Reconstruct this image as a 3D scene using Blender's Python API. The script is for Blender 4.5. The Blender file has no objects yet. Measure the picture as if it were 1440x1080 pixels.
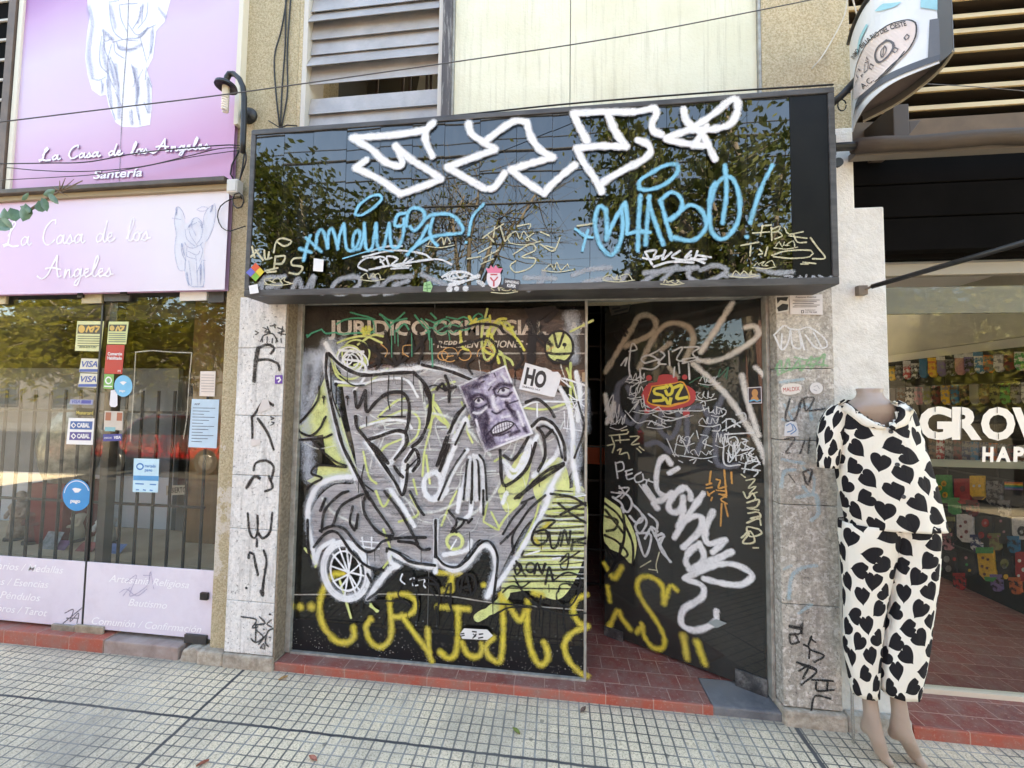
import bpy, bmesh, math, random
from mathutils import Vector, Matrix, noise as mnoise
from mathutils.geometry import tessellate_polygon
random.seed(7)
D = bpy.data
SC = bpy.context.scene
COL = SC.collection
R_ = math.radians
# ------------------------------------------------------------------ camera
F = 532.96
RM = Matrix(((0.9934114873524251, 0.11384398436895242, 0.013159180036925113),
             (0.007831618120557509, 0.047118351755007955, -0.9988586119594229),
             (-0.11433408308048937, 0.9923806770342181, 0.04601632928763685)))
EYE = Vector((0, 0, 1.5))
cam = D.cameras.new('camera'); camo = D.objects.new('camera', cam); COL.objects.link(camo)
cam.sensor_fit = 'HORIZONTAL'; cam.sensor_width = 36; cam.lens = F / 1440 * 36
cam.clip_start = 0.05; cam.clip_end = 2000
rot = RM.transposed() @ Matrix(((1, 0, 0), (0, -1, 0), (0, 0, -1)))
camo.matrix_world = Matrix.Translation(EYE) @ rot.to_4x4()
SC.camera = camo
SC.view_settings.view_transform = 'Standard'; SC.view_settings.look = 'None'
SC.view_settings.exposure = EXPOSURE = 3.88
SC.view_settings.use_white_balance = True; SC.view_settings.white_balance_temperature = 8600; SC.view_settings.white_balance_tint = 7
SC.cycles.max_bounces = 8; SC.cycles.transparent_max_bounces = 40
SC.cycles.use_denoising = True
SC.cycles.caustics_reflective = False; SC.cycles.caustics_refractive = False

def ray(px, py):
    return RM.transposed() @ Vector(((px - 720) / F, (py - 540) / F, 1))
def P(px, py, Y):                      # point of the wall plane at depth Y that a photo pixel shows
    d = ray(px, py); return EYE + d * (Y / d.y)
def PZ(px, py, z):                     # point of a level plane
    d = ray(px, py); return EYE + d * ((z - EYE.z) / d.z)
def PN(px, py, O, n):
    d = ray(px, py); return EYE + d * ((O - EYE).dot(n) / d.dot(n))
def PX(px, py, x):
    d = ray(px, py); return EYE + d * (x / d.x)
GS = 0.045                             # pavement falls to the street
def gz(y): return (y - 2.02) * GS

# ------------------------------------------------------------------ objects
def setp(o, label=None, cat=None, group=None, kind=None):
    if label: o['label'] = label
    if cat: o['category'] = cat
    if group: o['group'] = group
    if kind: o['kind'] = kind
    return o
def thing(name, label, cat, loc, group=None):
    o = D.objects.new(name, None); o.location = Vector(loc); o.empty_display_size = .1
    COL.objects.link(o); return setp(o, label, cat, group)
def base_of(o):
    while o is not None:
        if o.type == 'EMPTY' or o.parent is None: return Vector(o.location)
        o = o.parent
    return Vector((0, 0, 0))

class MB:
    def __init__(s): s.v = []; s.f = []; s.uv = {}; s.mi = {}; s.cur = 0
    def vert(s, p): s.v.append(Vector(p)); return len(s.v) - 1
    def face(s, idx, uvs=None):
        s.f.append(tuple(idx))
        if uvs: s.uv[len(s.f) - 1] = uvs
        if s.cur: s.mi[len(s.f) - 1] = s.cur
    def poly(s, pts, uvs=None): s.face([s.vert(p) for p in pts], uvs)
    def box(s, x0, x1, y0, y1, z0, z1):
        i = [s.vert((x, y, z)) for x in (x0, x1) for y in (y0, y1) for z in (z0, z1)]
        for q in ((0, 1, 3, 2), (4, 6, 7, 5), (0, 4, 5, 1), (2, 3, 7, 6), (0, 2, 6, 4), (1, 5, 7, 3)): s.face([i[k] for k in q])
        return s
    def bar(s, a, b, w, t, up=(0, 0, 1)):       # rectangular bar from a to b
        a, b = Vector(a), Vector(b); d = (b - a).normalized(); u = Vector(up)
        if abs(d.dot(u)) > .95: u = Vector((0, 1, 0))
        r = d.cross(u).normalized(); u = r.cross(d).normalized()
        c = [(-1, -1), (1, -1), (1, 1), (-1, 1)]
        A = [s.vert(a + r * x * w / 2 + u * y * t / 2) for x, y in c]
        B = [s.vert(b + r * x * w / 2 + u * y * t / 2) for x, y in c]
        s.face(A[::-1]); s.face(B)
        for k in range(4): s.face((A[k], A[(k + 1) % 4], B[(k + 1) % 4], B[k]))
        return s
    def tube(s, pts, r, n=8, cap=True):
        pts = [Vector(p) for p in pts]; rings = []; pu = None
        for i, p in enumerate(pts):
            t = (pts[min(i + 1, len(pts) - 1)] - pts[max(i - 1, 0)])
            t = t.normalized() if t.length > 1e-9 else Vector((0, 0, 1))
            if pu is None:
                pu = Vector((0, 0, 1)) if abs(t.z) < .9 else Vector((1, 0, 0))
            a = t.cross(pu).normalized(); pu = a.cross(t).normalized()
            rr = r[i] if isinstance(r, (list, tuple)) else r
            rings.append([s.vert(p + (a * math.cos(k * 2 * math.pi / n) + pu * math.sin(k * 2 * math.pi / n)) * rr) for k in range(n)])
        for A, B in zip(rings, rings[1:]):
            for k in range(n): s.face((A[k], A[(k + 1) % n], B[(k + 1) % n], B[k]))
        if cap: s.face(rings[0][::-1]); s.face(rings[-1])
        return s
    def lathe(s, c, prof, n=24, ax=(0, 0, 1)):   # prof: (radius, height) along ax
        c = Vector(c); ax = Vector(ax).normalized()
        u = ax.orthogonal().normalized(); w = ax.cross(u); rings = []
        for r, h in prof:
            rings.append([s.vert(c + ax * h + (u * math.cos(k * 2 * math.pi / n) + w * math.sin(k * 2 * math.pi / n)) * max(r, 1e-5)) for k in range(n)])
        for A, B in zip(rings, rings[1:]):
            for k in range(n): s.face((A[k], A[(k + 1) % n], B[(k + 1) % n], B[k]))
        s.face(rings[0][::-1]); s.face(rings[-1]); return s
    def prism(s, pts, off):                     # flat polygon pushed along off
        pts = [Vector(p) for p in pts]; off = Vector(off); n = len(pts)
        A = [s.vert(p) for p in pts]; B = [s.vert(p + off) for p in pts]
        tri = tessellate_polygon([pts])
        for t in tri: s.face([A[k] for k in t]); s.face([B[k] for k in t][::-1])
        for k in range(n): s.face((A[k], B[k], B[(k + 1) % n], A[(k + 1) % n]))
        return s
    def grid(s, rows, closed=False, uvs=None):
        I = [[s.vert(p) for p in r] for r in rows]
        for a in range(len(I) - 1):
            m = len(I[a]); rng = m if closed else m - 1
            for k in range(rng):
                q = (I[a][k], I[a][(k + 1) % m], I[a + 1][(k + 1) % m], I[a + 1][k])
                s.face(q, [uvs[a][k], uvs[a][k + 1], uvs[a + 1][k + 1], uvs[a + 1][k]] if uvs else None)
        return I
    def build(s, name, mat, parent=None, smooth=False, bevel=0, label=None, cat=None, group=None, kind=None, loc=None):
        me = D.meshes.new(name); me.from_pydata([tuple(p) for p in s.v], [], s.f)
        if s.uv:
            l = me.uv_layers.new(name='uv'); k = 0
            for fi, f in enumerate(s.f):
                u = s.uv.get(fi)
                for j in range(len(f)): l.data[k].uv = u[j] if u else (0, 0); k += 1
        if s.mi:
            for fi, m in s.mi.items(): me.polygons[fi].material_index = m
        if bevel or not s.uv:
            bm = bmesh.new(); bm.from_mesh(me)
            if not s.uv: bmesh.ops.recalc_face_normals(bm, faces=bm.faces)
            if bevel: bmesh.ops.bevel(bm, geom=[e for e in bm.edges if len(e.link_faces) == 2 and e.calc_face_angle(0) > .5], offset=bevel, segments=2, affect='EDGES', profile=.6, clamp_overlap=True)
            bm.to_mesh(me); bm.free()
        for m in (mat if isinstance(mat, (list, tuple)) else [mat]): me.materials.append(m)
        if smooth:
            for p in me.polygons: p.use_smooth = True
        o = D.objects.new(name, me); COL.objects.link(o)
        if parent is not None:
            b = base_of(parent)
            if parent.type != 'EMPTY' and parent.parent is None: b = Vector(parent.location)
            o.parent = parent
        else:
            if loc is None:
                xs = [p.x for p in s.v]; ys = [p.y for p in s.v]; zs = [p.z for p in s.v]
                loc = ((min(xs) + max(xs)) / 2, (min(ys) + max(ys)) / 2, min(zs))
            b = Vector(loc); o.location = b
        me.transform(Matrix.Translation(-b))
        return setp(o, label, cat, group, kind)

# ------------------------------------------------------------------ materials
def newmat(name):
    m = D.materials.new(name); m.use_nodes = True; nt = m.node_tree; nt.nodes.clear()
    out = nt.nodes.new('ShaderNodeOutputMaterial'); return m, nt, out
def N(nt, t, **kw):
    n = nt.nodes.new(t)
    for k, v in kw.items():
        if k in n.inputs.keys() if isinstance(k, str) and not hasattr(n, k) else False: n.inputs[k].default_value = v
        else:
            try: setattr(n, k, v)
            except Exception: n.inputs[k].default_value = v
    return n
def math_(nt, op, a, b=None, c=None, clamp=False):
    n = nt.nodes.new('ShaderNodeMath'); n.operation = op; n.use_clamp = clamp
    for i, x in enumerate((a, b, c)):
        if x is None: continue
        if isinstance(x, (int, float)): n.inputs[i].default_value = x
        else: nt.links.new(x, n.inputs[i])
    return n.outputs[0]
def ramp(nt, src, stops, interp='LINEAR'):
    n = nt.nodes.new('ShaderNodeValToRGB'); n.color_ramp.interpolation = interp
    e = n.color_ramp.elements
    while len(e) < len(stops): e.new(.5)
    for k, (p, c) in enumerate(stops):
        e[k].position = p; e[k].color = (*c, 1) if len(c) == 3 else c
    nt.links.new(src, n.inputs[0]); return n.outputs[0]
def noise(nt, vec, scale, detail=4, rough=.55, dist=0):
    n = nt.nodes.new('ShaderNodeTexNoise'); n.inputs['Scale'].default_value = scale; n.inputs['Detail'].default_value = detail
    n.inputs['Roughness'].default_value = rough; n.inputs['Distortion'].default_value = dist
    nt.links.new(vec, n.inputs['Vector']); return n.outputs['Fac']
def mixc(nt, fac, a, b, mode='MIX'):
    n = nt.nodes.new('ShaderNodeMix'); n.data_type = 'RGBA'; n.blend_type = mode
    for sock, x in ((n.inputs[0], fac), (n.inputs[6], a), (n.inputs[7], b)):
        if isinstance(x, (int, float)): sock.default_value = x
        elif isinstance(x, tuple): sock.default_value = (*x, 1) if len(x) == 3 else x
        else: nt.links.new(x, sock)
    return n.outputs[2]
def coords(nt, kind='Object', scale=(1, 1, 1)):
    t = nt.nodes.new('ShaderNodeTexCoord'); m = nt.nodes.new('ShaderNodeMapping'); m.inputs['Scale'].default_value = scale
    nt.links.new(t.outputs[kind], m.inputs['Vector']); return m.outputs[0]
def lin(r, g, b):                      # picture rgb 0..255 -> linear
    return tuple(((c / 255) / 12.92 if c / 255 <= .04045 else ((c / 255 + .055) / 1.055) ** 2.4) for c in (r, g, b))
def M(name, col, rough=.6, col2=None, scale=6, stretch=(1, 1, 1), lo=.35, hi=.65, bump=0, bscale=80, metal=0, spec=.5, dirt=0, dirtcol=(.03, .028, .025), dscale=3, coat=0, emit=0, fine=0, fscale=250, ior=1.5):
    m, nt, out = newmat(name); b = nt.nodes.new('ShaderNodeBsdfPrincipled')
    b.inputs['Roughness'].default_value = rough; b.inputs['Metallic'].default_value = metal
    b.inputs['Specular IOR Level'].default_value = spec; b.inputs['IOR'].default_value = ior
    b.inputs['Coat Weight'].default_value = coat
    v = coords(nt, 'Object', stretch); c = None
    if col2: c = ramp(nt, noise(nt, v, scale, 6, .62), [(lo, col), (hi, col2)])
    if fine:
        n = ramp(nt, noise(nt, v, fscale, 3, .7), [(.3, (1 - fine,) * 3), (.7, (1 + fine * .4,) * 3)])
        c = mixc(nt, 1, c if c else (*col, 1), n, 'MULTIPLY')
    if dirt:
        n = noise(nt, v, dscale, 8, .7); k = ramp(nt, n, [(.5, (0, 0, 0)), (.75, (dirt, dirt, dirt))])
        c = mixc(nt, k, c if c else (*col, 1), (*dirtcol, 1))
    if c is None: b.inputs['Base Color'].default_value = (*col, 1)
    else: nt.links.new(c, b.inputs['Base Color'])
    if bump:
        bp = nt.nodes.new('ShaderNodeBump'); bp.inputs['Strength'].default_value = bump; bp.inputs['Distance'].default_value = .01
        nt.links.new(noise(nt, v, bscale, 5, .65), bp.inputs['Height']); nt.links.new(bp.outputs[0], b.inputs['Normal'])
    nt.links.new(b.outputs[0], out.inputs[0]); return m
def paintmat(name, col, soft=.2, op=1.0, rough=.45, rag=.25, nscale=90, streak=0, col2=None, wear=0, patchy=.28):
    m, nt, out = newmat(name); b = nt.nodes.new('ShaderNodeBsdfPrincipled'); b.inputs['Roughness'].default_value = rough
    b.inputs['Specular IOR Level'].default_value = .3
    uv = nt.nodes.new('ShaderNodeUVMap'); sp = nt.nodes.new('ShaderNodeSeparateXYZ'); nt.links.new(uv.outputs[0], sp.inputs[0])
    d = math_(nt, 'SQRT', math_(nt, 'ADD', math_(nt, 'MULTIPLY', sp.outputs[0], sp.outputs[0]), math_(nt, 'MULTIPLY', sp.outputs[1], sp.outputs[1])))
    v = coords(nt); n = noise(nt, v, nscale, 5, .75)
    d = math_(nt, 'ADD', d, math_(nt, 'MULTIPLY', math_(nt, 'SUBTRACT', n, .5), rag * .45))
    mr = nt.nodes.new('ShaderNodeMapRange'); mr.interpolation_type = 'SMOOTHSTEP'
    nt.links.new(d, mr.inputs[0]); mr.inputs[1].default_value = max(0, .97 - max(soft, .03)); mr.inputs[2].default_value = .97
    mr.inputs[3].default_value = op; mr.inputs[4].default_value = 0
    a = mr.outputs[0]
    if streak:
        v2 = coords(nt, 'Object', (1.2, 1, 16)); s2 = noise(nt, v2, 7, 5, .7)
        if col2: nt.links.new(ramp(nt, s2, [(.38, col), (.62, col2)]), b.inputs['Base Color'])
    elif col2: nt.links.new(ramp(nt, noise(nt, v, 9, 5, .65), [(.35, col), (.65, col2)]), b.inputs['Base Color'])
    if not col2: b.inputs['Base Color'].default_value = (*col, 1)
    if wear: a = math_(nt, 'MULTIPLY', a, ramp(nt, noise(nt, v, 160, 5, .8), [(.5 - .3 * (1 - wear), (0, 0, 0)), (.62, (1, 1, 1))]) if wear < 1 else a)
    if patchy: a = math_(nt, 'MULTIPLY', a, ramp(nt, noise(nt, v, 16, 5, .65), [(.3, (1 - patchy,) * 3), (.55, (1, 1, 1))]))
    fl = nt.nodes.new('ShaderNodeVectorMath'); fl.operation = 'SCALE'; fl.inputs['Scale'].default_value = 900; nt.links.new(v, fl.inputs[0])   # droplets of spray
    f2 = nt.nodes.new('ShaderNodeVectorMath'); f2.operation = 'FLOOR'; nt.links.new(fl.outputs[0], f2.inputs[0])
    wn = nt.nodes.new('ShaderNodeTexWhiteNoise'); nt.links.new(f2.outputs[0], wn.inputs['Vector'])
    nt.links.new(math_(nt, 'LESS_THAN', wn.outputs[0], a), b.inputs['Alpha']); nt.links.new(b.outputs[0], out.inputs[0]); return m
def glassmat(name, tint=(.8, .85, .8), refl_ior=1.5, trans=.92, dust=0, dustcol=(.3, .3, .28), rough=0.0, gloss=1.0):
    m, nt, out = newmat(name)
    t = nt.nodes.new('ShaderNodeBsdfTransparent'); t.inputs[0].default_value = (*[c * trans for c in tint], 1)
    g = nt.nodes.new('ShaderNodeBsdfGlossy'); g.inputs['Roughness'].default_value = rough
    fr = nt.nodes.new('ShaderNodeFresnel'); ge = nt.nodes.new('ShaderNodeNewGeometry')
    nt.links.new(math_(nt, 'ADD', refl_ior, math_(nt, 'MULTIPLY', ge.outputs['Backfacing'], 1 / refl_ior - refl_ior)), fr.inputs[0])   # the same gloss from both faces
    lw = math_(nt, 'MULTIPLY', fr.outputs[0], gloss, clamp=True)
    mx = nt.nodes.new('ShaderNodeMixShader'); nt.links.new(lw, mx.inputs[0])
    bp = nt.nodes.new('ShaderNodeBump'); bp.inputs['Strength'].default_value = .02; bp.inputs['Distance'].default_value = .02
    nt.links.new(noise(nt, coords(nt), 1.6, 1), bp.inputs['Height']); nt.links.new(bp.outputs[0], g.inputs['Normal'])
    s = t.outputs[0]
    if dust:
        df = nt.nodes.new('ShaderNodeBsdfDiffuse'); df.inputs[0].default_value = (*dustcol, 1)
        m2 = nt.nodes.new('ShaderNodeMixShader')
        nt.links.new(ramp(nt, noise(nt, coords(nt, 'Object', (1, 1, .5)), 3, 7, .7), [(.3, (dust * .4,) * 3), (.75, (dust * 1.3,) * 3)]), m2.inputs[0])
        nt.links.new(s, m2.inputs[1]); nt.links.new(df.outputs[0], m2.inputs[2]); s = m2.outputs[0]
    nt.links.new(s, mx.inputs[1]); nt.links.new(g.outputs[0], mx.inputs[2]); nt.links.new(mx.outputs[0], out.inputs[0]); return m

# ------------------------------------------------------------------ strokes, fills and lettering on surfaces
def zt(ox, oy, s): return lambda x, y: (ox + x / s, oy + y / s)
PXL = lambda x, y: (x, y)
def parse(txt): return [tuple(float(c) for c in q.split(',')) for q in txt.split()]
def spline(p, step):
    if len(p) < 3:
        q = [Vector(a) for a in p]
    else: q = None
    out = []
    P0 = [Vector(a) for a in p]; n = len(P0)
    for i in range(n - 1):
        a, b = P0[i], P0[i + 1]; pa = P0[i - 1] if i else a * 2 - b; pb = P0[i + 2] if i + 2 < n else b * 2 - a
        m = max(1, int((b - a).length / step))
        for k in range(m):
            t = k / m
            out.append(.5 * ((2 * a) + (b - pa) * t + (2 * pa - 5 * a + 4 * b - pb) * t * t + (3 * a - pa - 3 * b + pb) * t ** 3))
    out.append(P0[-1]); return out
class Paint(MB):
    k = 1.3
    def __init__(s, O=None, n=(0, -1, 0), surf=None, base=.0012):
        super().__init__(); s.n = Vector(n).normalized(); s.O = Vector(O) if O is not None else None; s.surf = surf; s.h = base
    def put(s, px, py):
        return PN(px, py, s.O, s.n) if s.surf is None else s.surf(px, py)[0]
    def nrm(s, px, py): return s.n if s.surf is None else s.surf(px, py)[1]
    def line3(s, pts, nrms, ws):               # ribbon through 3-D points lying on a surface
        m = len(pts)
        if m < 2: return
        L = [];
        for i in range(m):
            t = pts[min(i + 1, m - 1)] - pts[max(i - 1, 0)]
            L.append(t.normalized() if t.length > 1e-9 else Vector((1, 0, 0)))
        q = [(pts[0] - L[0] * ws[0] / 2, L[0], nrms[0], ws[0], -1)] + [(pts[i], L[i], nrms[i], ws[i], 0) for i in range(m)] + [(pts[-1] + L[-1] * ws[-1] / 2, L[-1], nrms[-1], ws[-1], 1)]
        s.h += 7e-5; prev = None; k = len(q)
        for i, (p, t, n, w, c) in enumerate(q):
            sd = n.cross(t).normalized() * w / 2; o = n * (s.h + 6e-5 * i / k)
            a, b, e = s.vert(p - sd + o), s.vert(p + o), s.vert(p + sd + o)
            if prev:
                pa, pb, pe, pc = prev
                s.face((pa, pb, b, a), [(-1, pc), (0, pc), (0, c), (-1, c)]); s.face((pb, pe, e, b), [(0, pc), (1, pc), (1, c), (0, c)])
            prev = (a, b, e, c)
    def stroke(s, pts, w, z=PXL, jit=.3, taper=0):
        q = spline([z(*a) for a in pts], 3.0)
        w *= s.k; P3 = [s.put(a.x, a.y) for a in q]; ns = [s.nrm(a.x, a.y) for a in q]
        sc = [(p - EYE).dot(RM[2]) / F for p in P3]; m = len(q)
        ws = [w * c * (1 - taper * i / m) * (1 + jit * (mnoise.noise(Vector((q[i].x * .11, q[i].y * .13, w)))) ) for i, c in enumerate(sc)]
        s.line3(P3, ns, ws); return s
    def S(s, txt, w, z=PXL, **k):              # 'x,y x,y | 5: x,y ...'
        for part in txt.split('|'):
            part = part.strip(); ww = w
            if ':' in part: a, part = part.split(':'); ww = float(a)
            p = parse(part)
            if len(p) == 1: s.dot(p[0], ww, z)
            elif p: s.stroke(p, ww, z, **k)
        return s
    def dot(s, p, w, z=PXL):
        x, y = z(*p); s.stroke([(x - .3, y), (x + .3, y)], w)
    def ring(s, c, rx, ry, w, z=PXL, rotd=0, n=20, a0=0, a1=360):
        s.stroke([(c[0] + rx * math.cos(R_(a)) * math.cos(R_(rotd)) - ry * math.sin(R_(a)) * math.sin(R_(rotd)), c[1] + rx * math.cos(R_(a)) * math.sin(R_(rotd)) + ry * math.sin(R_(a)) * math.cos(R_(rotd))) for a in [a0 + (a1 - a0) * k / n for k in range(n + 1)]], w, z); return s
    def fill(s, pts, z=PXL, smooth=False):
        q = [z(*a) for a in pts]
        if smooth: q = [(a.x, a.y) for a in spline(q + [q[0]], 5)][:-1]
        P3 = [s.put(*a) for a in q]; s.h += 7e-5; o = [s.vert(p + s.nrm(*a) * s.h) for p, a in zip(P3, q)]
        for t in tessellate_polygon([[Vector((a[0], a[1], 0)) for a in q]]): s.face([o[k] for k in t], [(0, 0)] * 3)
        return s
    def drips(s, spots, w, lo, hi, z=PXL):
        for x, y in spots:
            x, y = z(x, y); s.stroke([(x, y), (x + .3, y + random.uniform(lo, hi))], w)
def scrawl(pb, x, y, w, h, n, wd, z, seed):      # a quick unreadable marker signature
    r = random.Random(seed); pts = []
    for k in range(n):
        u = k / (n - 1); pts.append((x + u * w + r.uniform(-.5, .5) * w / n, y + (h * (-1) ** k) * r.uniform(.2, .55)))
        if r.random() < .3: pts.append((x + u * w - w / n * .9, y + r.uniform(-.3, .3) * h))
    pb.stroke(pts, wd, z); pb.stroke([(x - w * .1, y + h * .55), (x + w * .5, y + h * .75), (x + w * 1.1, y + h * .45)], wd, z)
def text2d(txt, bold=0, shear=0, space=1):     # outlines of the built-in typeface as flat triangles, cap height about 1
    cu = D.curves.new('t', 'FONT'); cu.body = txt; cu.offset = bold; cu.shear = shear; cu.space_character = space; cu.size = 1.0; cu.resolution_u = 3
    o = D.objects.new('t', cu); COL.objects.link(o); me = o.to_mesh()
    v = [(p.co.x, p.co.y) for p in me.vertices]; f = [tuple(p.vertices) for p in me.polygons]
    o.to_mesh_clear(); D.objects.remove(o); D.curves.remove(cu)
    if not v: return [], [], 0
    x0 = min(a[0] for a in v); w = max(a[0] for a in v) - x0
    return [(a[0] - x0, a[1]) for a in v], f, w
def put_text(pb, txt, a, b, hgt, z=PXL, bold=0, shear=0, stretch=True, space=1, arc=0):
    # text along the baseline a->b in photo pixels, capital height hgt pixels
    v, f, w = text2d(txt, bold, shear, space)
    if not v: return
    a = Vector(z(*a)); b = Vector(z(*b)); s0 = (z(hgt, 0)[0] - z(0, 0)[0]) / .7
    d = b - a; L = d.length; d /= L; u = Vector((d.y, -d.x)); kx = L / w if stretch else s0
    pb.h += 7e-5; idx = []
    for x, y in v:
        t = x * kx; bow = arc * (1 - (2 * t / L - 1) ** 2)
        q = a + d * t + u * (y * s0 + bow); p = pb.put(q.x, q.y); idx.append(pb.vert(p + pb.nrm(q.x, q.y) * pb.h))
    for t in f: pb.face([idx[k] for k in t], [(0, 0)] * len(t))
def tri(x): return x
# ------------------------------------------------------------------ setting
def pavement_mat():
    m, nt, out = newmat('terrazzo_paving'); b = nt.nodes.new('ShaderNodeBsdfPrincipled'); b.inputs['Roughness'].default_value = .8
    t = nt.nodes.new('ShaderNodeTexCoord'); sp = nt.nodes.new('ShaderNodeSeparateXYZ'); nt.links.new(t.outputs['Object'], sp.inputs[0])
    v = t.outputs['Object']
    wob = math_(nt, 'MULTIPLY', math_(nt, 'SUBTRACT', noise(nt, v, 14, 3), .5), .006)
    def groove(s, off, pitch, w):
        f = math_(nt, 'FRACT', math_(nt, 'DIVIDE', math_(nt, 'SUBTRACT', math_(nt, 'ADD', s, wob), off - pitch / 2 - 40 * pitch), pitch))
        d = math_(nt, 'MULTIPLY', math_(nt, 'ABSOLUTE', math_(nt, 'SUBTRACT', f, .5)), pitch)
        r = nt.nodes.new('ShaderNodeMapRange'); nt.links.new(d, r.inputs[0]); r.inputs[1].default_value = w * .45; r.inputs[2].default_value = w; r.interpolation_type = 'SMOOTHSTEP'
        return r.outputs[0]
    def line(s, off, w):
        d = math_(nt, 'ABSOLUTE', math_(nt, 'SUBTRACT', math_(nt, 'ADD', s, math_(nt, 'MULTIPLY', wob, 2)), off)); r = nt.nodes.new('ShaderNodeMapRange'); nt.links.new(d, r.inputs[0])
        r.inputs[1].default_value = w * .6; r.inputs[2].default_value = w; return r.outputs[0]
    gx = groove(sp.outputs[0], .025, .0508, .0056); gy = groove(sp.outputs[1], 1.681, .0442, .0034)
    g = math_(nt, 'MULTIPLY', gx, gy)
    big = math_(nt, 'MULTIPLY', math_(nt, 'MULTIPLY', line(sp.outputs[0], -1.70, .011), line(sp.outputs[0], 1.126, .013)), line(sp.outputs[1], 1.681, .0075))
    big = math_(nt, 'MULTIPLY', big, line(sp.outputs[1], .62, .008))
    fx = math_(nt, 'FLOOR', math_(nt, 'DIVIDE', math_(nt, 'SUBTRACT', sp.outputs[0], .025), .0508)); fy = math_(nt, 'FLOOR', math_(nt, 'DIVIDE', math_(nt, 'SUBTRACT', sp.outputs[1], 1.681), .0442))
    cb = nt.nodes.new('ShaderNodeCombineXYZ'); nt.links.new(fx, cb.inputs[0]); nt.links.new(fy, cb.inputs[1])
    wn = nt.nodes.new('ShaderNodeTexWhiteNoise'); nt.links.new(cb.outputs[0], wn.inputs['Vector'])
    speck = ramp(nt, noise(nt, v, 150, 5, .85), [(.36, lin(120, 106, 88)), (.46, lin(212, 193, 164)), (.6, lin(240, 223, 194))])
    c = mixc(nt, math_(nt, 'MULTIPLY', wn.outputs[0], .12), speck, (.30, .29, .27))
    c = mixc(nt, ramp(nt, noise(nt, v, 2.2, 6, .65), [(.45, (0, 0, 0)), (.8, (.4, .4, .4))]), c, (.30, .285, .26))
    # dirt against the wall
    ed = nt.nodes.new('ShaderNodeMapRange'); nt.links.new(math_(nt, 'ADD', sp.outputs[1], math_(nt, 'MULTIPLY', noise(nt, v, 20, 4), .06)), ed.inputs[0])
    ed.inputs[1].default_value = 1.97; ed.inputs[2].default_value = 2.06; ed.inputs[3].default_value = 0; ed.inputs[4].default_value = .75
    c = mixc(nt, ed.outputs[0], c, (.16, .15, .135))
    gc = ramp(nt, noise(nt, v, 2.0, 5, .7), [(.30, (.05, .047, .043)), (.48, (.16, .15, .135)), (.64, (.40, .38, .345))])
    c = mixc(nt, g, gc, c); c = mixc(nt, big, (.05, .05, .055), c)
    sv = nt.nodes.new('ShaderNodeTexVoronoi'); sv.inputs['Scale'].default_value = 7; nt.links.new(v, sv.inputs['Vector'])
    c = mixc(nt, ramp(nt, math_(nt, 'ADD', sv.outputs['Distance'], math_(nt, 'MULTIPLY', noise(nt, v, 60, 3), .06)), [(.095, (.55, .55, .55)), (.115, (0, 0, 0))]), c, (.07, .065, .06))
    c = mixc(nt, ramp(nt, noise(nt, v, 1.1, 9, .72, .4), [(.47, (0, 0, 0)), (.66, (.6, .6, .6))]), c, (.21, .195, .175))
    c = mixc(nt, ramp(nt, noise(nt, v, 9, 7, .75), [(.60, (0, 0, 0)), (.72, (.5, .5, .5))]), c, (.15, .14, .125))
    nt.links.new(c, b.inputs['Base Color'])
    h = math_(nt, 'ADD', math_(nt, 'MULTIPLY', math_(nt, 'MULTIPLY', g, big), 1.0), math_(nt, 'MULTIPLY', noise(nt, v, 250, 3, .7), .25))
    bp = nt.nodes.new('ShaderNodeBump'); bp.inputs['Strength'].default_value = .4; bp.inputs['Distance'].default_value = .003
    nt.links.new(h, bp.inputs['Height']); nt.links.new(bp.outputs[0], b.inputs['Normal']); nt.links.new(b.outputs[0], out.inputs[0]); return m
KY = -3.0
pv = MB(); pv.poly([(-45, KY, gz(KY)), (45, KY, gz(KY)), (45, 2.06, gz(2.06)), (-45, 2.06, gz(2.06))])
pv.build('pavement', pavement_mat(), kind='structure', loc=(0, 0, 0))
asph = M('asphalt', (.032, .032, .034), .85, (.045, .044, .043), 30, bump=.3, bscale=200)
conc = M('kerb_concrete', lin(150, 146, 138), .85, lin(110, 106, 100), 5, bump=.3)
zr = gz(KY) - .14
MB().box(-45, 45, KY - .15, KY - .002, zr - .2, gz(KY) + .004).build('kerb', conc, kind='structure', bevel=.01)
MB().box(-45, 45, -12.4, KY - .15, zr - .3, zr).build('road', asph, kind='structure')
MB().box(-45, 45, -16, -12.4, zr - .3, zr + .13).build('far_pavement', M('far_paving', (.13, .125, .12), .85, (.10, .095, .09), 3), kind='structure')
MB().box(-400, 400, -400, 400, -1.2, -1.0).build('ground', M('earth', (.16, .15, .13), .9), kind='structure')

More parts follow.
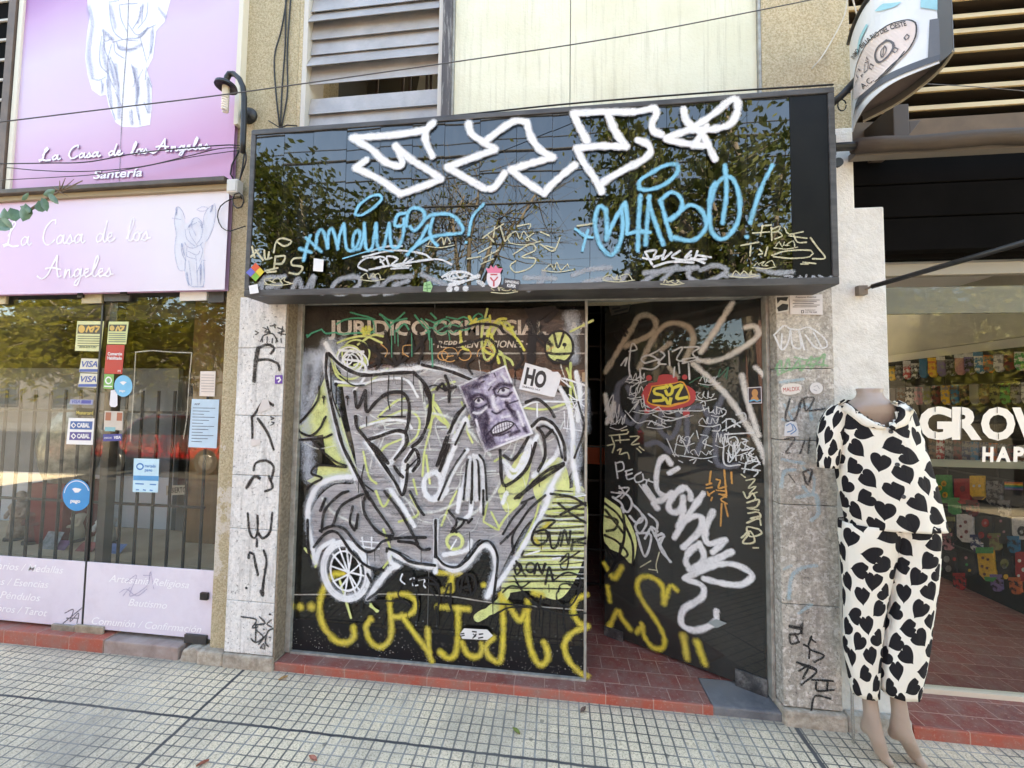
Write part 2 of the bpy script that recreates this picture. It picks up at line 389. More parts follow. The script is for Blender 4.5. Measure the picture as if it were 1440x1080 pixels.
# ------------------------------------------------------------------ materials of the facade
stucco = M('ochre_stucco', lin(176, 158, 124), .9, lin(214, 200, 170), 120, lo=.36, hi=.62, bump=1, bscale=110, dirt=.35, dirtcol=lin(120, 104, 82), dscale=2.2)
def peel_stucco():
    m = M('peeling_stucco', lin(164, 148, 116), .9, lin(204, 190, 160), 120, lo=.36, hi=.62, bump=1, bscale=110)
    nt = m.node_tree; b = [n for n in nt.nodes if n.type == 'BSDF_PRINCIPLED'][0]; src = b.inputs['Base Color'].links[0].from_socket
    v = coords(nt); sp = nt.nodes.new('ShaderNodeSeparateXYZ'); nt.links.new(v, sp.inputs[0])
    n = math_(nt, 'ADD', noise(nt, v, 7, 8, .72), math_(nt, 'MULTIPLY', math_(nt, 'ABSOLUTE', math_(nt, 'SUBTRACT', sp.outputs[2], .75)), -.34))
    k = ramp(nt, n, [(.44, (0, 0, 0)), (.47, (.85, .85, .85))])
    k2 = ramp(nt, noise(nt, v, 70, 4, .7), [(.36, (0, 0, 0)), (.48, (1, 1, 1))])
    nt.links.new(mixc(nt, mixc(nt, 1, k, k2, 'MULTIPLY'), src, lin(214, 206, 196)), b.inputs['Base Color']); return m
stucco_l = peel_stucco()
def stone_mat(name, a, b_, c, white):
    m = M(name, a, .75, b_, 60, lo=.36, hi=.62, bump=.35, bscale=90)
    nt = m.node_tree; b = [n for n in nt.nodes if n.type == 'BSDF_PRINCIPLED'][0]; src = b.inputs['Base Color'].links[0].from_socket
    v = coords(nt); k = ramp(nt, noise(nt, coords(nt, 'Object', (1.4, 1, .55)), 5, 8, .75), [(.44, (0, 0, 0)), (.68, (.8, .8, .8))])
    x = mixc(nt, k, src, c)
    k2 = ramp(nt, noise(nt, v, 42, 6, .75), [(.52, (0, 0, 0)), (.60, (white,) * 3)])
    x = mixc(nt, k2, x, lin(228, 224, 220))
    k3 = ramp(nt, noise(nt, v, 55, 6, .8), [(.58, (0, 0, 0)), (.645, (.85, .85, .85))])
    x = mixc(nt, k3, x, (.05, .048, .05))
    k4 = ramp(nt, noise(nt, coords(nt, 'Object', (7, 1, .5)), 3, 7, .7), [(.5, (0, 0, 0)), (.72, (.55, .55, .55))])
    nt.links.new(mixc(nt, k4, x, (.13, .12, .115)), b.inputs['Base Color']); return m
stone_l = stone_mat('travertine_worn_white', lin(206, 205, 204), lin(232, 231, 230), lin(182, 179, 176), .85)
stone_r = stone_mat('travertine_grey', lin(156, 150, 142), lin(204, 197, 186), lin(120, 114, 108), .6)
reveal = M('brown_reveal', lin(150, 136, 118), .8, lin(112, 98, 84), 60, bump=.5, bscale=90, dirt=.5)
alu = M('dull_aluminium', lin(176, 174, 168), .45, lin(140, 136, 128), 20, metal=.3)
darkmetal = M('dark_metal', lin(46, 45, 46), .5, lin(66, 63, 62), 14)
blackmetal = M('black_metal', lin(22, 22, 24), .45, lin(34, 33, 34), 20)
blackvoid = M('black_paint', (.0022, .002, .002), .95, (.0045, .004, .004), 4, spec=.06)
whitewash = M('white_wall_paint', lin(236, 235, 231), .85, lin(206, 204, 198), 4, bump=.8, bscale=60, dirt=.3, dirtcol=lin(150, 145, 138), dscale=4)
plinthm = M('plinth_cement', lin(150, 138, 124), .9, lin(188, 178, 164), 30, bump=.6, dirt=.5)
def tile_mat(name, a, b_, px_, py_, off=.5):
    m, nt, out = newmat(name); b = nt.nodes.new('ShaderNodeBsdfPrincipled'); b.inputs['Roughness'].default_value = .55
    v = coords(nt); br = nt.nodes.new('ShaderNodeTexBrick'); nt.links.new(v, br.inputs['Vector']); br.offset = off
    br.inputs['Scale'].default_value = 1; br.inputs['Brick Width'].default_value = px_; br.inputs['Row Height'].default_value = py_; br.inputs['Mortar Size'].default_value = .0025
    br.inputs['Color1'].default_value = (*a, 1); br.inputs['Color2'].default_value = (*b_, 1); br.inputs['Mortar'].default_value = (*lin(176, 140, 126), 1)
    c = mixc(nt, ramp(nt, noise(nt, v, 9, 7, .7), [(.38, (0, 0, 0)), (.7, (.85, .85, .85))]), br.outputs[0], lin(138, 112, 104))
    c = mixc(nt, ramp(nt, noise(nt, v, 60, 6, .75), [(.56, (0, 0, 0)), (.68, (.55, .55, .55))]), c, lin(190, 166, 154))
    nt.links.new(c, b.inputs['Base Color'])
    bp = nt.nodes.new('ShaderNodeBump'); bp.inputs['Strength'].default_value = .4; bp.inputs['Distance'].default_value = .004
    nt.links.new(math_(nt, 'ADD', br.outputs['Fac'], noise(nt, v, 40, 4)), bp.inputs['Height']); nt.links.new(bp.outputs[0], b.inputs['Normal'])
    nt.links.new(b.outputs[0], out.inputs[0]); return m
redtile = tile_mat('red_quarry_tile', lin(140, 74, 66), lin(124, 64, 58), .155, .105)
rednose = tile_mat('red_step_nosing', lin(178, 88, 70), lin(160, 78, 62), .23, .9, 0)

YP = 2.02
# ------------------------------------------------------------------ the central building
bld = thing('office_building', 'ochre stucco building with graffiti covered glass shopfront between stone pillars', 'building', (-.2, 2.3, 0))
XL, XR = -1.545, 1.085                       # shopfront opening
pil = MB().box(-1.962, XL - .01, 2.03, 2.45, -.05, 6.6)
pil.build('pilaster', stucco_l, bld, bevel=.012, label='left pilaster of peeling ochre stucco')
def cladding(x0, x1, heights, mat, side):
    b = MB()
    for a, c in zip(heights, heights[1:]): b.box(x0, x1, 2.0 if side else 1.998, 2.14, a + .0015, c - .0015)
    return b.build('stone_cladding', mat, bld, bevel=.004)
cladding(-1.838, XL, [.075, .36, .76, 1.06, 1.40, 1.79, 2.09], stone_l, 0)['label'] = 'left whitish stone cladding with sprayed black letters'
cladding(1.086, 1.342, [.075, .55, 1.02, 1.33, 1.68, 2.09], stone_r, 1)['label'] = 'right grey stone cladding under a small paper notice'
b = MB(); b.box(-2.0, -1.84, 1.99, 2.1, -.06, .07); b.box(-1.838, XL + .01, 1.985, 2.1, -.06, .072); b.box(1.08, 1.352, 1.98, 2.1, -.06, .07); b.build('plinth', plinthm, bld, bevel=.012)
MB().box(XL + .002, XL + .014, 2.0, 2.13, .05, 2.09).build('reveal', reveal, bld)
fr = MB(); fr.box(XL + .014, XL + .045, 2.075, 2.115, .05, 2.09); fr.box(XL + .045, .17, 2.08, 2.12, .02, .052); fr.box(.158, .172, 2.085, 2.112, .052, 2.09)
fr.box(1.068, 1.084, 2.06, 2.14, .05, 2.09); fr.box(XL + .03, 1.08, 2.09, 2.14, 2.06, 2.12)
fr.build('window_frame', alu, bld, bevel=.003)
# red step and threshold
MB().box(-1.528, .765, 2.014, 2.20, -.05, .042).build('doorstep', redtile, bld, bevel=.004)
MB().box(-1.532, .770, 2.0, 2.0135, -.05, .044).build('step_nosing', rednose, bld, bevel=.006)
MB().box(.768, 1.084, 2.004, 2.20, -.05, .04).build('threshold', M('slate_patch', lin(120, 120, 122), .7, lin(88, 90, 96), 12, bump=.4, dirt=.6, dirtcol=lin(170, 160, 150)), bld, bevel=.01)
# interior
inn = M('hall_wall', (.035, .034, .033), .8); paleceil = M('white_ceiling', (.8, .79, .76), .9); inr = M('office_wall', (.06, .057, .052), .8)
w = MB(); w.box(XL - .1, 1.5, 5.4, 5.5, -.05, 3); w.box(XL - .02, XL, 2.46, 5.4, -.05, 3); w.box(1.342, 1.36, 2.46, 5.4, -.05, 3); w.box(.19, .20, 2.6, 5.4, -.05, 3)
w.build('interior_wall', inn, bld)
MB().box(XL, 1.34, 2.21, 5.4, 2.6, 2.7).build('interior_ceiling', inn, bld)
MB().box(XL, 1.34, 2.2005, 5.4, -.05, .0405).build('hall_floor', redtile, bld)
# the office behind the painted pane: brown timber counter frame and a small bookcase
tim = M('brown_timber', lin(128, 82, 52), .5, lin(96, 58, 36), 12, stretch=(1, 1, .2))
c = thing('wooden_counter', 'brown timber counter frame behind the painted shop window', 'counter', (-.75, 2.5, .04))
f_ = MB(); 
for x0, x1, z0, z1 in ((-1.33, -.30, .30, .36), (-1.33, -.30, .78, .85), (-1.33, -1.26, .36, .78), (-.72, -.66, .36, .78), (-.36, -.30, .36, .78)): f_.box(x0, x1, 2.42, 2.47, z0, z1)
f_.build('frame', tim, c, bevel=.004)
l_ = MB(); l_.box(-1.33, -1.28, 2.42, 2.47, .04, .30); l_.build('leg', tim, c); l_ = MB(); l_.box(-.35, -.30, 2.42, 2.47, .04, .30); l_.build('leg', tim, c)
MB().box(-1.26, -.36, 2.475, 2.49, .36, .78).build('panel', M('grey_board', (.05, .05, .052), .7), c)
sh = MB(); 
for k in range(8): sh.box(-.60, -.38, 2.40, 2.418, .40 + k * .045, .406 + k * .045)
sh.build('slat_rack', tim, c)
# security gate in the hallway
g = thing('security_gate', 'black lattice security gate standing inside the dark doorway', 'gate', (.6, 3.1, .041))
gb = MB(); 
for k in range(9): gb.box(.22 + k * .135, .235 + k * .135, 3.1, 3.115, .041, 2.3)
for k in range(9): gb.box(.22, 1.32, 3.116, 3.128, .06 + k * .27, .075 + k * .27)
gb.build('lattice', blackmetal, g); MB().box(.205, .22, 3.09, 3.13, .041, 2.35).build('post', blackmetal, g)
o = MB(); o.prism([(.25, 3.6, .93), (.62, 3.6, .93), (.62, 3.6, 1.05), (.55, 3.6, 1.10), (.32, 3.6, 1.10), (.25, 3.6, 1.05)], (0, .06, 0))
o.build('letter_tray', M('orange_plastic', lin(190, 84, 40), .5), g, bevel=.006, label='orange plastic tray hung behind the bars')
# upper floor: louvred window, dark post, cream panel, right stucco
zS = 2.95
lx0, lx1 = P(437, 60, 2.06).x, P(619, 60, 2.06).x
ux = P(640, 60, 2.05).x; rx = P(1064, 60, 2.05).x
uw = MB(); uw.box(XL, 1.36, 2.12, 2.45, 2.12, 2.5); uw.box(XL, 1.36, 2.08, 2.45, 4.6, 6.6); uw.box(XL - .0095, lx0 - .03, 2.03, 2.3, 2.9, 4.599)
uw.build('upper_wall', stucco, bld)
frm = MB(); frm.box(lx0 - .03, lx0, 2.03, 2.2, 2.85, 4.59); frm.box(lx1, lx1 + .025, 2.03, 2.2, 2.85, 4.59)
frm.build('louvre_frame', M('pale_frame', lin(196, 190, 182), .5), bld, bevel=.003)
MB().box(lx1 + .0255, ux - .012, 2.02, 2.2, 2.85, 4.59).build('mullion', M('dark_flaking_post', lin(86, 80, 80), .6, lin(60, 56, 56), 8, stretch=(4, 1, .4), dirt=.9, dirtcol=lin(190, 186, 180), dscale=12), bld)
lou = bld
lm = M('louvre_glass', lin(176, 174, 176), .3, lin(152, 150, 152), 6, dirt=.5, dirtcol=lin(176, 164, 148), dscale=4, bump=.15, bscale=30)
ys = [12, 38, 62, 80, 99, 122, 150, 164, 182]    # lower edges of the blades at x=500
# blades traced from the photo: (lower edge y at px 560, upper edge y at px 560, outward tilt)
for lo_, up_, tl in ((3, -22, .02), (16.5, 3.4, .045), (43.5, 17.5, .012), (65.5, 44.2, .010), (80.5, 66.4, .045), (108.5, 82, .010), (151, 129.5, .010), (185, 151.8, .008)):
    z1 = P(560, up_, 2.08).z; z0 = P(560, lo_, 2.07 - tl).z
    s = MB(); s.bar((lx0 + .002, 2.07 - tl, z0), (lx1 - .002, 2.07 - tl, z0), .006, .004); s.v.clear(); s.f.clear()
    A = [(lx0 + .002, 2.07 - tl, z0), (lx1 - .002, 2.07 - tl, z0), (lx1 - .002, 2.08, z1), (lx0 + .002, 2.08, z1)]
    s.prism(A, (0, .006, .002)); s.build('louvre_blade', lm, bld)
zl_ = P(560, -23, 2.07).z
for k in range(7):
    z = zl_ + k * .11
    s = MB(); s.prism([(lx0 + .002, 2.04, z), (lx1 - .002, 2.04, z), (lx1 - .002, 2.08, z + .1), (lx0 + .002, 2.08, z + .1)], (0, .006, .002)); s.build('louvre_blade', lm, bld)
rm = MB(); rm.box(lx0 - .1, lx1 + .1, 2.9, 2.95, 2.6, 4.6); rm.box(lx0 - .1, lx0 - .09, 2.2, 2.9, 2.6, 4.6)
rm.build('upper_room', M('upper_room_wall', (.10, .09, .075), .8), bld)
bars = MB()
for px_ in (530, 566, 576, 606, 642): 
    x = P(px_ if px_ < 619 else 600, 115, 2.2).x; bars.box(x - .008, x + .008, 2.2, 2.212, 2.9, 4.5)
bars.build('window_bar', M('rusty_bar', lin(70, 54, 44), .7), bld)
q = MB(); q.prism([P(586, 128, 2.5), P(660, 128, 2.5), P(660, 98, 2.5), P(592, 98, 2.5)], (0, .01, 0)); q.build('curtain', M('pale_curtain', lin(214, 208, 190), .8), bld)
def streaky(name, a, b_, drip):
    m = M(name, a, .7, b_, 3, bump=.35, bscale=60)
    nt = m.node_tree; b = [n for n in nt.nodes if n.type == 'BSDF_PRINCIPLED'][0]; src = b.inputs['Base Color'].links[0].from_socket
    k = ramp(nt, noise(nt, coords(nt, 'Object', (9, 1, .35)), 6, 6, .7), [(.52, (0, 0, 0)), (.72, (.6, .6, .6))])
    nt.links.new(mixc(nt, k, src, drip), b.inputs['Base Color']); return m
cm = streaky('cream_panel_paint', lin(230, 228, 208), lin(220, 217, 192), lin(186, 182, 158))
sx = P(802, 60, 2.05).x
MB().box(ux, sx - .002, 2.05, 2.07, 2.85, 4.59).build('wall_panel', cm, bld, bevel=.002); MB().box(sx + .002, rx, 2.05, 2.07, 2.85, 4.59).build('wall_panel', cm, bld, bevel=.002)
MB().box(ux - .012, ux - .001, 2.035, 2.07, 2.85, 4.59).build('panel_trim', alu, bld); MB().box(rx + .001, rx + .014, 2.035, 2.07, 2.85, 4.59).build('panel_trim', alu, bld)
MB().box(ux - .02, rx + .02, 2.0705, 2.075, 2.85, 4.59).build('panel_backing', darkmetal, bld)
xr2 = P(1197, 100, 2.03).x
MB().box(rx + .0145, xr2, 2.03, 2.4, 2.85, 6.6).build('pilaster', stucco, bld, bevel=.01, label='upper right pilaster of ochre stucco')
MB().box(-1.99, 1.6, 2.46, 9, 5.6, 6.6).build('roof', conc, bld); 
MB().box(-1.99, -1.97, 2.46, 9, -.05, 5.6).build('party_wall', conc, bld)
# ------------------------------------------------------------------ glass of the shopfront
YG = 2.10
paneg = glassmat('dark_shop_glass', (.55, .55, .53), 1.55, .75, dust=.05, dustcol=(.16, .15, .13))
pane = MB(); pane.box(XL + .046, .157, YG, YG + .006, .053, 2.06)
pane = pane.build('glass_pane', paneg, bld, label='fixed pane covered in grey and lime graffiti')
sx_ = P(602, 850, YG).x
MB().box(sx_ - .002, sx_ + .002, YG - .0012, YG - .0004, .053, 2.06).build('seam', M('seam_silicone', (.09, .09, .09), .5), pane)
# door leaf
H0 = Vector((1.066, 2.10, 0)); tipd = PZ(850, 889, .055); DT = Vector((tipd.x, tipd.y, 0)); dd = (DT - H0).normalized(); DN = Vector((dd.y, -dd.x, 0))
if DN.y > 0: DN = -DN
doorg = glassmat('smoked_door_glass', (.42, .42, .40), 1.5, .62, dust=.2, dustcol=(.16, .157, .145))
db = MB(); zD0, zD1 = .055, 2.16
A = [H0 + Vector((0, 0, zD0)), DT + Vector((0, 0, zD0)), DT + Vector((0, 0, zD1)), H0 + Vector((0, 0, zD1))]
db.prism(A, -DN * .01); door = db.build('glass_door', doorg, bld, label='smoked glass door swung inward')
DO = H0 + DN * .0002
def hinge(t0, t1, z0, z1):
    h = MB(); a = H0 + dd * t0; b_ = H0 + dd * t1
    h.prism([a + Vector((0, 0, z0)), b_ + Vector((0, 0, z0)), b_ + Vector((0, 0, z1)), a + Vector((0, 0, z1))], DN * .008)
    for p_ in (a.lerp(b_, .2), a.lerp(b_, .8)): h.lathe(p_ + Vector((0, 0, (z0 + z1) / 2)) + DN * .008, [(.008, 0), (.007, .003)], 10, DN)
    h.build('patch_fitting', M('scuffed_black', lin(38, 39, 42), .5, lin(70, 72, 74), 30, dirt=.6, dirtcol=lin(160, 160, 158), dscale=14), door, bevel=.002)
Ld = (DT - H0).length
hinge(.0, .14, .035, .125); hinge(Ld - .12, Ld, .03, .10)
# ------------------------------------------------------------------ left shop
YL = 2.04
ls = thing('gift_shop_building', 'lilac fronted religious gift shop with barred glass window', 'building', (-4, 2.3, 0))
xe = -1.9645
w = MB(); w.box(-9, -1.99, 2.3, 3.4, 5.6, 6.6); w.box(-9, -1.99, 4.5, 9, 5.6, 6.6); w.box(-9, -6.6, 2.06, 9, -.05, 5.6); w.box(-6.6, xe, 2.1, 2.3, 2.55, 5.6); w.box(-6.6, -1.99, 5.2, 5.3, 0, 3)  # opening left between the roof slabs is added to let daylight in
w.build('wall', M('shop_wall', lin(112, 108, 102), .85), ls)
stepL = MB(); stepL.box(-6.6, -2.62, 2.0, 2.3, -.04, .075); stepL.build('doorstep', rednose, ls, bevel=.006)
MB().box(-2.618, -2.13, 2.002, 2.3, -.04, .07).build('doorstep', M('worn_step', lin(140, 122, 116), .85, lin(168, 152, 146), 9, bump=.4, dirt=.5, dirtcol=lin(120, 80, 72)), ls, bevel=.008, label='worn grey stretch of the step')
cb_ = MB(); cb_.prism([(-2.128, 2.0, -.04), (-1.97, 2.0, -.04), (-1.975, 2.0, .05), (-2.03, 2.0, .075), (-2.10, 2.0, .06)], (0, .12, 0)); cb_.build('broken_edge', plinthm, ls, bevel=.01)
MB().box(-6.6, -1.99, 2.301, 5.2, -.04, .03).build('floor', M('shop_floor', (.42, .38, .32), .6), ls)
GYL = 2.06
shg = glassmat('shop_glass', (.97, .98, .97), 1.5, .98, gloss=.9)
xsL = P(128, 700, GYL).x; zl0 = .09; zpt = P(200, 795, GYL).z; zgt = P(200, 409, GYL).z
gl1 = MB().box(-6.6, xsL - .006, GYL, GYL + .006, zl0, zgt).build('glass_pane', shg, ls, label='left fixed shop pane')
gl2 = MB().box(xsL + .006, xe - .001, GYL, GYL + .006, zl0, zgt).build('glass_pane', shg, ls, label='right shop pane hung as a door')
lilac = M('pale_lilac_vinyl', lin(224, 217, 230), .5, lin(214, 206, 222), 3, dirt=.3, dirtcol=lin(180, 166, 180), dscale=5)
k1 = MB().box(-6.6, xsL - .008, GYL - .004, GYL - .0005, zl0 + .005, zpt).build('kick_panel', lilac, ls); k2 = MB().box(xsL + .008, xe - .004, GYL - .004, GYL - .0005, zl0 + .005, zpt).build('kick_panel', lilac, ls)
MB().box(xsL - .0055, xsL + .0055, GYL - .004, GYL + .01, zl0, zgt).build('seam', blackmetal, ls)
# window post behind the seam
MB().box(xsL + .035, xsL + .09, GYL + .012, GYL + .06, zl0, zgt).build('post', M('grey_post', lin(60, 58, 56), .5), ls)
brass = M('brushed_brass_grey', lin(186, 170, 138), .4, lin(160, 146, 120), 20, metal=.2)
def patch(x0, y0, x1, y1, mat=brass, Y=GYL - .006, dp=.014, par=None, nm='patch_fitting'):
    a = P(x0, y0, Y); b_ = P(x1, y1, Y); m_ = MB().box(min(a.x, b_.x), max(a.x, b_.x), Y - dp, Y, min(a.z, b_.z), max(a.z, b_.z)); return m_.build(nm, mat, par or ls, bevel=.003)
patch(-40, 401, 12, 415); patch(-40, 415.5, 12, 428)
patch(119, 399, 178, 411); patch(119, 412, 146, 427); patch(150, 412, 185, 424, darkmetal)
patch(113, 400, 119, 419, blackmetal, GYL - .021); patch(173, 398, 181, 415, blackmetal, GYL - .021)
patch(293, 394, 316, 406); patch(296, 408, 317, 426, darkmetal); patch(256, 409, 293, 423, M('white_card', lin(232, 230, 228), .6))
patch(76, 876, 108, 892, M('dull_steel', lin(150, 142, 130), .5, lin(120, 112, 100), 20)); patch(109, 877, 147, 893, M('dull_steel2', lin(168, 156, 138), .5, lin(130, 120, 104), 20))
patch(262, 890, 292, 905, darkmetal); patch(284, 832, 294, 843, blackmetal)
# interior furniture of the left shop
MB().box(-6.5, -2.03, 2.35, 2.95, .03, .36).build('display_base', M('tan_board', lin(206, 184, 156), .7, lin(186, 162, 134), 4), ls)
MB().box(-6.5, -2.03, 2.335, 2.349, .03, .34).build('base_front', M('pale_blue_board', lin(200, 214, 220), .6), ls)
MB().box(-6.5, -3.28, 2.96, 3.0, .03, 1.75).build('back_board', M('grey_blue_board', lin(128, 134, 140), .6, lin(104, 109, 116), 2), ls)
MB().box(-6.5, -3.28, 2.955, 2.9595, .36, .80).build('back_board', M('pale_back', lin(206, 214, 224), .6), ls)
MB().box(-2.9, -2.0, 2.72, 2.75, .361, 2.3).build('wood_panel', M('brown_panel', lin(150, 118, 80), .6, lin(116, 88, 56), 3, stretch=(3, 1, .2)), ls)
# ------------------------------------------------------------------ right shop
rs = thing('clothing_shop_building', 'white pillared clothing shop with sock filled display window', 'building', (3, 2.4, 0))
xw1 = P(1200, 250, 2.03).x; xw2 = P(1243, 330, 2.03).x; zk = P(1215, 292, 2.03).z
wp = MB(); wp.prism([(1.3435, 2.025, -.03), (xw2, 2.025, -.03), (xw2, 2.025, zk), (xw1, 2.025, zk), (xw1, 2.025, 2.9), (1.3435, 2.025, 2.9)], (0, .25, 0)); wp.build('pillar', whitewash, rs, bevel=.008)
MB().box(1.3545, xw2 + .02, 1.985, 2.0245, -.05, .075).build('plinth', M('white_plinth', lin(190, 184, 176), .9, lin(150, 142, 130), 20, bump=.6), rs, bevel=.014)
MB().box(xw2 + .005, 8, 2.0, 2.28, -.05, .05).build('doorstep', redtile, rs, bevel=.006); MB().box(xw2 + .022, 8, 1.985, 1.999, -.05, .052).build('step_nosing', rednose, rs, bevel=.006)
a = PZ(1400, 983, .052); YR = a.y
MB().box(xw2, 8, YR - .004, YR + .03, .051, .075).build('sill', M('cream_sill', lin(216, 204, 184), .6), rs)
zgr = P(1350, 401, YR).z
rgl = MB().box(xw2, 8, YR + .01, YR + .016, .075, zgr).build('glass_pane', glassmat('display_glass', (.97, .98, .96), 1.45, .98, gloss=.36), rs)
MB().box(xw2 + .002, 8, YR + .03, YR + .05, zgr, 2.0).build('header_beam', M('grey_beam', lin(120, 116, 108), .6), rs)
zb0 = P(1350, 345, 2.2).z
MB().box(xw2 + .002, 8, YR + .0, YR + .04, P(1350, 386, YR).z, P(1350, 369, YR).z).build('rail', M('cream_rail', lin(150, 142, 128), .5), rs, bevel=.004)
bb = MB(); zt_, zz = P(1300, 212, 2.14).z, P(1300, 352, 2.14).z; hh = (zt_ - zz) / 3
for k in range(3): bb.box(xw1 + .002, 8, 2.14 - .004 * k, 2.2, zz + k * hh + .003, zz + (k + 1) * hh - .003)
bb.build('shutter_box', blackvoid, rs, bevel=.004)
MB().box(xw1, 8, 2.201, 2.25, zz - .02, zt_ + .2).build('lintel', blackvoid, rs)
ub = MB(); ub.box(xw2, 8, 2.3, 2.9, 5.6, 6.6); ub.box(xw2, 8, 5.0, 9, 5.6, 6.6); ub.box(xr2 + .002, 8, 2.62, 2.7, 2.55, 5.6); ub.box(7.9, 8, 2.6, 9, 0, 5.6); ub.box(xw2, 8, 5.2, 5.3, 0, 3); ub.build('wall', M('shop_wall_inner', lin(226, 222, 214), .85), rs)  # roof slabs stop short of each other, an added opening for daylight
cream = M('cream_slat', lin(212, 188, 142), .55, lin(176, 150, 106), 5, stretch=(.3, 1, 3)); brownb = M('brown_slat', lin(92, 74, 56), .8, lin(56, 46, 36), 3, stretch=(.3, 1, 2))
YS = 2.16
for y in (-62, -36, -10, 16, 37, 64, 91, 117, 143):
    z = P(1400, y, YS).z; s = MB()
    s.prism([(xr2 + .004, YS, z - .018), (xr2 + .004, YS + .010, z - .020), (xr2 + .004, YS + .022, z + .012), (xr2 + .004, YS + .010, z + .014)], (6.2, 0, 0)); o_ = s.build('slat', cream, rs, bevel=.002)
    s = MB(); s.prism([(xr2 + .004, YS + .0225, z - .012), (xr2 + .004, YS + .0225, z + .008), (xr2 + .004, YS + .22, z + .075), (xr2 + .004, YS + .22, z + .055)], (6.2, 0, 0)); s.build('slat_board', brownb, o_)
MB().box(xr2 + .004, 8, YS + .23, YS + .26, 2.9, 5.6).build('slat_backing', brownb, rs)
MB().box(xr2 + .004, 8, YS - .01, YS + .228, P(1400, 196, YS).z, P(1400, 162, YS).z).build('fascia', M('tan_fascia', lin(112, 92, 72), .75, lin(84, 68, 54), 4), rs)
MB().box(xw2, 8, 2.28, 5.2, -.05, .045).build('floor', redtile, rs)
# ------------------------------------------------------------------ black fascia sign
YSG = 1.82
tl, tr, br_, bl_ = P(353.7, 184.8, YSG), P(1172.5, 119.9, YSG), P(1181.6, 401.9, YSG), P(342.4, 414.8, YSG)
x0, x1 = (tl.x + bl_.x) / 2, (tr.x + br_.x) / 2; z0, z1 = (bl_.z + br_.z) / 2, (tl.z + tr.z) / 2
sg = thing('shop_sign', 'long black glass panelled fascia sign sprayed with white and blue tags', 'sign', ((x0 + x1) / 2, 1.92, z0))
f_ = MB(); fw = .026
f_.box(x0, x1, YSG, 1.995, z0, z0 + .034); f_.box(x0, x1, YSG, 1.995, z1 - fw, z1); f_.box(x0, x0 + fw, YSG, 1.995, z0 + .0345, z1 - fw - .0005); f_.box(x1 - fw, x1, YSG, 1.995, z0 + .0345, z1 - fw - .0005)
f_.build('frame', M('weathered_black_frame', lin(52, 50, 52), .5, lin(80, 78, 78), 9, stretch=(.6, 1, 3), dirt=.4, dirtcol=lin(120, 118, 116), dscale=6), sg, bevel=.003)
def blackglass():
    m, nt, out = newmat('black_sign_glass'); b = nt.nodes.new('ShaderNodeBsdfPrincipled')
    b.inputs['Base Color'].default_value = (.004, .004, .005, 1); b.inputs['Roughness'].default_value = .015; b.inputs['IOR'].default_value = 1.85
    v = coords(nt); dust = ramp(nt, noise(nt, coords(nt, 'Object', (3, 1, .6)), 5, 7, .7), [(.45, (0, 0, 0)), (.85, (.035, .034, .033))])
    nt.links.new(dust, b.inputs['Base Color'])
    bp = nt.nodes.new('ShaderNodeBump'); bp.inputs['Strength'].default_value = .035; bp.inputs['Distance'].default_value = .02
    nt.links.new(noise(nt, v, 2.5, 1), bp.inputs['Height']); nt.links.new(bp.outputs[0], b.inputs['Normal'])
    nt.links.new(b.outputs[0], out.inputs[0]); return m
bg = blackglass()
seams = [x0 + fw] + [P(a, b_, YSG).x for a, b_ in ((395, 300), (436, 300), (483.6, 300), (531, 300), (577, 300), (622.6, 300), (673, 300), (725, 300), (776, 300), (830, 280), (884.6, 280), (938.7, 280), (994.6, 280), (1053, 280), (1114, 280))] + [x1 - fw]
YF = YSG + .006
for a, b_ in zip(seams, seams[1:]):
    m_ = MB(); t1, t2, t3 = (random.uniform(-.0008, .0008) for _ in range(3))
    A = [(a + .0012, YF + t1, z0 + .035), (b_ - .0012, YF + t2, z0 + .035), (b_ - .0012, YF + t2 + t3, z1 - fw - .001), (a + .0012, YF + t1 + t3, z1 - fw - .001)]
    m_.prism(A, (0, .012, 0)); m_.build('panel', bg if b_ < x1 - .1 else M('dark_reflection_panel', (.010, .010, .011), .28, (.014, .014, .014), 5, spec=.12), sg)  # end panel dulled to black in place of a dark mirrored shape
MB().box(x0 + fw, x1 - fw, YF + .0165, YF + .02, z0 + .035, z1 - fw - .001).build('backing', alu, sg)
L = zt(340, 120, 3.273); Rz = zt(760, 100, 3.273)
SP = lambda base=.0022: Paint((0, YF, 0), (0, -1, 0), base=base)
white_spray = paintmat('white_spray', (.82, .82, .84), .62, 1, rag=.08, patchy=.12)
blue_spray = paintmat('sky_blue_spray', lin(124, 196, 226), .8, .97, rag=.08)
cream_mk = paintmat('cream_marker', lin(206, 200, 168), .3, .85, rag=.5)
white_mk = paintmat('white_marker', lin(222, 224, 228), .3, .85, rag=.6)
silver = paintmat('silver_spray', lin(170, 174, 182), .75, .72, rag=.55)
p = SP()
p.S('200,880 110,890 80,920|90,960 170,950|120,930 180,920|105,888 95,925 88,958|230,950 262,890 285,950 330,880|315,950 335,888|520,880 450,895 415,940 455,962 530,930 545,890 515,880|600,880 630,915 560,962 640,950|780,880 690,888 640,930|660,962 770,935|700,922 765,900|830,870 870,890 940,920|1390,855 1385,900 1320,940|1305,886 1440,890', 8.5, L)
p.S('10:372,955|10:905,940', 10, L); p.build('silver_tag', silver, sg); p = SP(.0026)
p.S('150,940 220,915 320,905|160,992 240,965 350,955|360,985 400,925|440,990 540,930 620,905|625,900 600,925 560,962|480,930 600,915 720,905|690,910 680,945 740,975 830,942 852,912 800,895 735,918|850,942 1000,946|1000,910 1080,930 1160,925|1050,960 1150,965', 8.5, Rz)
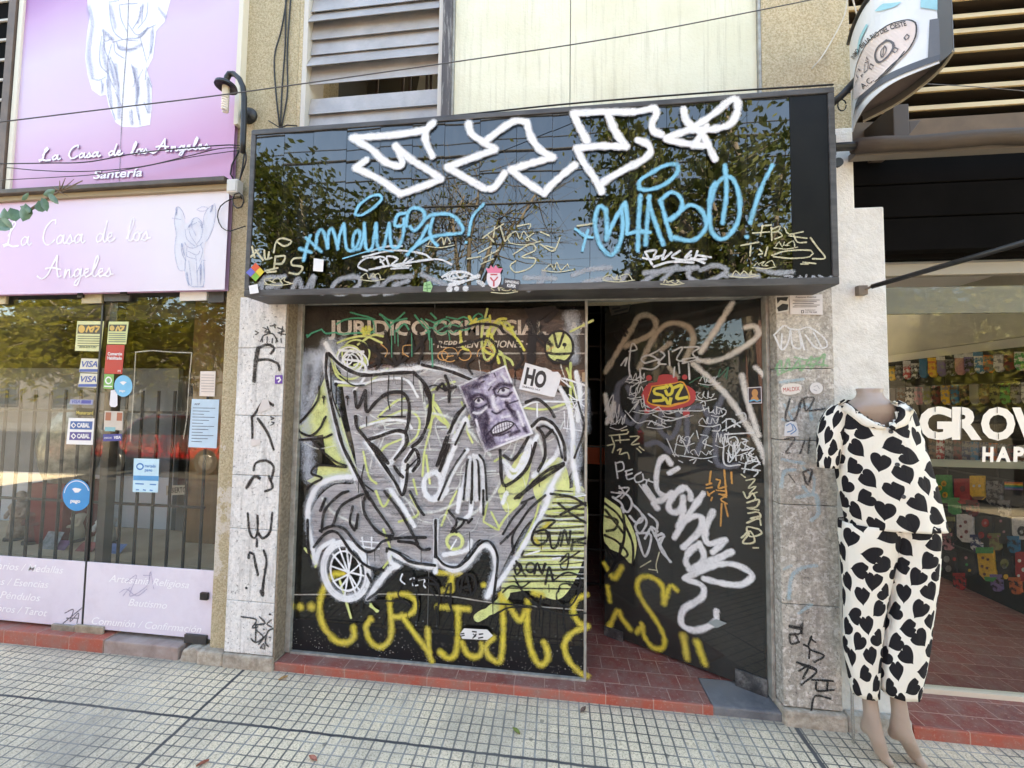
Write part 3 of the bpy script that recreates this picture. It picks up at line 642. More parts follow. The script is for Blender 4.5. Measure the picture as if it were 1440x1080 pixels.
p.S('1120,945 1160,945 1115,972 1160,972|1192,945 1180,958 1192,974 1208,958 1192,945|1222,940 1214,974 1238,974|1252,945 1244,960 1256,974 1268,958 1254,945|1280,942 1340,976|1336,946 1288,976', 3.4, Rz)
p.build('silver_tag', silver, sg)
p = SP(.0042)
p.S('50,745 62,792|45,790 80,760|66,760 100,805|106,762 112,802 140,795|128,770 124,800|150,770 160,725 185,706 232,720 200,742 165,722|158,790 152,840|160,790 202,788 188,822 160,822|290,795 240,800 232,828 282,838 262,870 222,864|110,856 168,842|120,862 160,858', 2.6, L)
p.build('cream_tag', cream_mk, sg); p = SP(.0046)
p.S('1110,705 1150,675 1205,640|1130,690 1160,722|1165,652 1160,700|1190,650 1212,722|1212,720 1240,690|1270,650 1330,640 1322,662|1090,775 1150,742|1110,800 1182,760|1150,770 1145,800|1250,780 1330,732 1352,760 1290,792 1352,800 1330,840 1262,862 1236,832 1262,810|1040,800 1100,790|1100,825 1160,800|1400,740 1440,752', 1.8, L)
p.build('cream_tag', cream_mk, sg); p = SP(.0049)
p.S('975,748 1052,742|1020,712 1010,762|1015,716 1060,710|1060,722 1062,782|1062,730 1100,716 1090,738 1066,745|1090,740 1110,760 1076,775|1120,722 1140,752 1205,742|1140,760 1222,772|1162,756 1180,790 1220,790|1240,770 1270,812 1306,862 1250,866|1062,850 1130,830 1242,828 1236,856 1150,864 1070,856|920,805 1002,790|965,806 962,852|1005,822 1020,842 1002,846|1042,812 1030,852|1195,890 1228,890|1205,882 1262,888|170,715 240,705|0,742 40,760|0,800 60,830 90,770', 2.0, Rz)
p.build('cream_tag', cream_mk, sg)
p = SP(.0058)
p.S('640,790 570,800 538,835 580,856|600,765 660,745 740,742|612,800 640,790 665,800 640,815|640,802 660,835|680,830 670,790 720,800 690,830 740,826|760,800 740,830 790,800|560,792 700,762 830,776 872,800|620,842 760,820 900,802 966,826|700,836 780,832|690,846 770,842|590,850 640,842|925,882 1000,862 1042,870|960,892 1040,880|925,885 960,862 1032,862 1082,890|940,872 952,892 962,872|975,880 985,892|990,870 1010,892 1030,870|935,895 1010,905 1060,895', 2.6, L)
p.S('7:958,940|7:990,938|7:1032,937|1060,890 1090,880|1090,905 1112,920|960,922 1020,905', 6, L)
p.build('white_tag', white_mk, sg); p = SP(.0064)
for k, (x, y, w_, h) in enumerate(((120, 900, 110, 30), (560, 880, 90, 30), (1160, 940, 100, 26), (1240, 700, 120, 50), (860, 720, 110, 40))): scrawl(p, x, y, w_, h, 7, 1.3, L, 40 + k)
for k, (x, y, w_, h) in enumerate(((300, 950, 120, 30), (880, 930, 110, 30), (560, 970, 90, 22), (980, 890, 90, 30), (20, 900, 120, 36), (1080, 800, 90, 30))): scrawl(p, x, y, w_, h, 7, 1.3, Rz, 60 + k)
p.build('thin_scrawl', cream_mk, sg); p = SP(.0066)
p.S('480,835 512,892|488,832 532,828 520,858 560,852|506,870 540,862|572,828 560,870 600,838|640,830 602,858 642,872 620,882|690,832 662,862 690,850|720,832 706,872|720,850 782,860|690,862 752,886|520,902 600,880 700,884|640,872 760,868|470,862 490,868', 3.0, Rz)
p.build('white_tag', white_mk, sg)
p = SP(.0078)
p.S('300,705 370,768|345,752 352,690 372,668 388,700 398,752|400,752 402,690 418,662 434,700 446,756|446,756 452,700 474,640|474,640 482,730 492,760 520,762 548,705 540,672 520,690 516,745 545,755 566,690|566,690 568,640|568,650 576,752 602,752 622,640|622,640 628,742 652,755 682,640|682,640 692,740 722,748 746,690 750,618|760,592 722,600 708,648 748,645 766,602|760,650 765,600 790,568 836,580 842,622 800,672 778,655|845,622 880,600 960,598 1008,640 1016,680 940,690 868,704 800,745 765,782|765,782 820,720 858,650|882,618 868,670 880,715 902,740|272,755 325,772|320,695 305,740 290,808', 6.2, L)
p.S('525,597 545,555 598,515 640,510 645,532 600,575 552,602 525,597|1115,550 1064,610 1046,692', 5.2, L); p.S('5:1034,726', 5, L)
p.S('470,800 620,760 700,770', 2.2, L)
p.build('blue_tag', blue_spray, sg); p = SP(.0082)
p.S('300,640 268,628 250,700 272,800 322,850 362,800 378,720 372,640|300,640 305,720 302,778|302,778 340,690 388,610|388,610 398,690 396,752|398,752 450,742 502,745|458,578 450,700 446,830|500,580 490,690 482,800|495,588 512,660 562,800|550,600 578,700 600,778|548,600 600,562 645,592 640,650 580,692|598,690 680,622 740,650 758,722 700,782 608,770|800,540 775,640 785,742 840,776 902,702 912,592 880,500 832,500 800,540|845,440 852,560 835,702|770,700 780,560 800,520', 7.6, Rz)
p.S('160,730 205,762 240,770|218,735 205,780 192,830', 5, Rz)
p.S('452,545 455,510 500,478 570,440 625,436 622,480 562,530 490,552 452,545|1062,440 1008,550 960,702', 7.2, Rz); p.S('8:945,766', 8, Rz)
p.build('blue_tag', blue_spray, sg)
p = SP(.0105)
p.S('872,188 842,212 700,235 512,248|512,248 600,300 655,352 705,374 740,374 738,335 712,286|712,286 780,345 860,395 920,437|920,437 850,465 735,506|735,506 640,440 528,386|528,386 578,350|885,180 852,215 850,262 880,332', 11.5, L)
p.S('1046,185 1060,230 1110,265 1166,302|1166,302 1050,345 948,382|948,382 1030,430 1122,482|1122,482 1162,476 1212,410|1118,268 1200,205 1258,172 1312,176|1312,176 1330,240 1370,300 1432,340', 11.5, L)
p.S('58,404 -40,430 -135,460|-135,460 -80,505 18,572|18,572 40,540 95,490 156,440', 11.5, Rz)
p.S('150,202 300,195 430,195 522,178|522,178 532,205 512,245 516,280 552,300|150,202 180,268 214,330|310,205 340,280 392,355|392,355 270,352 164,362|164,362 200,430 242,490 280,562|280,562 284,522 380,462 470,415 502,380 492,345 445,325', 11.5, Rz)
p.S('655,185 670,240 740,300 798,412|575,316 690,272 800,200 860,148 895,140 902,185 870,250 790,275 690,280|575,320 650,338 745,352|760,262 702,350', 11.5, Rz)
p.S('5:760,262 702,350', 5, Rz)
p.build('white_lettering', white_spray, sg)
# stickers on the sign
def flat(pb_pts, Y=YF, base=.013): return Paint((0, Y, 0), (0, -1, 0), base=base)
def sticker(name, label, cat, polys, z=PXL, O=(0, YF, 0), n=(0, -1, 0), base=.0122, surf=None, group=None):
    """polys: list of (name, colour or material, painter function); the first is the sheet itself"""
    first = None; h = base
    for nm, colr, fn in polys:
        pb = Paint(O, n, surf=surf, base=h); fn(pb); h = pb.h + .0003
        mat = colr if not isinstance(colr, tuple) else flatmat(colr)
        if first is None:
            first = pb.build(name, mat, None, label=label, cat=cat, group=group); 
        else: pb.build(nm, mat, first)
    return first
_fm = {}
def flatmat(c):
    k = tuple(round(x, 3) for x in c)
    if k not in _fm: _fm[k] = M('printed_vinyl', c, .5, tuple(x * .86 for x in c), 9)
    return _fm[k]
Wh = lin(232, 232, 234); Bk = lin(24, 24, 27)
def q4(*pts): return lambda pb, z=PXL: pb.fill(pts, z)
def onL(*pts, z=L): return lambda pb: pb.fill(pts, z)
def rnd(c, rx, ry, z, n=20): return lambda pb: pb.fill([(c[0] + rx * math.cos(2 * math.pi * k / n), c[1] + ry * math.sin(2 * math.pi * k / n)) for k in range(n)], z)
def tx(s, a, b_, h, z, **k): return lambda pb: put_text(pb, s, a, b_, h, z, **k)
sticker('sticker', 'square sticker of four bright colours at left end of black sign', 'sticker', [
    ('sheet', lin(214, 84, 40), onL((72, 820), (112, 862), (72, 906), (28, 866))),
    ('yellow_field', lin(224, 200, 60), onL((92, 842), (112, 862), (92, 884), (72, 862))), ('green_field', lin(120, 180, 60), onL((72, 864), (91, 885), (72, 906), (52, 886))), ('violet_field', lin(96, 104, 196), onL((50, 843), (71, 863), (50, 885), (28, 866)))])
sticker('sticker', 'blank white square sticker below the blue tag on black sign', 'sticker', [('sheet', Wh, onL((338, 800), (384, 806), (380, 862), (335, 858)))])
sticker('sticker', 'small white sticker in lower left corner of black sign', 'sticker', [('sheet', Wh, onL((40, 926), (80, 918), (87, 958), (46, 964)))])
sticker('sticker', 'green sticker near the three white dots on black sign', 'sticker', [('sheet', lin(150, 196, 140), onL((842, 912), (872, 904), (882, 930), (872, 956), (838, 950))), ('print', lin(90, 140, 90), lambda pb: pb.S('848,925 870,920|846,940 872,938|855,912 858,950', 1.2, L))])
sticker('sticker', 'round white sticker with pink spiky crown on black sign', 'sticker', [('sheet', lin(226, 216, 222), rnd((1162, 890), 33, 46, L)), ('crown', lin(222, 120, 150), onL((1134, 868), (1126, 845), (1142, 848), (1148, 832), (1160, 845), (1172, 832), (1180, 846), (1202, 846), (1192, 868))), ('print', lin(190, 70, 80), lambda pb: pb.S('1148,890 1162,905 1178,888|1162,905 1162,925|1150,875 1175,875', 1.6, L))])
sticker('sticker', 'black rectangular sticker with two lines of white capitals on sign', 'sticker', [('sheet', lin(58, 58, 64), onL((1208, 890), (1282, 900), (1274, 944), (1202, 936))), ('print', Wh, lambda pb: (put_text(pb, 'SAPHEDRNO', (1213, 911), (1277, 919), 12, L, bold=.02), put_text(pb, 'KUPER', (1222, 931), (1262, 936), 14, L, bold=.03)))])

# ------------------------------------------------------------------ graffiti on the fixed pane
A1 = zt(390, 420, 3.856); A2 = zt(600, 420, 3.856); A3 = zt(390, 690, 3.724); A4 = zt(600, 690, 3.724); B1 = zt(410, 440, 6.752); B2 = zt(600, 440, 6.261)
GP = lambda base: Paint((0, YG, 0), (0, -1, 0), base=base)
par = pane
p = GP(.0006)
p.fill([(402, 868), (600, 890), (823.5, 910), (823.3, 953), (402, 912)])
p.build('black_paint_band', M('black_paint_specked', (.006, .006, .008), .35, (.010, .010, .012), 8, spec=.3), par)
spk = GP(.0012)
rs_ = random.Random(3)
for k in range(420):
    x = rs_.uniform(404, 820); y = 905 + (x - 404) * .102 - abs(rs_.gauss(0, 1)) * 26
    if y < 790: continue
    spk.dot((x, min(y, 908 + (x - 404) * .1)), rs_.choice((.35, .4, .5, .6, .9)))
spk.build('white_splatter', paintmat('splatter', (.55, .55, .55), .5, .85, rag=.3), par, kind='stuff')
p = GP(.0014)
p.fill([(420, 430), (823, 436), (823, 520), (640, 520), (470, 505), (415, 560), (412, 700)])
p.build('brown_film', paintmat('brown_film', (.028, .024, .020), 0, .8, rough=.3, col2=(.055, .045, .035)), par)
hw = GP(.0016); hw.S('535,497 823,497', 2.2); hw.S('410,836 600,836 700,848 823,858', 1.6); hw.S('700,470 823,470', 1.5); hw.build('pale_line', paintmat('pale_line', lin(196, 190, 182), .3, .7, rag=.5), par)
lt = GP(.0019)
put_text(lt, 'JURIDICO', (462, 471), (604, 471), 20, bold=.03); put_text(lt, 'COMERCIAL', (609, 471), (768, 470), 20, bold=.03)
put_text(lt, '\u00b7 REPRESENTACIONES \u00b7', (609, 489), (742, 488.5), 9.5, bold=.02, shear=.25)
put_text(lt, '& A', (803, 463), (826, 463), 10, bold=.02)
lt.build('painted_lettering', paintmat('old_white_letters', lin(226, 216, 204), .2, .92, col2=lin(206, 196, 186), rag=0), par)
p = GP(.0026)
p.fill([(478, 512), (560, 526), (640, 518), (720, 532), (800, 560), (818, 610), (805, 660), (770, 710), (735, 745), (690, 830), (695, 785), (675, 758), (640, 797), (600, 795), (560, 775), (545, 790), (525, 800), (495, 770), (460, 765), (445, 790), (436, 740), (445, 705), (470, 682), (500, 678), (500, 640), (488, 580)], smooth=True)
p.build('grey_fill', paintmat('grey_roller_paint', lin(146, 145, 150), 0, .98, rag=0, streak=1, col2=lin(186, 184, 188)), par)
p = GP(.0032)
for k in range(34):
    y = 535 + k * 7.6 + rs_.uniform(-3, 3); xa = 490 + rs_.uniform(0, 140); xb = xa + rs_.uniform(50, 190)
    if 640 < y < 760 or y < 640: p.stroke([(xa, y), ((xa + xb) / 2, y + rs_.uniform(-2, 2)), (min(xb, 800), y + rs_.uniform(-2, 3))], rs_.uniform(1.2, 3.5))
p.build('dark_streak', paintmat('dark_streaks', lin(110, 108, 114), .8, .5, rag=.9), par)
lime = paintmat('lime_spray', lin(222, 230, 156), .5, .95, rag=.35, col2=lin(196, 208, 128))
limef = paintmat('lime_fill', lin(226, 232, 164), 0, .97, rag=0, col2=lin(206, 216, 142))
p = GP(.0042)
p.fill([(457, 532), (430, 592), (419, 603), (425, 616), (455, 611), (458, 640), (475, 655), (448, 655), (446, 668), (432, 676), (448, 684), (475, 672), (505, 668), (487, 612), (474, 566)])
p.fill([(735, 762), (765, 720), (795, 690), (823, 690), (823, 775), (790, 840), (745, 830), (705, 828)], smooth=True)
p.S('672,868 705,845 720,800', 10)
p.fill([(760, 650), (790, 645), (800, 690), (770, 715), (750, 690)], smooth=True); p.fill([(700, 690), (730, 640), (748, 640), (735, 700), (712, 720)], smooth=True)
p.build('lime_fill', limef, par)
st = GP(.0050)
for k in range(17):
    y = 690 + k * 8.5; x_ = max(700, 790 - (y - 690) * .75); st.stroke([(x_, y), (780, y + rs_.uniform(-2, 2)), (822, y + rs_.uniform(-2, 2))], rs_.uniform(1.6, 4))
st.build('dark_stripe', paintmat('black_stripes', (.02, .02, .022), .5, .85, rag=.8), par)
st = GP(.0056)
for k in range(15):
    y = 694 + k * 8.5; x_ = max(705, 792 - (y - 690) * .7); st.stroke([(x_, y), (790, y + rs_.uniform(-2, 2)), (822, y + rs_.uniform(-2, 2))], rs_.uniform(1.2, 3.2))
for k in range(24):
    xa = rs_.uniform(500, 700); y = rs_.uniform(540, 700); st.stroke([(xa, y), (xa + rs_.uniform(20, 70), y + rs_.uniform(-3, 3))], rs_.uniform(1, 2.4))
st.build('white_stripe', paintmat('pale_stripes', lin(222, 228, 226), .6, .8, rag=.9), par)
# soft white haze of the first outline
sw = GP(.0064)
sw.S('235,315 175,325 142,370 135,460 130,620|26:150,640 165,780 178,960|22:215,340 205,470 150,640|26:215,330 285,300 300,240|18:320,300 360,230|22:300,450 320,700 370,840', 30, A1)
sw.S('830,470 845,560 840,700|800,700 810,900|20:770,100 790,240 800,330', 22, A2); sw.S('20:790,100 810,180', 20, A2)
sw.build('white_haze', paintmat('white_mist', lin(206, 216, 232), .95, .55, rag=.3), par)
p = GP(.0072)
p.S('330,240 400,215 480,205 570,240|330,470 470,468 545,420 600,380|450,700 600,640 700,605 770,650 760,740 700,800|790,960 800,830 835,690 850,520|840,560 900,640 964,720|830,500 900,470 964,450|740,980 760,1060|440,300 480,340 420,360|440,250 520,200 575,205|290,300 330,420 430,470|820,700 860,630 900,660|550,640 640,560 700,540|545,860 590,800 680,760|470,830 500,960 540,1000|1000,560 1010,590', 3.2, A1)
for c, rx in (((395, 320), 66), ((430, 300), 74), ((400, 350), 84), ((420, 330), 56)): p.ring((A1(*c)[0], A1(*c)[1]), rx / 3.856, rx * 1.02 / 3.856, 2.6, rotd=rs_.uniform(0, 90))
p.S('0,480 60,640 140,700 160,760|20,1000 0,850|0,590 40,560 80,620 120,700|240,620 220,700 250,780|520,590 640,600 780,560|780,350 780,500 790,700|760,380 820,560|370,880 410,860 440,900|640,900 560,1000|900,120 780,180|330,60 300,200 320,330 380,300 450,330 470,360|400,120 340,250 410,300 440,420|370,290 330,180 430,130 480,200|560,400 700,480|800,800 800,1060', 3.4, A2)
p.S('330,460 390,660|480,560 500,600 525,628|150,300 210,380 205,395|490,600 530,625|560,200 600,330 560,400|700,20 740,120 640,160|520,0 560,80 600,20', 3.6, A3); p.S('300,160 380,200 340,110|300,150 320,60|380,190 420,130 480,70|610,110 720,100 830,110|80,180 120,80 160,0|600,20 560,160 470,330', 3.2, A4)
p.build('lime_tag', lime, par)
sw = GP(.0078)
for k in range(46):
    x = rs_.uniform(470, 800); y = rs_.uniform(525, 745); a = rs_.uniform(0, 6.3); l_ = rs_.uniform(15, 60)
    sw.stroke([(x, y), (x + l_ * math.cos(a) * .6, y + l_ * math.sin(a) * .6 - 6), (x + l_ * math.cos(a + .5), y + l_ * math.sin(a + .5))], rs_.uniform(.8, 2.6))
sw.S('455,700 470,720 500,735|780,600 800,640 812,700|560,690 600,720 660,700|530,600 570,580 640,590 690,640|700,560 750,600 770,660|640,740 690,700 720,640|590,530 600,600 570,660', 5)
sw.build('pale_overspray', paintmat('pale_overspray', lin(226, 230, 226), .85, .7, rag=.5, patchy=.6), par)
# yellow letters
ylw = paintmat('yellow_spray', lin(226, 208, 78), .95, .92, rag=.06, col2=lin(214, 196, 92))
p = GP(.0082); p.k = 1.5
for c in ((77, 600), (127, 605), (183, 603)): p.dot(c, 11.5, A3)
p.S('350,432 290,442 243,520 226,620 250,712 312,780 370,790 405,760 402,715', 10.5, A3)
p.S('492,670 468,712 490,782 540,815 588,782 602,720 596,640 590,545|590,545 680,540 728,580 712,632 655,655 600,656|655,650 720,742 785,830 812,888|790,720 795,800 800,860', 9.5, A3)
p.S('60,604 140,610 222,616|165,612 166,720 156,840 120,872 72,840|185,790 218,852 270,862 292,830 287,795|388,540 402,680 396,840 378,892 328,862 312,812 350,765|388,540 438,605 488,672 530,600|530,575 528,720 552,840 592,905 632,880 632,830 614,790|835,540 782,568 766,630 800,690 840,706|840,706 762,740 722,800 742,880 800,945 840,965|10:60,425 180,430|140,430 120,500|9:606,542 560,530', 9.5, A4)
p.dot((85, 520), 8, A4); p.dot((300, 490), 9, A4); p.S('130,440 140,520 90,520', 6, A4); p.S('600,200 640,170|560,240 600,290', 6, A4)
p.build('yellow_lettering', ylw, par)
mist = GP(.0090); mist.k = 1
mist.S('268,245 320,330 400,395 500,408 620,393 720,383 850,368 970,395|275,300 265,340 280,450 310,620 342,760 392,880 430,972|190,1085 222,1020 300,975 425,962|490,780 560,878 622,960 672,1040', 24, A1)
mist.S('0,375 120,392 245,440|760,860 700,970 640,1085|792,720 790,860 822,1040|575,700 622,662 682,692 732,782 762,860|140,722 170,650 205,600', 22, A2)
mist.S('205,-10 172,70 170,180 190,280 206,372|590,320 602,372 640,392 600,402 542,470 480,562|598,318 680,362 760,386 822,392', 20, A3); mist.ring(A3(365, 415), 31, 38, 22, rotd=-12)
mist.S('55,340 100,392 160,410 222,370 272,302 312,282 350,312 366,392 346,480 320,548|320,548 420,422 520,262 602,120 655,-10', 22, A4)
mist.build('white_mist', paintmat('outline_mist', lin(214, 220, 230), .97, .62, rag=.1), par)
# white outlines
p = GP(.0096)
W1 = 8.6
p.S('268,245 320,330 400,395 500,408 620,393 720,383 850,368 970,395|275,300 265,340 280,450 310,620 342,760 392,880 430,972|490,780 560,878 622,960 672,1040 692,900|492,778 560,740 650,722 690,742 682,800 642,860 602,900|692,890 742,812 770,870 752,920 702,932|815,960 862,940 892,990 882,1050 840,1082 802,1040 800,985 815,960|888,1000 930,880 966,800|190,1085 222,1020 300,975 425,962', W1, A1)
p.S('320,450 420,462 470,468|450,470 560,440 700,440 765,532|460,692 600,660 700,665 732,702|375,330 470,350 480,420 420,500|340,280 470,290', 4, A1)
for c, rx in (((400, 330), 70), ((410, 345), 58), ((405, 340), 40), ((385, 330), 28), ((440, 350), 60)): p.ring((A1(*c)[0], A1(*c)[1]), rx / 3.856, rx * .92 / 3.856, 2.4, rotd=rs_.uniform(0, 90))
p.S('0,375 120,392 245,440|140,722 170,650 205,600|150,762 190,700 212,650 230,690|80,1085 150,930 222,820|180,1085 230,900|222,1085 236,860|270,1085 264,870|312,1085 300,890 258,850|430,905 450,958 490,960 540,880 575,790 602,740|420,880 480,930 530,850 560,770|575,700 622,662 682,692 732,782 762,860|762,860 700,970 640,1085|722,482 770,580 792,720 790,860|790,860 822,1040|730,760 700,850 580,960|810,400 830,520 820,660', 7.4, A2)
p.S('760,545 862,548|800,480 830,640|862,500 780,610|862,590 770,520|840,470 800,640|862,640 760,560|780,540 862,700|740,700 862,720|745,610 750,700|770,610 760,720', 1.6, A2)
p.S('3:560,480 700,430 860,470|3:520,590 600,560 780,560|2.5:570,440 640,380 780,480|2.5:600,560 600,640', 3, A2)
p.S('205,-10 172,70 170,180 190,280 206,372|206,372 232,300 300,258|600,-5 660,80 722,182|590,320 602,372 640,392 600,402 542,470 480,562|598,318 680,362 760,386 822,392 832,350|834,155 832,420|860,372 900,388 940,392', 8, A3)
for rx, ry, w_ in ((118, 150, 5), (104, 136, 4), (78, 104, 3.4), (126, 160, 2.5)): p.ring(A3(365, 415), rx / 3.724, ry / 3.724, w_, rotd=-12)
p.S('370,300 380,430 340,500|290,390 380,420 460,440|300,330 380,430 440,520|450,370 380,430 300,470|330,290 420,540|400,300 360,540', 3, A3)
p.S('440,260 560,270|450,240 460,300|500,240 500,300|430,285 540,300|660,432 650,462 672,482|700,458 722,450 714,490 740,488|745,462 775,458 772,492 780,500', 2.4, A3)
p.S('55,340 100,392 160,410 222,370 272,302 312,282 350,312 366,392 346,480 320,548|320,548 420,422 520,262 602,120 655,-10|56,160 52,335|182,-5 166,105|242,-5 232,110 206,140|300,-5 290,100|0,22 40,46 90,22 110,-5|95,330 160,320 220,300 235,258|420,10 400,60', 7.6, A4)
p.S('130,300 160,250|660,350 700,345|520,330 590,310|760,30 830,20', 2.5, A4)
p.build('white_outline', paintmat('white_outline_spray', (.80, .82, .86), .62, .98, rag=.4), par)
# black lines
blk = paintmat('black_spray', (.010, .010, .012), .14, .97, rag=.22)
p = GP(.0115); p.k = 1.1
p.S('285,300 350,362 430,405 500,416 620,405 742,400|742,400 800,460 832,540 822,660 782,760 735,802|275,300 270,400 290,520 322,660 362,800 412,900 452,980 505,1085|425,505 440,592 482,500|482,500 490,612 540,560 602,515 680,510 716,560 716,660 700,722|430,640 440,700 490,762 560,860 642,990 682,1062 702,1000 712,900|490,766 560,745 650,715 702,732 702,790 642,870|700,880 750,815 772,880 740,932|605,890 560,830 520,790|640,910 660,940 685,965', 5.0, A1)
p.S('5:325,465|5:258,535|6:385,535|5:345,605', 5, A1); p.S('258,535 258,570|385,535 387,575|325,465 326,570|610,420 605,540 616,602|680,430 680,642|905,860 935,740|880,900 922,790|870,492 900,465 910,500 962,480|915,415 940,490 936,560|490,640 490,690|740,800 735,830', 2.0, A1)
p.S('235,480 225,552 160,640 120,682 132,722 190,742 240,700 262,650|120,766 250,755 302,735|190,760 260,832 322,882 382,910 230,903 192,945 250,970 200,1000 170,1030|250,680 270,640|240,760 260,800', 3.4, A1)
p.S('470,245 560,302 642,362 680,300 722,180|590,180 622,290 652,362|530,260 562,330 500,372|720,190 742,280 680,342|770,190 792,270 770,352|830,180 742,290 640,368|460,240 540,285 600,262|545,330 560,350 545,380', 4.4, A1)
p.S('2.4:560,640 640,640 700,640|2.4:700,930 770,860', 2.4, A1)
p.S('-20,360 120,392 245,440|-5,490 22,560 10,660|60,492 90,460 110,490 160,478|105,420 125,480 125,560|130,722 160,640 212,580|60,902 112,750|75,930 125,790|400,820 412,992 450,1002 542,920 592,782|422,850 470,872 522,802 552,750|570,692 622,650 690,682 742,780 752,872|540,562 600,545 662,592 692,640|605,932 642,850 632,740 602,700|640,752 680,712|742,900 602,992 480,1080|742,890 640,940 500,1075', 4.6, A2)
p.S('100,165 180,165 290,140 385,150 420,180 470,220 500,270 520,330 480,380|30,170 60,240 150,260 240,232|150,262 260,235 340,218 384,285 342,350 282,322|250,330 220,360 250,410|600,110 560,100 540,60|480,385 510,370 540,385|160,330 200,290|560,180 640,262|620,150 560,240', 3.6, A2)
p.S('13:585,95 572,220 568,330|12:640,75 600,110 560,130|8:700,70 650,120|8:620,200 660,240|6:710,340 760,350|8:690,60 560,70', 12, A2)
p.S('240,212 258,100 332,20 380,0|300,175 340,80 420,30 475,8|470,0 520,80 612,222 540,215 472,130 458,60 480,8|402,80 388,160 412,202|430,120 420,190|232,205 300,180 362,200 430,282 480,315 520,302 560,260 650,242 782,240|640,260 722,270 762,302 802,300|200,290 260,222 322,215 400,320 480,390 562,410|580,312 580,295 640,320 702,365 830,385|185,380 172,300 168,150|480,562 560,500 642,412|480,430 500,470|700,0 742,80 772,122|568,0 652,112 742,272|835,150 832,340|235,100 260,40|1.8:560,690 570,640', 4.2, A3)
p.S('470,576 640,570 702,597 640,540 660,480|705,420 742,580 732,700|722,462 800,450 852,500 850,602|450,570 445,630', 2.6, A3)
p.S('-3,480 62,490 72,562 60,612|20,500 60,560|90,560 120,482|130,480 130,580|115,550 140,640 140,720|55,600 60,650', 3.2, A4)
p.S('50,150 55,332|60,342 100,382 162,392 220,350 282,272 332,260 372,332 366,450 350,572|390,270 470,190 540,92 622,20|402,222 450,142 522,60|455,320 450,240 470,190|500,60 562,30|120,100 162,160 132,212 182,182 202,150|242,142 222,162|650,12 762,30 832,72|690,62 762,120 832,162|700,120 780,80 830,60|140,190 160,210|240,-5 236,60|300,-5 300,120|215,150 165,140', 3.6, A4)
p.S('562,212 622,200 632,250 582,280 552,242 592,162 672,150 640,185|642,212 655,292 682,282 702,212|702,282 722,200 742,272 752,205|758,300 765,250|770,265 830,240|775,262 830,270|460,385 472,430 500,400 480,372 460,400|470,362 520,440|565,425 580,370 602,420 622,375|605,425 620,375|622,480 642,392 662,462|632,435 662,432|500,330 510,310', 3.4, A4)
p.ring(A4(545, 395), 6, 6.5, 3)
p.S('460,440 520,540 622,612 742,642 832,630|470,470 560,580 640,615|662,462 732,420 800,442 792,502 742,482|690,520 702,482 760,482 794,520 752,592 692,582 680,532 700,500|700,362 742,320 732,402 700,380 800,310|402,522 442,490 502,495 540,470|350,650 432,602 562,602|350,580 522,592 562,602|720,590 715,660|600,540 590,610', 2.6, A4)
p.ring(A4(215, 485), 13, 15, 3.2); p.S('178,530 205,425 238,535|190,500 232,490', 3, A4)
p.S('120,730 190,612 205,595|160,790 215,672|70,1085 140,930 212,820|205,1085 222,900 230,870|250,1085 252,880|290,1085 285,900 275,870|330,1085 318,900 290,845|600,705 640,690 700,740 735,860|820,560 850,700 800,860', 3.2, A2); p.S('480,900 470,985 530,1040|540,840 600,930 660,1010|350,420 420,470 480,470|300,350 310,520 350,640|830,480 860,470 920,500', 2.4, A1)
p.drips([(300, 420), (390, 400), (520, 415), (640, 400), (745, 405), (800, 470), (700, 730), (450, 980)], 1.2, 8, 28, A1); p.drips([(430, 1000), (570, 790), (610, 930), (350, 330), (480, 380)], 1.2, 8, 26, A2)
p.drips([(600, 220), (480, 315), (760, 302), (520, 300), (690, 595), (850, 600)], 1.2, 8, 22, A3); p.drips([(60, 610), (350, 570), (600, 210), (640, 480), (715, 600), (590, 610), (230, 210)], 1.2, 10, 30, A4)
p.build('black_outline', blk, par)
# smiling face disc
p = GP(.0128); rnd((718, 264), 76, 84, A2)(p); p.build('smiley_disc', limef, par)
p = GP(.0132); p.k = 1.1; p.ring(A2(718, 264), 76 / 3.856, 86 / 3.856, 3.4); p.S('6:675,252|6:747,252|690,190 712,266 742,192|646,292 700,302 796,298', 3.6, A2); p.S('675,255 675,290|747,255 747,272', 1.4, A2); p.build('smiley_line', blk, par)
p = GP(.0132); p.ring(A4(150, 262), 11, 11, 5); p.build('lime_ring', lime, par)
# green and orange scrawl over the old lettering
p = GP(.0138)
p.S('160,215 165,235 200,200 300,160|300,160 340,200 420,190 480,205 560,200 700,190 800,190|570,0 640,20 740,45 800,70|440,110 520,70 640,55 780,70|780,70 800,160 760,200|850,20 960,80 1100,60|1080,5 1020,60 940,130|1180,30 1260,130 1320,180|870,30 950,150|1000,180 1080,110 1120,160|1240,60 1330,150 1418,90|1330,10 1380,60', 2.6, B1)
p.S('0,60 80,100 40,160 0,180|80,90 180,60 220,120 140,190 60,140|180,40 280,60 330,40 390,80 370,150 280,150|100,170 220,110 340,130 440,20|420,40 460,10 500,40 440,70 560,50|160,100 240,180 320,80|20,150 30,240|200,180 210,240|50,230 60,470', 2.2, B2)
p.drips([(960, 170), (990, 170), (1020, 170), (1150, 200), (1310, 190), (1320, 190)], 1.2, 8, 44, B1)
p.build('green_scrawl', paintmat('green_spray', lin(70, 164, 134), .4, .88, rag=.4), par)
p = GP(.0146)
for c, r_ in (((150, 380), 44), ((210, 370), 70), ((340, 370), 56), ((520, 370), 70)): p.ring(B2(*c), r_ / 6.261, r_ * .9 / 6.261, 1.3)
p.S('700,700 700,650 740,700|560,300 600,260|180,390 240,380|1060,340 1120,300', 1.4, B2); p.S('860,300 920,360 900,420|1070,400 1070,320 1150,310|1060,380 1120,420', 1.3, B1)
p.build('orange_scrawl', paintmat('orange_marker', lin(222, 170, 110), .3, .8, rag=.5), par)
p = GP(.0150)
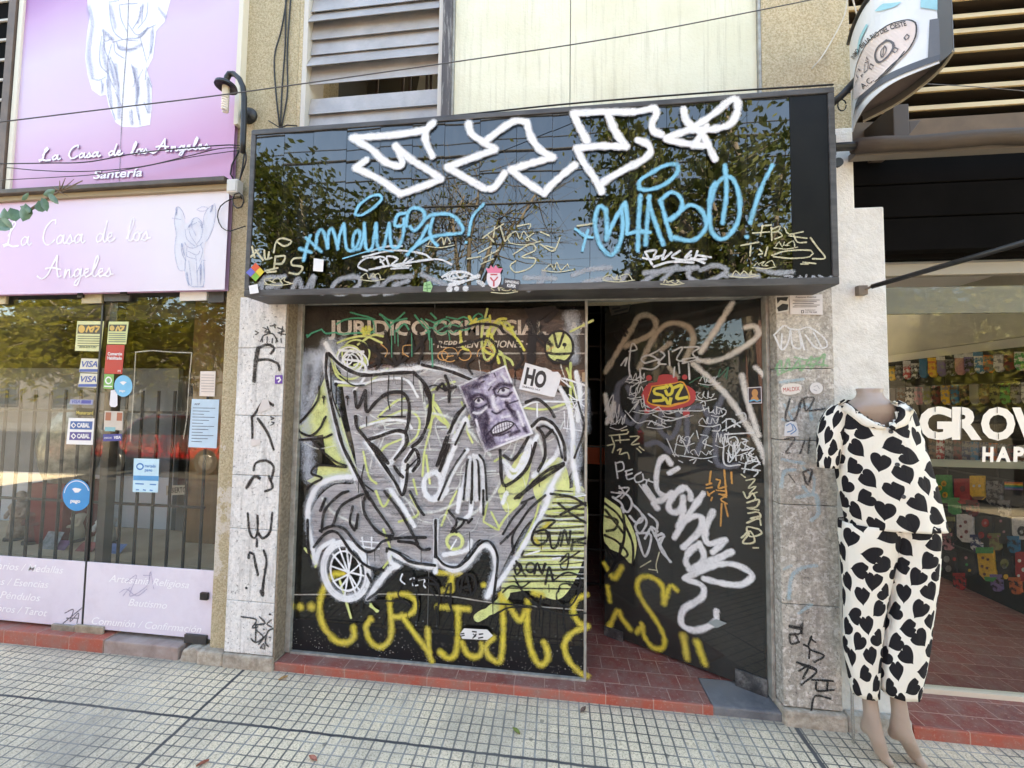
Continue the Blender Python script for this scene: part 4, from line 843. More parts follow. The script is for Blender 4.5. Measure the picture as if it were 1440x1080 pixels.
p.S('380,40 420,90 560,60|560,30 570,120 640,60 700,60|660,90 720,150 760,130|440,60 380,120|300,170 320,300 370,330|560,150 530,250 510,330 600,380|570,190 600,300 640,440|720,140 820,260 860,330', 4.2, B2)
p.S('690,150 700,210|720,140 720,200|750,140 745,200|680,180 770,160', 4.5, B1)
p.build('yellow_scrawl', paintmat('pale_yellow_spray', lin(222, 222, 110), .5, .85, rag=.4), par)
# ------------------------------------------------------------------ posters on the pane
F4 = zt(640, 500, 7.2)
def facemat(): return M('halftone_print', lin(214, 208, 228), .6, lin(150, 140, 172), 46, lo=.36, hi=.6, fine=.35, fscale=420)
dv = lambda op: paintmat('violet_ink', lin(44, 36, 62), .95, op, rag=.7, nscale=190)
inkw = paintmat('paper_white', lin(232, 230, 240), .9, .85, rag=.6, nscale=190)
def kS(pb, txt):
    pb.k = 1.9 / 7.2; pb.S(txt, 10, F4)
po = sticker('poster', 'tilted black and white poster of a snarling face with bared teeth', 'poster', [
    ('sheet', lin(226, 226, 234), onL((38, 302), (515, 98), (795, 790), (308, 978), z=F4)),
    ('print', facemat(), onL((62, 312), (505, 122), (766, 778), (322, 952), z=F4)),
    ('shade', dv(.9), lambda pb: kS(pb, '90:110,350 165,430 190,560 230,700|120:335,880 300,750 262,630|80:130,330 230,300|50:400,890 370,840|46:530,480 570,560 620,630|50:300,560 330,640 310,720|34:560,800 650,760|40:250,230 330,200|34:690,700 720,760')),
    ('shade', dv(.92), lambda pb: kS(pb, '44:165,432 240,395 335,440|26:175,512 250,532 330,492|34:332,440 352,520|40:400,345 470,292 575,302|22:432,402 520,415 578,372|26:396,345 416,412|24:478,560 425,588 380,566|18:482,552 508,545|28:512,470 545,535 605,568|14:560,482 640,455|16:345,350 372,318|18:300,262 276,272|16:400,182 415,212|20:330,800 395,720 450,680|22:330,865 390,812 480,800 560,765|12:610,690 640,740|10:320,690 300,800')),
    ('highlight', inkw, lambda pb: kS(pb, '40:388,420 398,490 425,545|22:195,578 260,580 325,525|24:350,290 410,250|30:640,570 690,700|20:480,625 560,612|14:470,440 560,436|26:470,190 525,260|24:520,850 640,815|20:220,650 250,760')),
    ('eye', lin(206, 204, 214), lambda pb: (pb.fill([(204, 455), (225, 432), (262, 428), (294, 448), (280, 478), (240, 488), (212, 476)], F4, smooth=True), pb.fill([(440, 372), (462, 338), (500, 326), (545, 338), (556, 362), (520, 386), (470, 392)], F4, smooth=True))),
    ('pupil', lin(84, 78, 100), lambda pb: (rnd((246, 454), 18, 20, F4, 12)(pb), rnd((492, 350), 20, 20, F4, 12)(pb))),
    ('pupil', lin(28, 24, 36), lambda pb: (rnd((246, 455), 9, 10, F4, 10)(pb), rnd((492, 350), 10, 10, F4, 10)(pb), kS(pb, '7:204,455 228,430 266,427 296,450|7:440,374 464,336 502,324 548,337'))),
    ('mouth', lin(40, 34, 52), lambda pb: pb.fill([(360, 765), (390, 715), (450, 678), (530, 652), (592, 668), (610, 690), (570, 735), (500, 775), (430, 800), (380, 806)], F4, smooth=True)),
    ('teeth', lin(214, 212, 222), lambda pb: pb.fill([(380, 762), (405, 722), (455, 692), (530, 668), (582, 680), (590, 692), (560, 722), (500, 755), (430, 780), (390, 786)], F4, smooth=True)),
    ('teeth_gap', lin(90, 84, 104), lambda pb: kS(pb, '4:404,724 408,782|4:426,708 432,778|4:450,696 458,770|4:476,686 484,760|4:502,678 510,750|4:528,670 536,738|4:552,674 556,724|3:384,770 450,735 520,712 588,690')),
], O=(0, YG, 0), base=.0165)
sticker('poster', 'torn white flyer reading HO beside the snarling face poster', 'poster', [
    ('sheet', lin(228, 228, 234), onL((712, 75), (968, 150), (985, 168), (1040, 165), (1072, 205), (1060, 270), (1015, 400), (1010, 420), (960, 415), (650, 340), z=F4)),
    ('print', lin(38, 38, 44), lambda pb: (put_text(pb, 'HO', (692, 280), (905, 330), 158, F4, bold=.045, shear=-.05), put_text(pb, 'SABADO 14.3', (682, 322), (856, 360), 18, F4, bold=.02)))], O=(0, YG, 0), base=.0165)
sticker('sticker', 'white arrow shaped label turned sideways low on the painted pane', 'sticker', [
    ('sheet', lin(226, 226, 226), onL((178, 740), (200, 712), (320, 718), (350, 750), (320, 772), (190, 766), z=A4)),
    ('print', Bk, lambda pb: pb.S('182,752 200,748|184,740 198,738|245,762 262,750 248,742|262,730 244,728|276,762 296,758|280,742 296,740|250,755 262,742', 1.3, A4))], O=(0, YG, 0), base=.0165)
MB().box(P(818, 530, YG).x, .157, YG - .02, YG - .012, P(820, 537, YG).z, P(820, 524, YG).z).build('tape_strip', M('brown_tape', lin(170, 140, 110), .6), par)
# ------------------------------------------------------------------ graffiti on the open door
C1 = zt(830, 400, 3.6); C2 = zt(830, 690, 3.375)
DPt = lambda base: Paint(DO, DN, base=base)
p = DPt(.001)
p.S('200,470 140,520 150,640 205,705 240,640 190,520|240,720 300,640|360,640 355,740 410,775 450,700 440,640|490,650 492,845|682,545 610,700 540,850|640,620 636,880 680,920 745,915|285,812 340,800 402,845|470,640 560,620 620,700|640,760 700,760|120,560 130,660', 8.5, C1)
p.build('grey_lettering', paintmat('grey_spray', lin(104, 108, 120), .7, .8, rag=.4), door)
p = DPt(.0022)
p.S('78,442 170,290 232,190|210,232 240,170 290,155 332,190 310,250 180,312|250,422 290,330 350,230 422,195 500,220 522,285 480,385|360,332 402,300|400,420 440,470', 9, C1)
p.build('beige_lettering', paintmat('beige_spray', lin(186, 176, 158), .75, .85, rag=.35), door)
p = DPt(.0034)
p.S('720,95 640,222 560,342|545,385 620,388 700,362 800,302 852,252 832,212 785,218|520,400 620,490 700,572 782,692 850,802 892,905|768,460 800,602 852,765|838,420 882,462', 9, C1)
p.S('8:78,560 90,640 110,690|8:85,700 110,640 120,600', 8, C1)
p.build('white_lettering', paintmat('pale_spray', lin(222, 218, 212), .8, .92, rag=.35), door)
p = DPt(.0046)
p.S('445,930 400,955|408,905 380,872 348,905 335,1000 352,1055 410,1070 470,1025 505,1050 508,1085', 8, C1)
p.S('258,-20 300,40 330,48 390,10|300,60 318,80|440,-10 400,20 372,70 392,102 432,88 442,30|442,30 440,110 420,170|538,12 470,110 400,222|448,142 500,118 532,132 520,190 442,268|582,98 546,190 562,250 642,232|642,232 582,292|520,250 470,290 455,340 490,368 540,320 520,250|470,372 570,330 672,288|672,288 560,350 448,416|448,416 600,350 702,354 768,400 722,442 640,440 540,416|450,416 532,450 530,505 445,562 436,632 500,660 590,625 600,570', 8.8, C2)
p.build('white_lettering', paintmat('bright_white_spray', lin(226, 226, 228), .6, .96, rag=.3), door)
p = DPt(.0060); p.k = 1.45
p.S('412,470 380,452 350,532|352,525 342,450 290,408 240,412 224,455 250,522 312,612 352,692 346,742 300,742 260,692 246,630|222,672 252,640|11:444,690 460,792|11:508,718 545,818|70,345 112,412 152,362|85,455 95,522|88,650 132,568 150,600 192,655', 8.5, C2)
p.build('yellow_lettering', ylw, door)
p = DPt(.0072)
p.fill([(70, 30), (150, 90), (205, 180), (222, 260), (200, 345), (150, 300), (70, 240)], C2, smooth=True); p.build('lime_fill', limef, door)
p = DPt(.0078)
p.S('72,60 140,120 200,240 205,350|130,-10 160,120 160,240 110,360 75,400|72,120 130,140 120,180 80,190|72,210 130,240 180,300 130,330|80,260 130,330 150,250|75,90 160,200', 3.2, C2)
p.S('150,230 180,260|170,215 190,245|125,260 150,290', 3, C1)
p.build('black_tag', blk, door)
p = DPt(.0086)
wt = 2.0
p.S('110,30 150,60 160,100|140,5 180,20 200,60 180,100 150,80|200,60 240,100 250,140 220,150 190,120|250,110 270,150 240,200 215,170 240,130|280,110 320,150 310,215|320,190 290,170 330,250 380,335|310,215 350,205 330,260|222,200 290,210 262,310 222,200|285,180 262,225|340,200 355,215 325,235 345,290 385,335', wt * 1.5, C2)
p.S('130,900 142,980|130,905 165,898 172,935 142,946|180,945 215,935|182,965 215,955|185,945 190,985 225,978|260,950 228,970 235,1000 270,990 268,960|275,985 320,1000|300,985 285,1010 330,1075|250,1010 300,1080|110,1050 160,1060 130,1080|150,1020 180,1060|160,1080 200,1030 150,1030', wt, C1)
p.S('75,640 120,560 100,690|80,680 130,640|190,480 250,490 210,520|200,500 260,470 240,530|200,560 240,550 215,600 250,590 225,630|205,580 260,570|240,600 200,650|180,640 240,700 300,690 380,720|300,560 380,650 450,640|270,560 290,640 350,620|320,660 400,690 500,660|250,640 420,640 560,640|560,600 580,590 585,615 570,610 580,640|560,640 600,625|600,620 605,650 625,640|640,620 690,640 670,670|390,780 430,870|440,800 430,850 450,870|470,790 500,850|500,800 480,860|560,760 600,770 570,800 620,820|590,790 580,830|620,720 660,710 655,740 620,740|540,740 550,780|600,890 620,900|450,890 470,900|505,890 540,880 525,905|420,860 560,880', 1.3, C1)
p.S('670,700 700,680 735,690 730,720|690,680 690,740|670,740 770,690|740,660 780,650 790,680 760,700|720,690 760,720|682,760 680,905 760,912|684,758 830,750|700,780 735,770 750,800 730,820 700,800 700,780|700,840 720,880 730,800 740,890|700,860 705,900 760,830|770,780 800,790 770,800 810,830 770,840|790,830 830,830 800,860 840,880 790,900|800,890 860,900 820,930 860,940|770,930 850,945 830,970|790,900 780,950|840,870 860,910', 1.7, C1)
p.S('160,410 190,370 180,412|200,340 240,330 215,300 200,400 205,470|280,400 260,380 290,360 330,370 355,400 320,430 265,425|300,360 340,340 355,330|280,400 350,380|360,340 380,360 345,400 385,405|400,340 405,410|420,340 470,320 440,380 480,390|480,320 555,320 520,350 560,390|470,400 550,380|500,400 505,480|255,430 260,500|430,420 425,470|450,400 455,450|470,380 545,370', 2.0, C1)
p.build('white_marker_tag', paintmat('white_paint_marker', lin(210, 212, 214), .25, .88, rag=.5), door); p = DPt(.0091)
for k, (x, y, w_, h) in enumerate(((190, 470, 90, 40), (200, 540, 90, 60), (230, 610, 120, 60), (380, 640, 130, 50), (540, 560, 90, 40), (560, 690, 90, 40), (620, 640, 60, 40), (300, 700, 100, 40), (440, 780, 80, 50), (110, 690, 70, 60), (560, 480, 90, 40), (640, 780, 60, 60), (700, 820, 90, 60), (760, 870, 70, 50), (520, 850, 110, 40), (90, 640, 60, 90))): scrawl(p, x, y, w_, h, 8, 1.0, C1, 80 + k)
p.build('white_scrawl', paintmat('white_paint_marker', lin(210, 212, 214), .25, .88, rag=.5), door)
p = DPt(.0094)
p.S('100,765 190,755 195,745|110,770 125,810|150,760 155,800|130,790 200,785|205,770 250,770 210,810 250,805|90,815 125,810 115,850|140,840 160,830 150,860 190,850 200,880|240,830 260,850|250,820 275,840|160,740 190,735', 1.7, C1)
p.S('790,990 835,985 800,1030 840,1020 805,1060 845,1050|765,960 785,975', 1.6, C1)
p.S('728,5 745,35 770,10 785,40 760,50|745,55 800,40 790,75 745,80 800,90|750,105 800,100 805,130 760,130 800,120|745,150 800,130 810,160|800,180 745,170 760,215 815,200 800,180|720,220 760,190 780,240 725,245 755,200|775,268 798,268', 2.2, C2)
p.S('240,360 290,330|330,290 315,350 322,385|280,370 320,375', 1.4, C2)
p.build('cream_marker_tag', cream_mk, door)
p = DPt(.0098)
p.S('612,945 605,1000|590,1012 615,1005|590,1030 618,1025|595,1050 605,1070|640,985 660,990 650,1030 690,1020|680,940 690,1062|715,950 718,1005|640,1040 690,1045|660,1060 690,1075', 2.2, C1); p.S('560,20 590,0|575,45 580,30|612,15 650,20 620,40 650,60|625,60 620,165|640,60 655,120', 2.0, C2)
p.build('orange_marker_tag', paintmat('orange_paint_marker', lin(206, 150, 84), .25, .9, rag=.5), door)
p = DPt(.0099); p.S('660,430 650,470 700,420 680,470|700,420 690,480', 1.5, C1); p.S('505,500 560,470 600,480|560,510 600,520', 1.5, C1); p.build('green_marker_tag', paintmat('green_marker', lin(60, 110, 90), .3, .8), door)
# red and yellow sticker
sticker('sticker', 'red splat sticker with yellow outlined letters on the open door', 'sticker', [
    ('sheet', lin(186, 62, 66), lambda pb: (pb.fill([(262, 560), (280, 520), (300, 500), (340, 495), (350, 462), (395, 455), (440, 470), (450, 500), (500, 515), (535, 545), (535, 580), (510, 610), (440, 630), (350, 640), (300, 620), (272, 590)], C1, smooth=True), rnd((300, 474), 15, 15, C1, 12)(pb), rnd((480, 470), 14, 13, C1, 12)(pb), rnd((488, 652), 18, 18, C1, 12)(pb), rnd((290, 640), 16, 12, C1, 12)(pb))),
    ('orange_edge', lin(230, 160, 60), lambda pb: pb.fill([(312, 514), (430, 498), (475, 494), (508, 582), (440, 612), (395, 622), (320, 612), (288, 592), (300, 560)], C1, smooth=True)),
    ('black_patch', Bk, lambda pb: pb.fill([(318, 520), (430, 504), (470, 500), (500, 580), (430, 602), (390, 612), (310, 602), (294, 590)], C1, smooth=True)),
    ('letters', lin(226, 214, 84), lambda pb: pb.S('375,522 330,530 330,552 368,562 372,585 325,590|385,540 395,560 415,550 420,525|388,515 392,518|408,510 412,514|430,522 468,512 440,575 490,572|385,580 395,600|410,580 405,602', 3.2, C1))], O=DO, n=DN, base=.0105)
sticker('sticker', 'square photo sticker with a golden portrait on the open door', 'sticker', [
    ('sheet', lin(214, 210, 216), onL((798, 522), (868, 518), (870, 602), (800, 604), z=C1)), ('print', lin(52, 34, 44), onL((802, 526), (864, 522), (866, 598), (804, 600), z=C1)),
    ('portrait', lin(196, 140, 84), lambda pb: (rnd((834, 550), 16, 20, C1, 14)(pb), pb.fill([(812, 585), (820, 568), (846, 566), (858, 590)], C1))), ('caption', lin(90, 180, 214), lambda pb: pb.S('810,590 830,584 845,592 860,586', 1.4, C1))], O=DO, n=DN, base=.0105)
sticker('sticker', 'dark oblong sticker torn at the top left of the open door', 'sticker', [('sheet', lin(70, 66, 60), onL((95, 108), (208, 100), (195, 140), (110, 160), z=C1)), ('print', Bk, lambda pb: pb.S('120,125 150,120|130,140 190,125', 2, C1))], O=DO, n=DN, base=.0105)
sticker('sticker', 'faded transparent sticker under the white sprayed hook on the door', 'sticker', [('sheet', lin(140, 150, 150), onL((556, 622), (600, 605), (650, 625), (602, 648), z=C2))], O=DO, n=DN, base=.0105)

# ------------------------------------------------------------------ tags and papers on the stone pillars
Q1 = zt(280, 420, 4.153); Q2 = zt(280, 670, 3.86); Q3 = zt(1070, 400, 3.376); Q4 = zt(1070, 700, 2.841)
clads = [o for o in bld.children if o.name.startswith('stone_cladding')]
clL, clR = sorted(clads, key=lambda o: sum(v.co.x for v in o.data.vertices) / len(o.data.vertices))
PL = lambda base=.001: Paint((0, 1.998, 0), (0, -1, 0), base=base); PR = lambda base=.001: Paint((0, 2.0, 0), (0, -1, 0), base=base)
p = PL()
blks = paintmat('black_fade_spray', (.014, .013, .015), .5, .88, rag=.6, nscale=120)
p.S('6.5:322,480 330,380 345,290|345,290 400,268 440,290 420,320|340,360 400,355 460,380 470,415|310,690 312,812|320,682 380,602 432,622|345,702 400,782 436,880|320,1000 332,960 390,945 436,982 420,1065', 4.2, Q1)
p.S('265,200 275,300 300,335 318,300 318,215|318,300 345,335 385,300 398,200|315,340 314,380|270,440 275,412 296,420 306,470 320,532|352,402 367,460 352,560 344,640', 4, Q2); p.S('7:342,625 346,640|4:258,605|5:260,60 300,0 330,10|4:380,0 400,60 360,80', 4, Q2)
p.build('black_lettering', blks, clL)
p = PL(.002)
p.S('375,170 400,180 380,195 415,195|400,165 415,200|420,160 450,155|440,150 445,170|460,170 500,190 460,200 505,210|490,165 480,215|360,250 380,215 430,205 460,250|370,230 372,252|400,225 398,255|430,235 428,258|455,232 450,258|480,235 482,255|330,190 350,200 332,210|420,690 440,700 425,705|425,720 442,725 420,740', 1.8, Q1)
p.S('232,760 312,776 290,820 320,815|330,760 360,795 310,805|310,790 312,830 350,870 310,900 285,880|310,830 308,900|402,825 375,840 362,900 378,920|380,790 395,775 370,800 395,815|335,930 352,905 360,935 335,925|325,910 365,860', 2, Q2); p.S('387,747|354,828|387,872', 2.4, Q2)
p.build('black_marker_tag', paintmat('black_marker', (.03, .03, .032), .2, .9, rag=.5), clL)
p = PL(.003); p.fill([(350, 640), (372, 590), (405, 588), (420, 640), (345, 672)], Q1); p.fill([(302, 826), (360, 822), (358, 856), (304, 860)], Q1); p.build('torn_paper', flatmat(lin(216, 210, 208)), clL)
sticker('sticker', 'small violet square sticker on the left white stone pillar', 'sticker', [('sheet', lin(104, 66, 160), onL((446, 448), (490, 446), (490, 496), (445, 498), z=Q1)), ('print', Wh, lambda pb: pb.S('460,465 472,462 478,475 468,485', 2, Q1))], O=(0, 1.998, 0), base=.004)
p = PR()
p.S('62,240 110,195 135,210 180,215 230,205 300,255 312,295 260,300 210,240|62,240 100,310 130,270 140,215 150,290 190,300 180,220 205,310|100,235 95,300|250,230 285,295', 2.2, Q3); p.build('white_tag', white_mk, clR)
p = PR(.0016)
p.S('70,400 95,360 100,420 130,350 140,410 180,360 190,410 240,340 235,400 300,330 290,390|80,430 150,400 240,380 315,385|160,345 220,360 290,345|75,380 80,430', 3, Q3); p.build('green_tag', paintmat('faded_green', lin(120, 176, 130), .6, .6, rag=.8), clR)
p = PR(.0022)
p.S('5:90,465 200,450|4:110,570 150,650 100,640|6:150,600 220,570 240,640|5:100,830 200,850|6:95,960 110,890 160,880|5:200,870 250,920 240,1000 200,960|6:170,1010 260,1000 270,1070', 5, Q3); p.S('6:220,0 230,60 200,90|6:110,400 120,320 160,280 220,270|4:90,285 120,270|5:150,460 200,425', 5, Q4)
p.build('pale_blue_tag', paintmat('faded_blue', lin(168, 196, 208), .7, .6, rag=.9), clR)
p = PR(.0028)
p.S('3.5:135,545 115,640 160,640 185,560|3.5:200,545 215,600 250,540 195,545 180,600|3:230,600 300,590|3:110,735 160,730 115,800 135,800|3:185,800 205,745|3:230,730 222,800|4:200,890 240,880 220,950 200,900|2:130,900 160,940', 3, Q3)
p.build('grey_fade_tag', paintmat('grey_fade', lin(60, 58, 60), .7, .75, rag=.9), clR)
p = PR(.0034)
p.S('4.5:115,512 160,522|115,545 155,540 158,510|112,548 120,582 150,575|135,540 150,575|165,500 160,540|170,585 192,600 190,640|200,552 190,600 250,628 212,655|195,560 215,575|142,655 220,688 160,745|150,690 190,668 165,720|160,665 215,685|202,725 285,730|220,735 222,768 288,765|265,728 262,765|275,800 215,790 198,848', 2.4, Q4)
p.build('black_tag', paintmat('black_tag_paint', (.02, .02, .022), .2, .92, rag=.4), clR)
sticker('notice', 'white printed notice taped at top of the right stone pillar', 'notice', [('sheet', lin(222, 218, 220), onL((134, 52), (290, 48), (291, 145), (137, 142), z=Q3)),
    ('print', lin(70, 66, 74), lambda pb: (put_text(pb, 'Promovo Eventos', (163, 66), (260, 64), 8, Q3, bold=.02), [pb.S(f'{150 + k % 2 * 8},{76 + k * 8} {275 - k % 3 * 14},{75 + k * 8}', .7, Q3) for k in range(5)], put_text(pb, 'Sebastian', (208, 126), (256, 125), 7, Q3), put_text(pb, '112 778 3268', (208, 137), (262, 136), 7, Q3, bold=.02), pb.S('190,125 200,124 200,136 190,137 190,125', .8, Q3)))], O=(0, 2.0, 0), base=.004)
sticker('sticker', 'black and white torn picture beside the printed notice on pillar', 'sticker', [('sheet', lin(206, 204, 200), onL((68, 58), (132, 54), (130, 128), (70, 138), z=Q3)), ('print', Bk, lambda pb: (pb.fill([(72, 62), (128, 60), (120, 80), (90, 76), (76, 92)], Q3), pb.fill([(74, 112), (100, 92), (128, 96), (124, 122), (80, 130)], Q3)))], O=(0, 2.0, 0), base=.004)
sticker('sticker', 'white oval sticker with red letters on the right stone pillar', 'sticker', [('sheet', lin(222, 214, 206), lambda pb: pb.fill([(92, 490), (110, 474), (150, 470), (190, 478), (182, 512), (140, 524), (100, 518)], Q3, smooth=True)), ('print', lin(190, 60, 60), lambda pb: put_text(pb, 'MALDIX', (104, 510), (182, 504), 20, Q3))], O=(0, 2.0, 0), base=.0036)
sticker('sticker', 'round white sticker on the right stone pillar', 'sticker', [('sheet', lin(220, 216, 214), rnd((261, 493), 31, 28, Q3)), ('print', lin(170, 168, 170), lambda pb: pb.S('250,485 265,480 275,495|250,500 262,505', .8, Q3))], O=(0, 2.0, 0), base=.0036)
sticker('sticker', 'white cut out sticker with blue scribble lower on right stone pillar', 'sticker', [('sheet', lin(222, 222, 222), onL((108, 720), (112, 660), (140, 648), (165, 655), (176, 690), (176, 720), z=Q3)), ('print', lin(110, 150, 190), lambda pb: pb.S('120,670 140,660 150,690 125,700|150,665 165,690 140,710', 1.1, Q3))], O=(0, 2.0, 0), base=.0036)

# ------------------------------------------------------------------ lilac signs of the gift shop
def printed(name, stops, lo, hi, diag=(0, 1)):
    m, nt, out = newmat(name); b = nt.nodes.new('ShaderNodeBsdfPrincipled'); b.inputs['Roughness'].default_value = .4
    uv = nt.nodes.new('ShaderNodeUVMap'); sp = nt.nodes.new('ShaderNodeSeparateXYZ'); nt.links.new(uv.outputs[0], sp.inputs[0])
    t = math_(nt, 'ADD', math_(nt, 'MULTIPLY', sp.outputs[0], diag[0]), math_(nt, 'MULTIPLY', sp.outputs[1], diag[1]))
    t = math_(nt, 'ADD', t, math_(nt, 'MULTIPLY', math_(nt, 'SUBTRACT', noise(nt, coords(nt), 1.2, 2), .5), .25))
    nt.links.new(ramp(nt, t, stops), b.inputs['Base Color']); nt.links.new(b.outputs[0], out.inputs[0]); return m
YB = 2.0
bx0 = P(22, 200, YB).x; bx1 = P(334, 100, YB).x; bz0 = P(150, 264, YB).z; bz1 = 4.4
bb_ = thing('billboard', 'tall purple and lilac billboard with a white robed angel statue', 'billboard', ((bx0 + bx1) / 2, 2.02, bz0))
s = MB(); s.poly([(bx0, YB, bz0), (bx1, YB, bz0), (bx1, YB, bz1), (bx0, YB, bz1)], [(0, 0), (1, 0), (1, 1), (0, 1)]); s.poly([(bx0, YB + .02, bz0), (bx1, YB + .02, bz0), (bx1, YB + .02, bz1), (bx0, YB + .02, bz1)], [(0, 0)] * 4)
face = s.build('face', printed('lilac_print', [(0, lin(200, 150, 190)), (.25, lin(206, 176, 202)), (.6, lin(203, 182, 212)), (.85, lin(186, 140, 186)), (1, lin(148, 76, 152))], 0, 1, (-.22, 1.15)), bb_)
fr = MB(); fr.box(bx0 - .035, bx0, YB - .012, YB + .06, bz0, bz1); fr.box(bx1, bx1 + .03, YB - .012, YB + .06, P(340, 176, YB).z, bz1); fr.build('frame', M('cream_white_frame', lin(214, 206, 190), .5), bb_, bevel=.003)
lz0 = P(150, 277, YB).z
MB().box(-6.6, xe + .03, YB - .05, YB + .05, lz0 + .03, bz0 - .001).build('ledge', M('brown_ledge', lin(92, 82, 74), .6, lin(70, 62, 56), 6), bb_, bevel=.004, label='dark metal ledge under the billboard')
MB().box(-6.6, xe + .03, YB - .02, YB + .05, lz0 - .002, lz0 + .0295).build('ledge', M('tan_ledge', lin(158, 142, 116), .7), bb_, bevel=.003, label='tan strip under the dark ledge')
BP = lambda base: Paint((0, YB, 0), (0, -1, 0), base=base)
G1 = zt(110, 0, 5.687); H1 = zt(0, 180, 4.5)
ang = lambda op, soft, col: paintmat('angel_ink', col, soft, op, rag=.2)
p = BP(.0008)
p.fill([(75, -160), (75, 60), (95, 120), (70, 280), (55, 460), (75, 600), (110, 720), (180, 770), (225, 760), (245, 850), (300, 980), (350, 1015), (470, 1020), (575, 1000), (590, 860), (590, 680), (550, 560), (600, 460), (625, 250), (690, 180), (745, -20), (745, -160)], G1, smooth=False)
p.build('angel_figure', M('angel_white', lin(238, 238, 246), .5, lin(226, 226, 240), 5), face)
p = BP(.0016)
p.S('200,240 215,330 270,310|190,290 175,400 180,520 240,590|205,300 215,400 250,480|250,30 260,150 290,260 360,320|330,40 345,150 390,250|400,190 470,280 560,230 620,200|500,60 490,150 440,230|560,20 545,140 480,230|520,50 510,180|280,340 400,310 500,300 560,220|290,350 300,420 370,470|310,340 340,400 470,390|380,320 480,330|270,360 240,480 245,600 300,720|260,460 300,560 330,700|500,310 530,420 550,500|600,220 600,350 560,480|430,520 460,640 440,700|480,640 520,560|490,700 470,850 490,960|560,620 590,700|230,640 250,800 300,960|300,740 350,850|120,630 170,645 220,620|190,650 200,730|480,860 500,1000|430,880 440,1000|530,820 560,900|550,540 540,640|240,560 240,700|250,20 330,10|340,40 480,30', 2.2, G1)
p.S('6:205,250 280,320|5:250,480 300,680|5:480,660 470,840|5:490,300 560,230|4:440,540 460,660', 5, G1)
p.build('fold_line', ang(.6, .85, lin(150, 152, 178)), face)
p = BP(.0012)
p.k = .2
p.S('70:85,60 115,200 85,420 115,620|50:215,280 200,420 235,560|50:262,60 300,220|60:330,380 420,400 500,360|50:300,520 320,700 330,940|60:460,560 480,760|46:560,640 570,900|40:590,250 580,420|44:520,40 480,180|36:200,680 190,740|46:420,900 430,990|36:640,60 700,140|40:250,640 270,860', 40, G1)
p.build('soft_fold', ang(.5, .97, lin(172, 173, 196)), face)
p = BP(.0022); p.S('405,-10 395,300 365,700 345,1085', 1.6, G1); p.stroke([G1(345, 1085), (168, 262)], .9); p.build('seam', ang(.75, .4, lin(120, 112, 120)), face)
# script lettering from single pen strokes: units of the x-height, baseline 0
GL = {
 'L': (1.55, '0.3,1.2 0.75,1.9 1.15,2.45 1.0,2.75 0.7,2.3 0.45,1.2 0.15,0.2 -0.25,0 -0.35,0.2 0.1,0.3 0.7,0.0 1.3,0.05'),
 'C': (1.5, '1.55,2.3 1.6,2.7 1.2,2.65 0.5,1.9 0.15,0.8 0.4,0.05 0.9,0.1 1.35,0.5'),
 'A': (1.9, '-1.1,0.25 -0.6,-0.1 0.0,0.3 0.6,1.4 1.25,2.7|1.25,2.7 1.15,1.4 1.3,0.1 1.6,0.2|-0.1,1.15 0.6,1.25 1.6,1.0'),
 'a': (1.1, '0.85,0.85 0.5,1.0 0.12,0.55 0.2,0.05 0.55,0.2 0.92,0.98|0.92,0.98 0.8,0.25 0.95,0.02 1.2,0.25'),
 's': (.85, '-0.1,0.1 0.3,0.6 0.5,1.05 0.6,0.6 0.62,0.2 0.35,0.0 0.1,0.1|0.62,0.25 0.9,0.3'),
 'd': (1.15, '0.85,0.85 0.5,1.0 0.12,0.55 0.2,0.05 0.55,0.2 0.95,1.0 1.35,2.3|1.35,2.3 0.95,0.9 0.85,0.2 1.0,0.02 1.25,0.25'),
 'e': (.9, '0.1,0.4 0.6,0.65 0.65,0.98 0.35,0.95 0.12,0.4 0.35,0.0 0.75,0.2 0.95,0.4'),
 'l': (.75, '0.05,0.3 0.6,1.3 0.95,2.3 0.85,2.6 0.6,2.1 0.3,0.9 0.25,0.15 0.5,0.0 0.8,0.3'),
 'o': (.95, '0.6,1.0 0.2,0.8 0.1,0.2 0.4,0.0 0.75,0.4 0.7,0.9 0.5,0.95 0.7,0.75 1.0,0.9'),
 'n': (1.15, '0.25,0.95 0.1,0.0|0.12,0.1 0.5,0.9 0.75,0.95 0.7,0.5 0.75,0.05 0.95,0.02 1.2,0.3'),
 'g': (1.1, '0.85,0.85 0.5,1.0 0.12,0.55 0.2,0.05 0.55,0.2 0.92,0.98|0.92,0.98 0.75,-0.1 0.35,-1.0 0.05,-0.9 0.3,-0.4 0.8,0.0 1.2,0.3'),
 ' ': (1.25, '')}
def script(pb, s, a, b_, xh, w, z):
    tot = sum(GL[c][0] for c in s); a = Vector(a); b_ = Vector(b_); d = (b_ - a); un = d.length / tot; d.normalize(); u = Vector((d.y, -d.x)); x = 0
    for c in s:
        for st_ in GL[c][1].split('|'):
            if st_: pb.stroke([tuple(a + d * (x + q[0]) * un + u * q[1] * xh) for q in parse(st_)], w, z)
        x += GL[c][0]
wsc = paintmat('white_script', lin(244, 240, 248), .18, .98, rag=.1)
p = BP(.0026); script(p, 'La Casa de los Angeles', (270, 216), (1335, 138), 30, 3.0, H1); p.h += .0004
p.build('script_shadow', paintmat('violet_shadow', lin(128, 84, 132), .3, .8, rag=.1), face)
p = BP(.0050); script(p, 'La Casa de los Angeles', (267, 212), (1332, 134), 30, 2.3, H1); p.build('script_lettering', wsc, face)
p = BP(.0032); put_text(p, 'Santería', (598, 328), (908, 310), 52, H1, bold=.035, shear=.25); p.build('lettering_shadow', M('lettering_shadow', lin(140, 100, 146), .5), face)
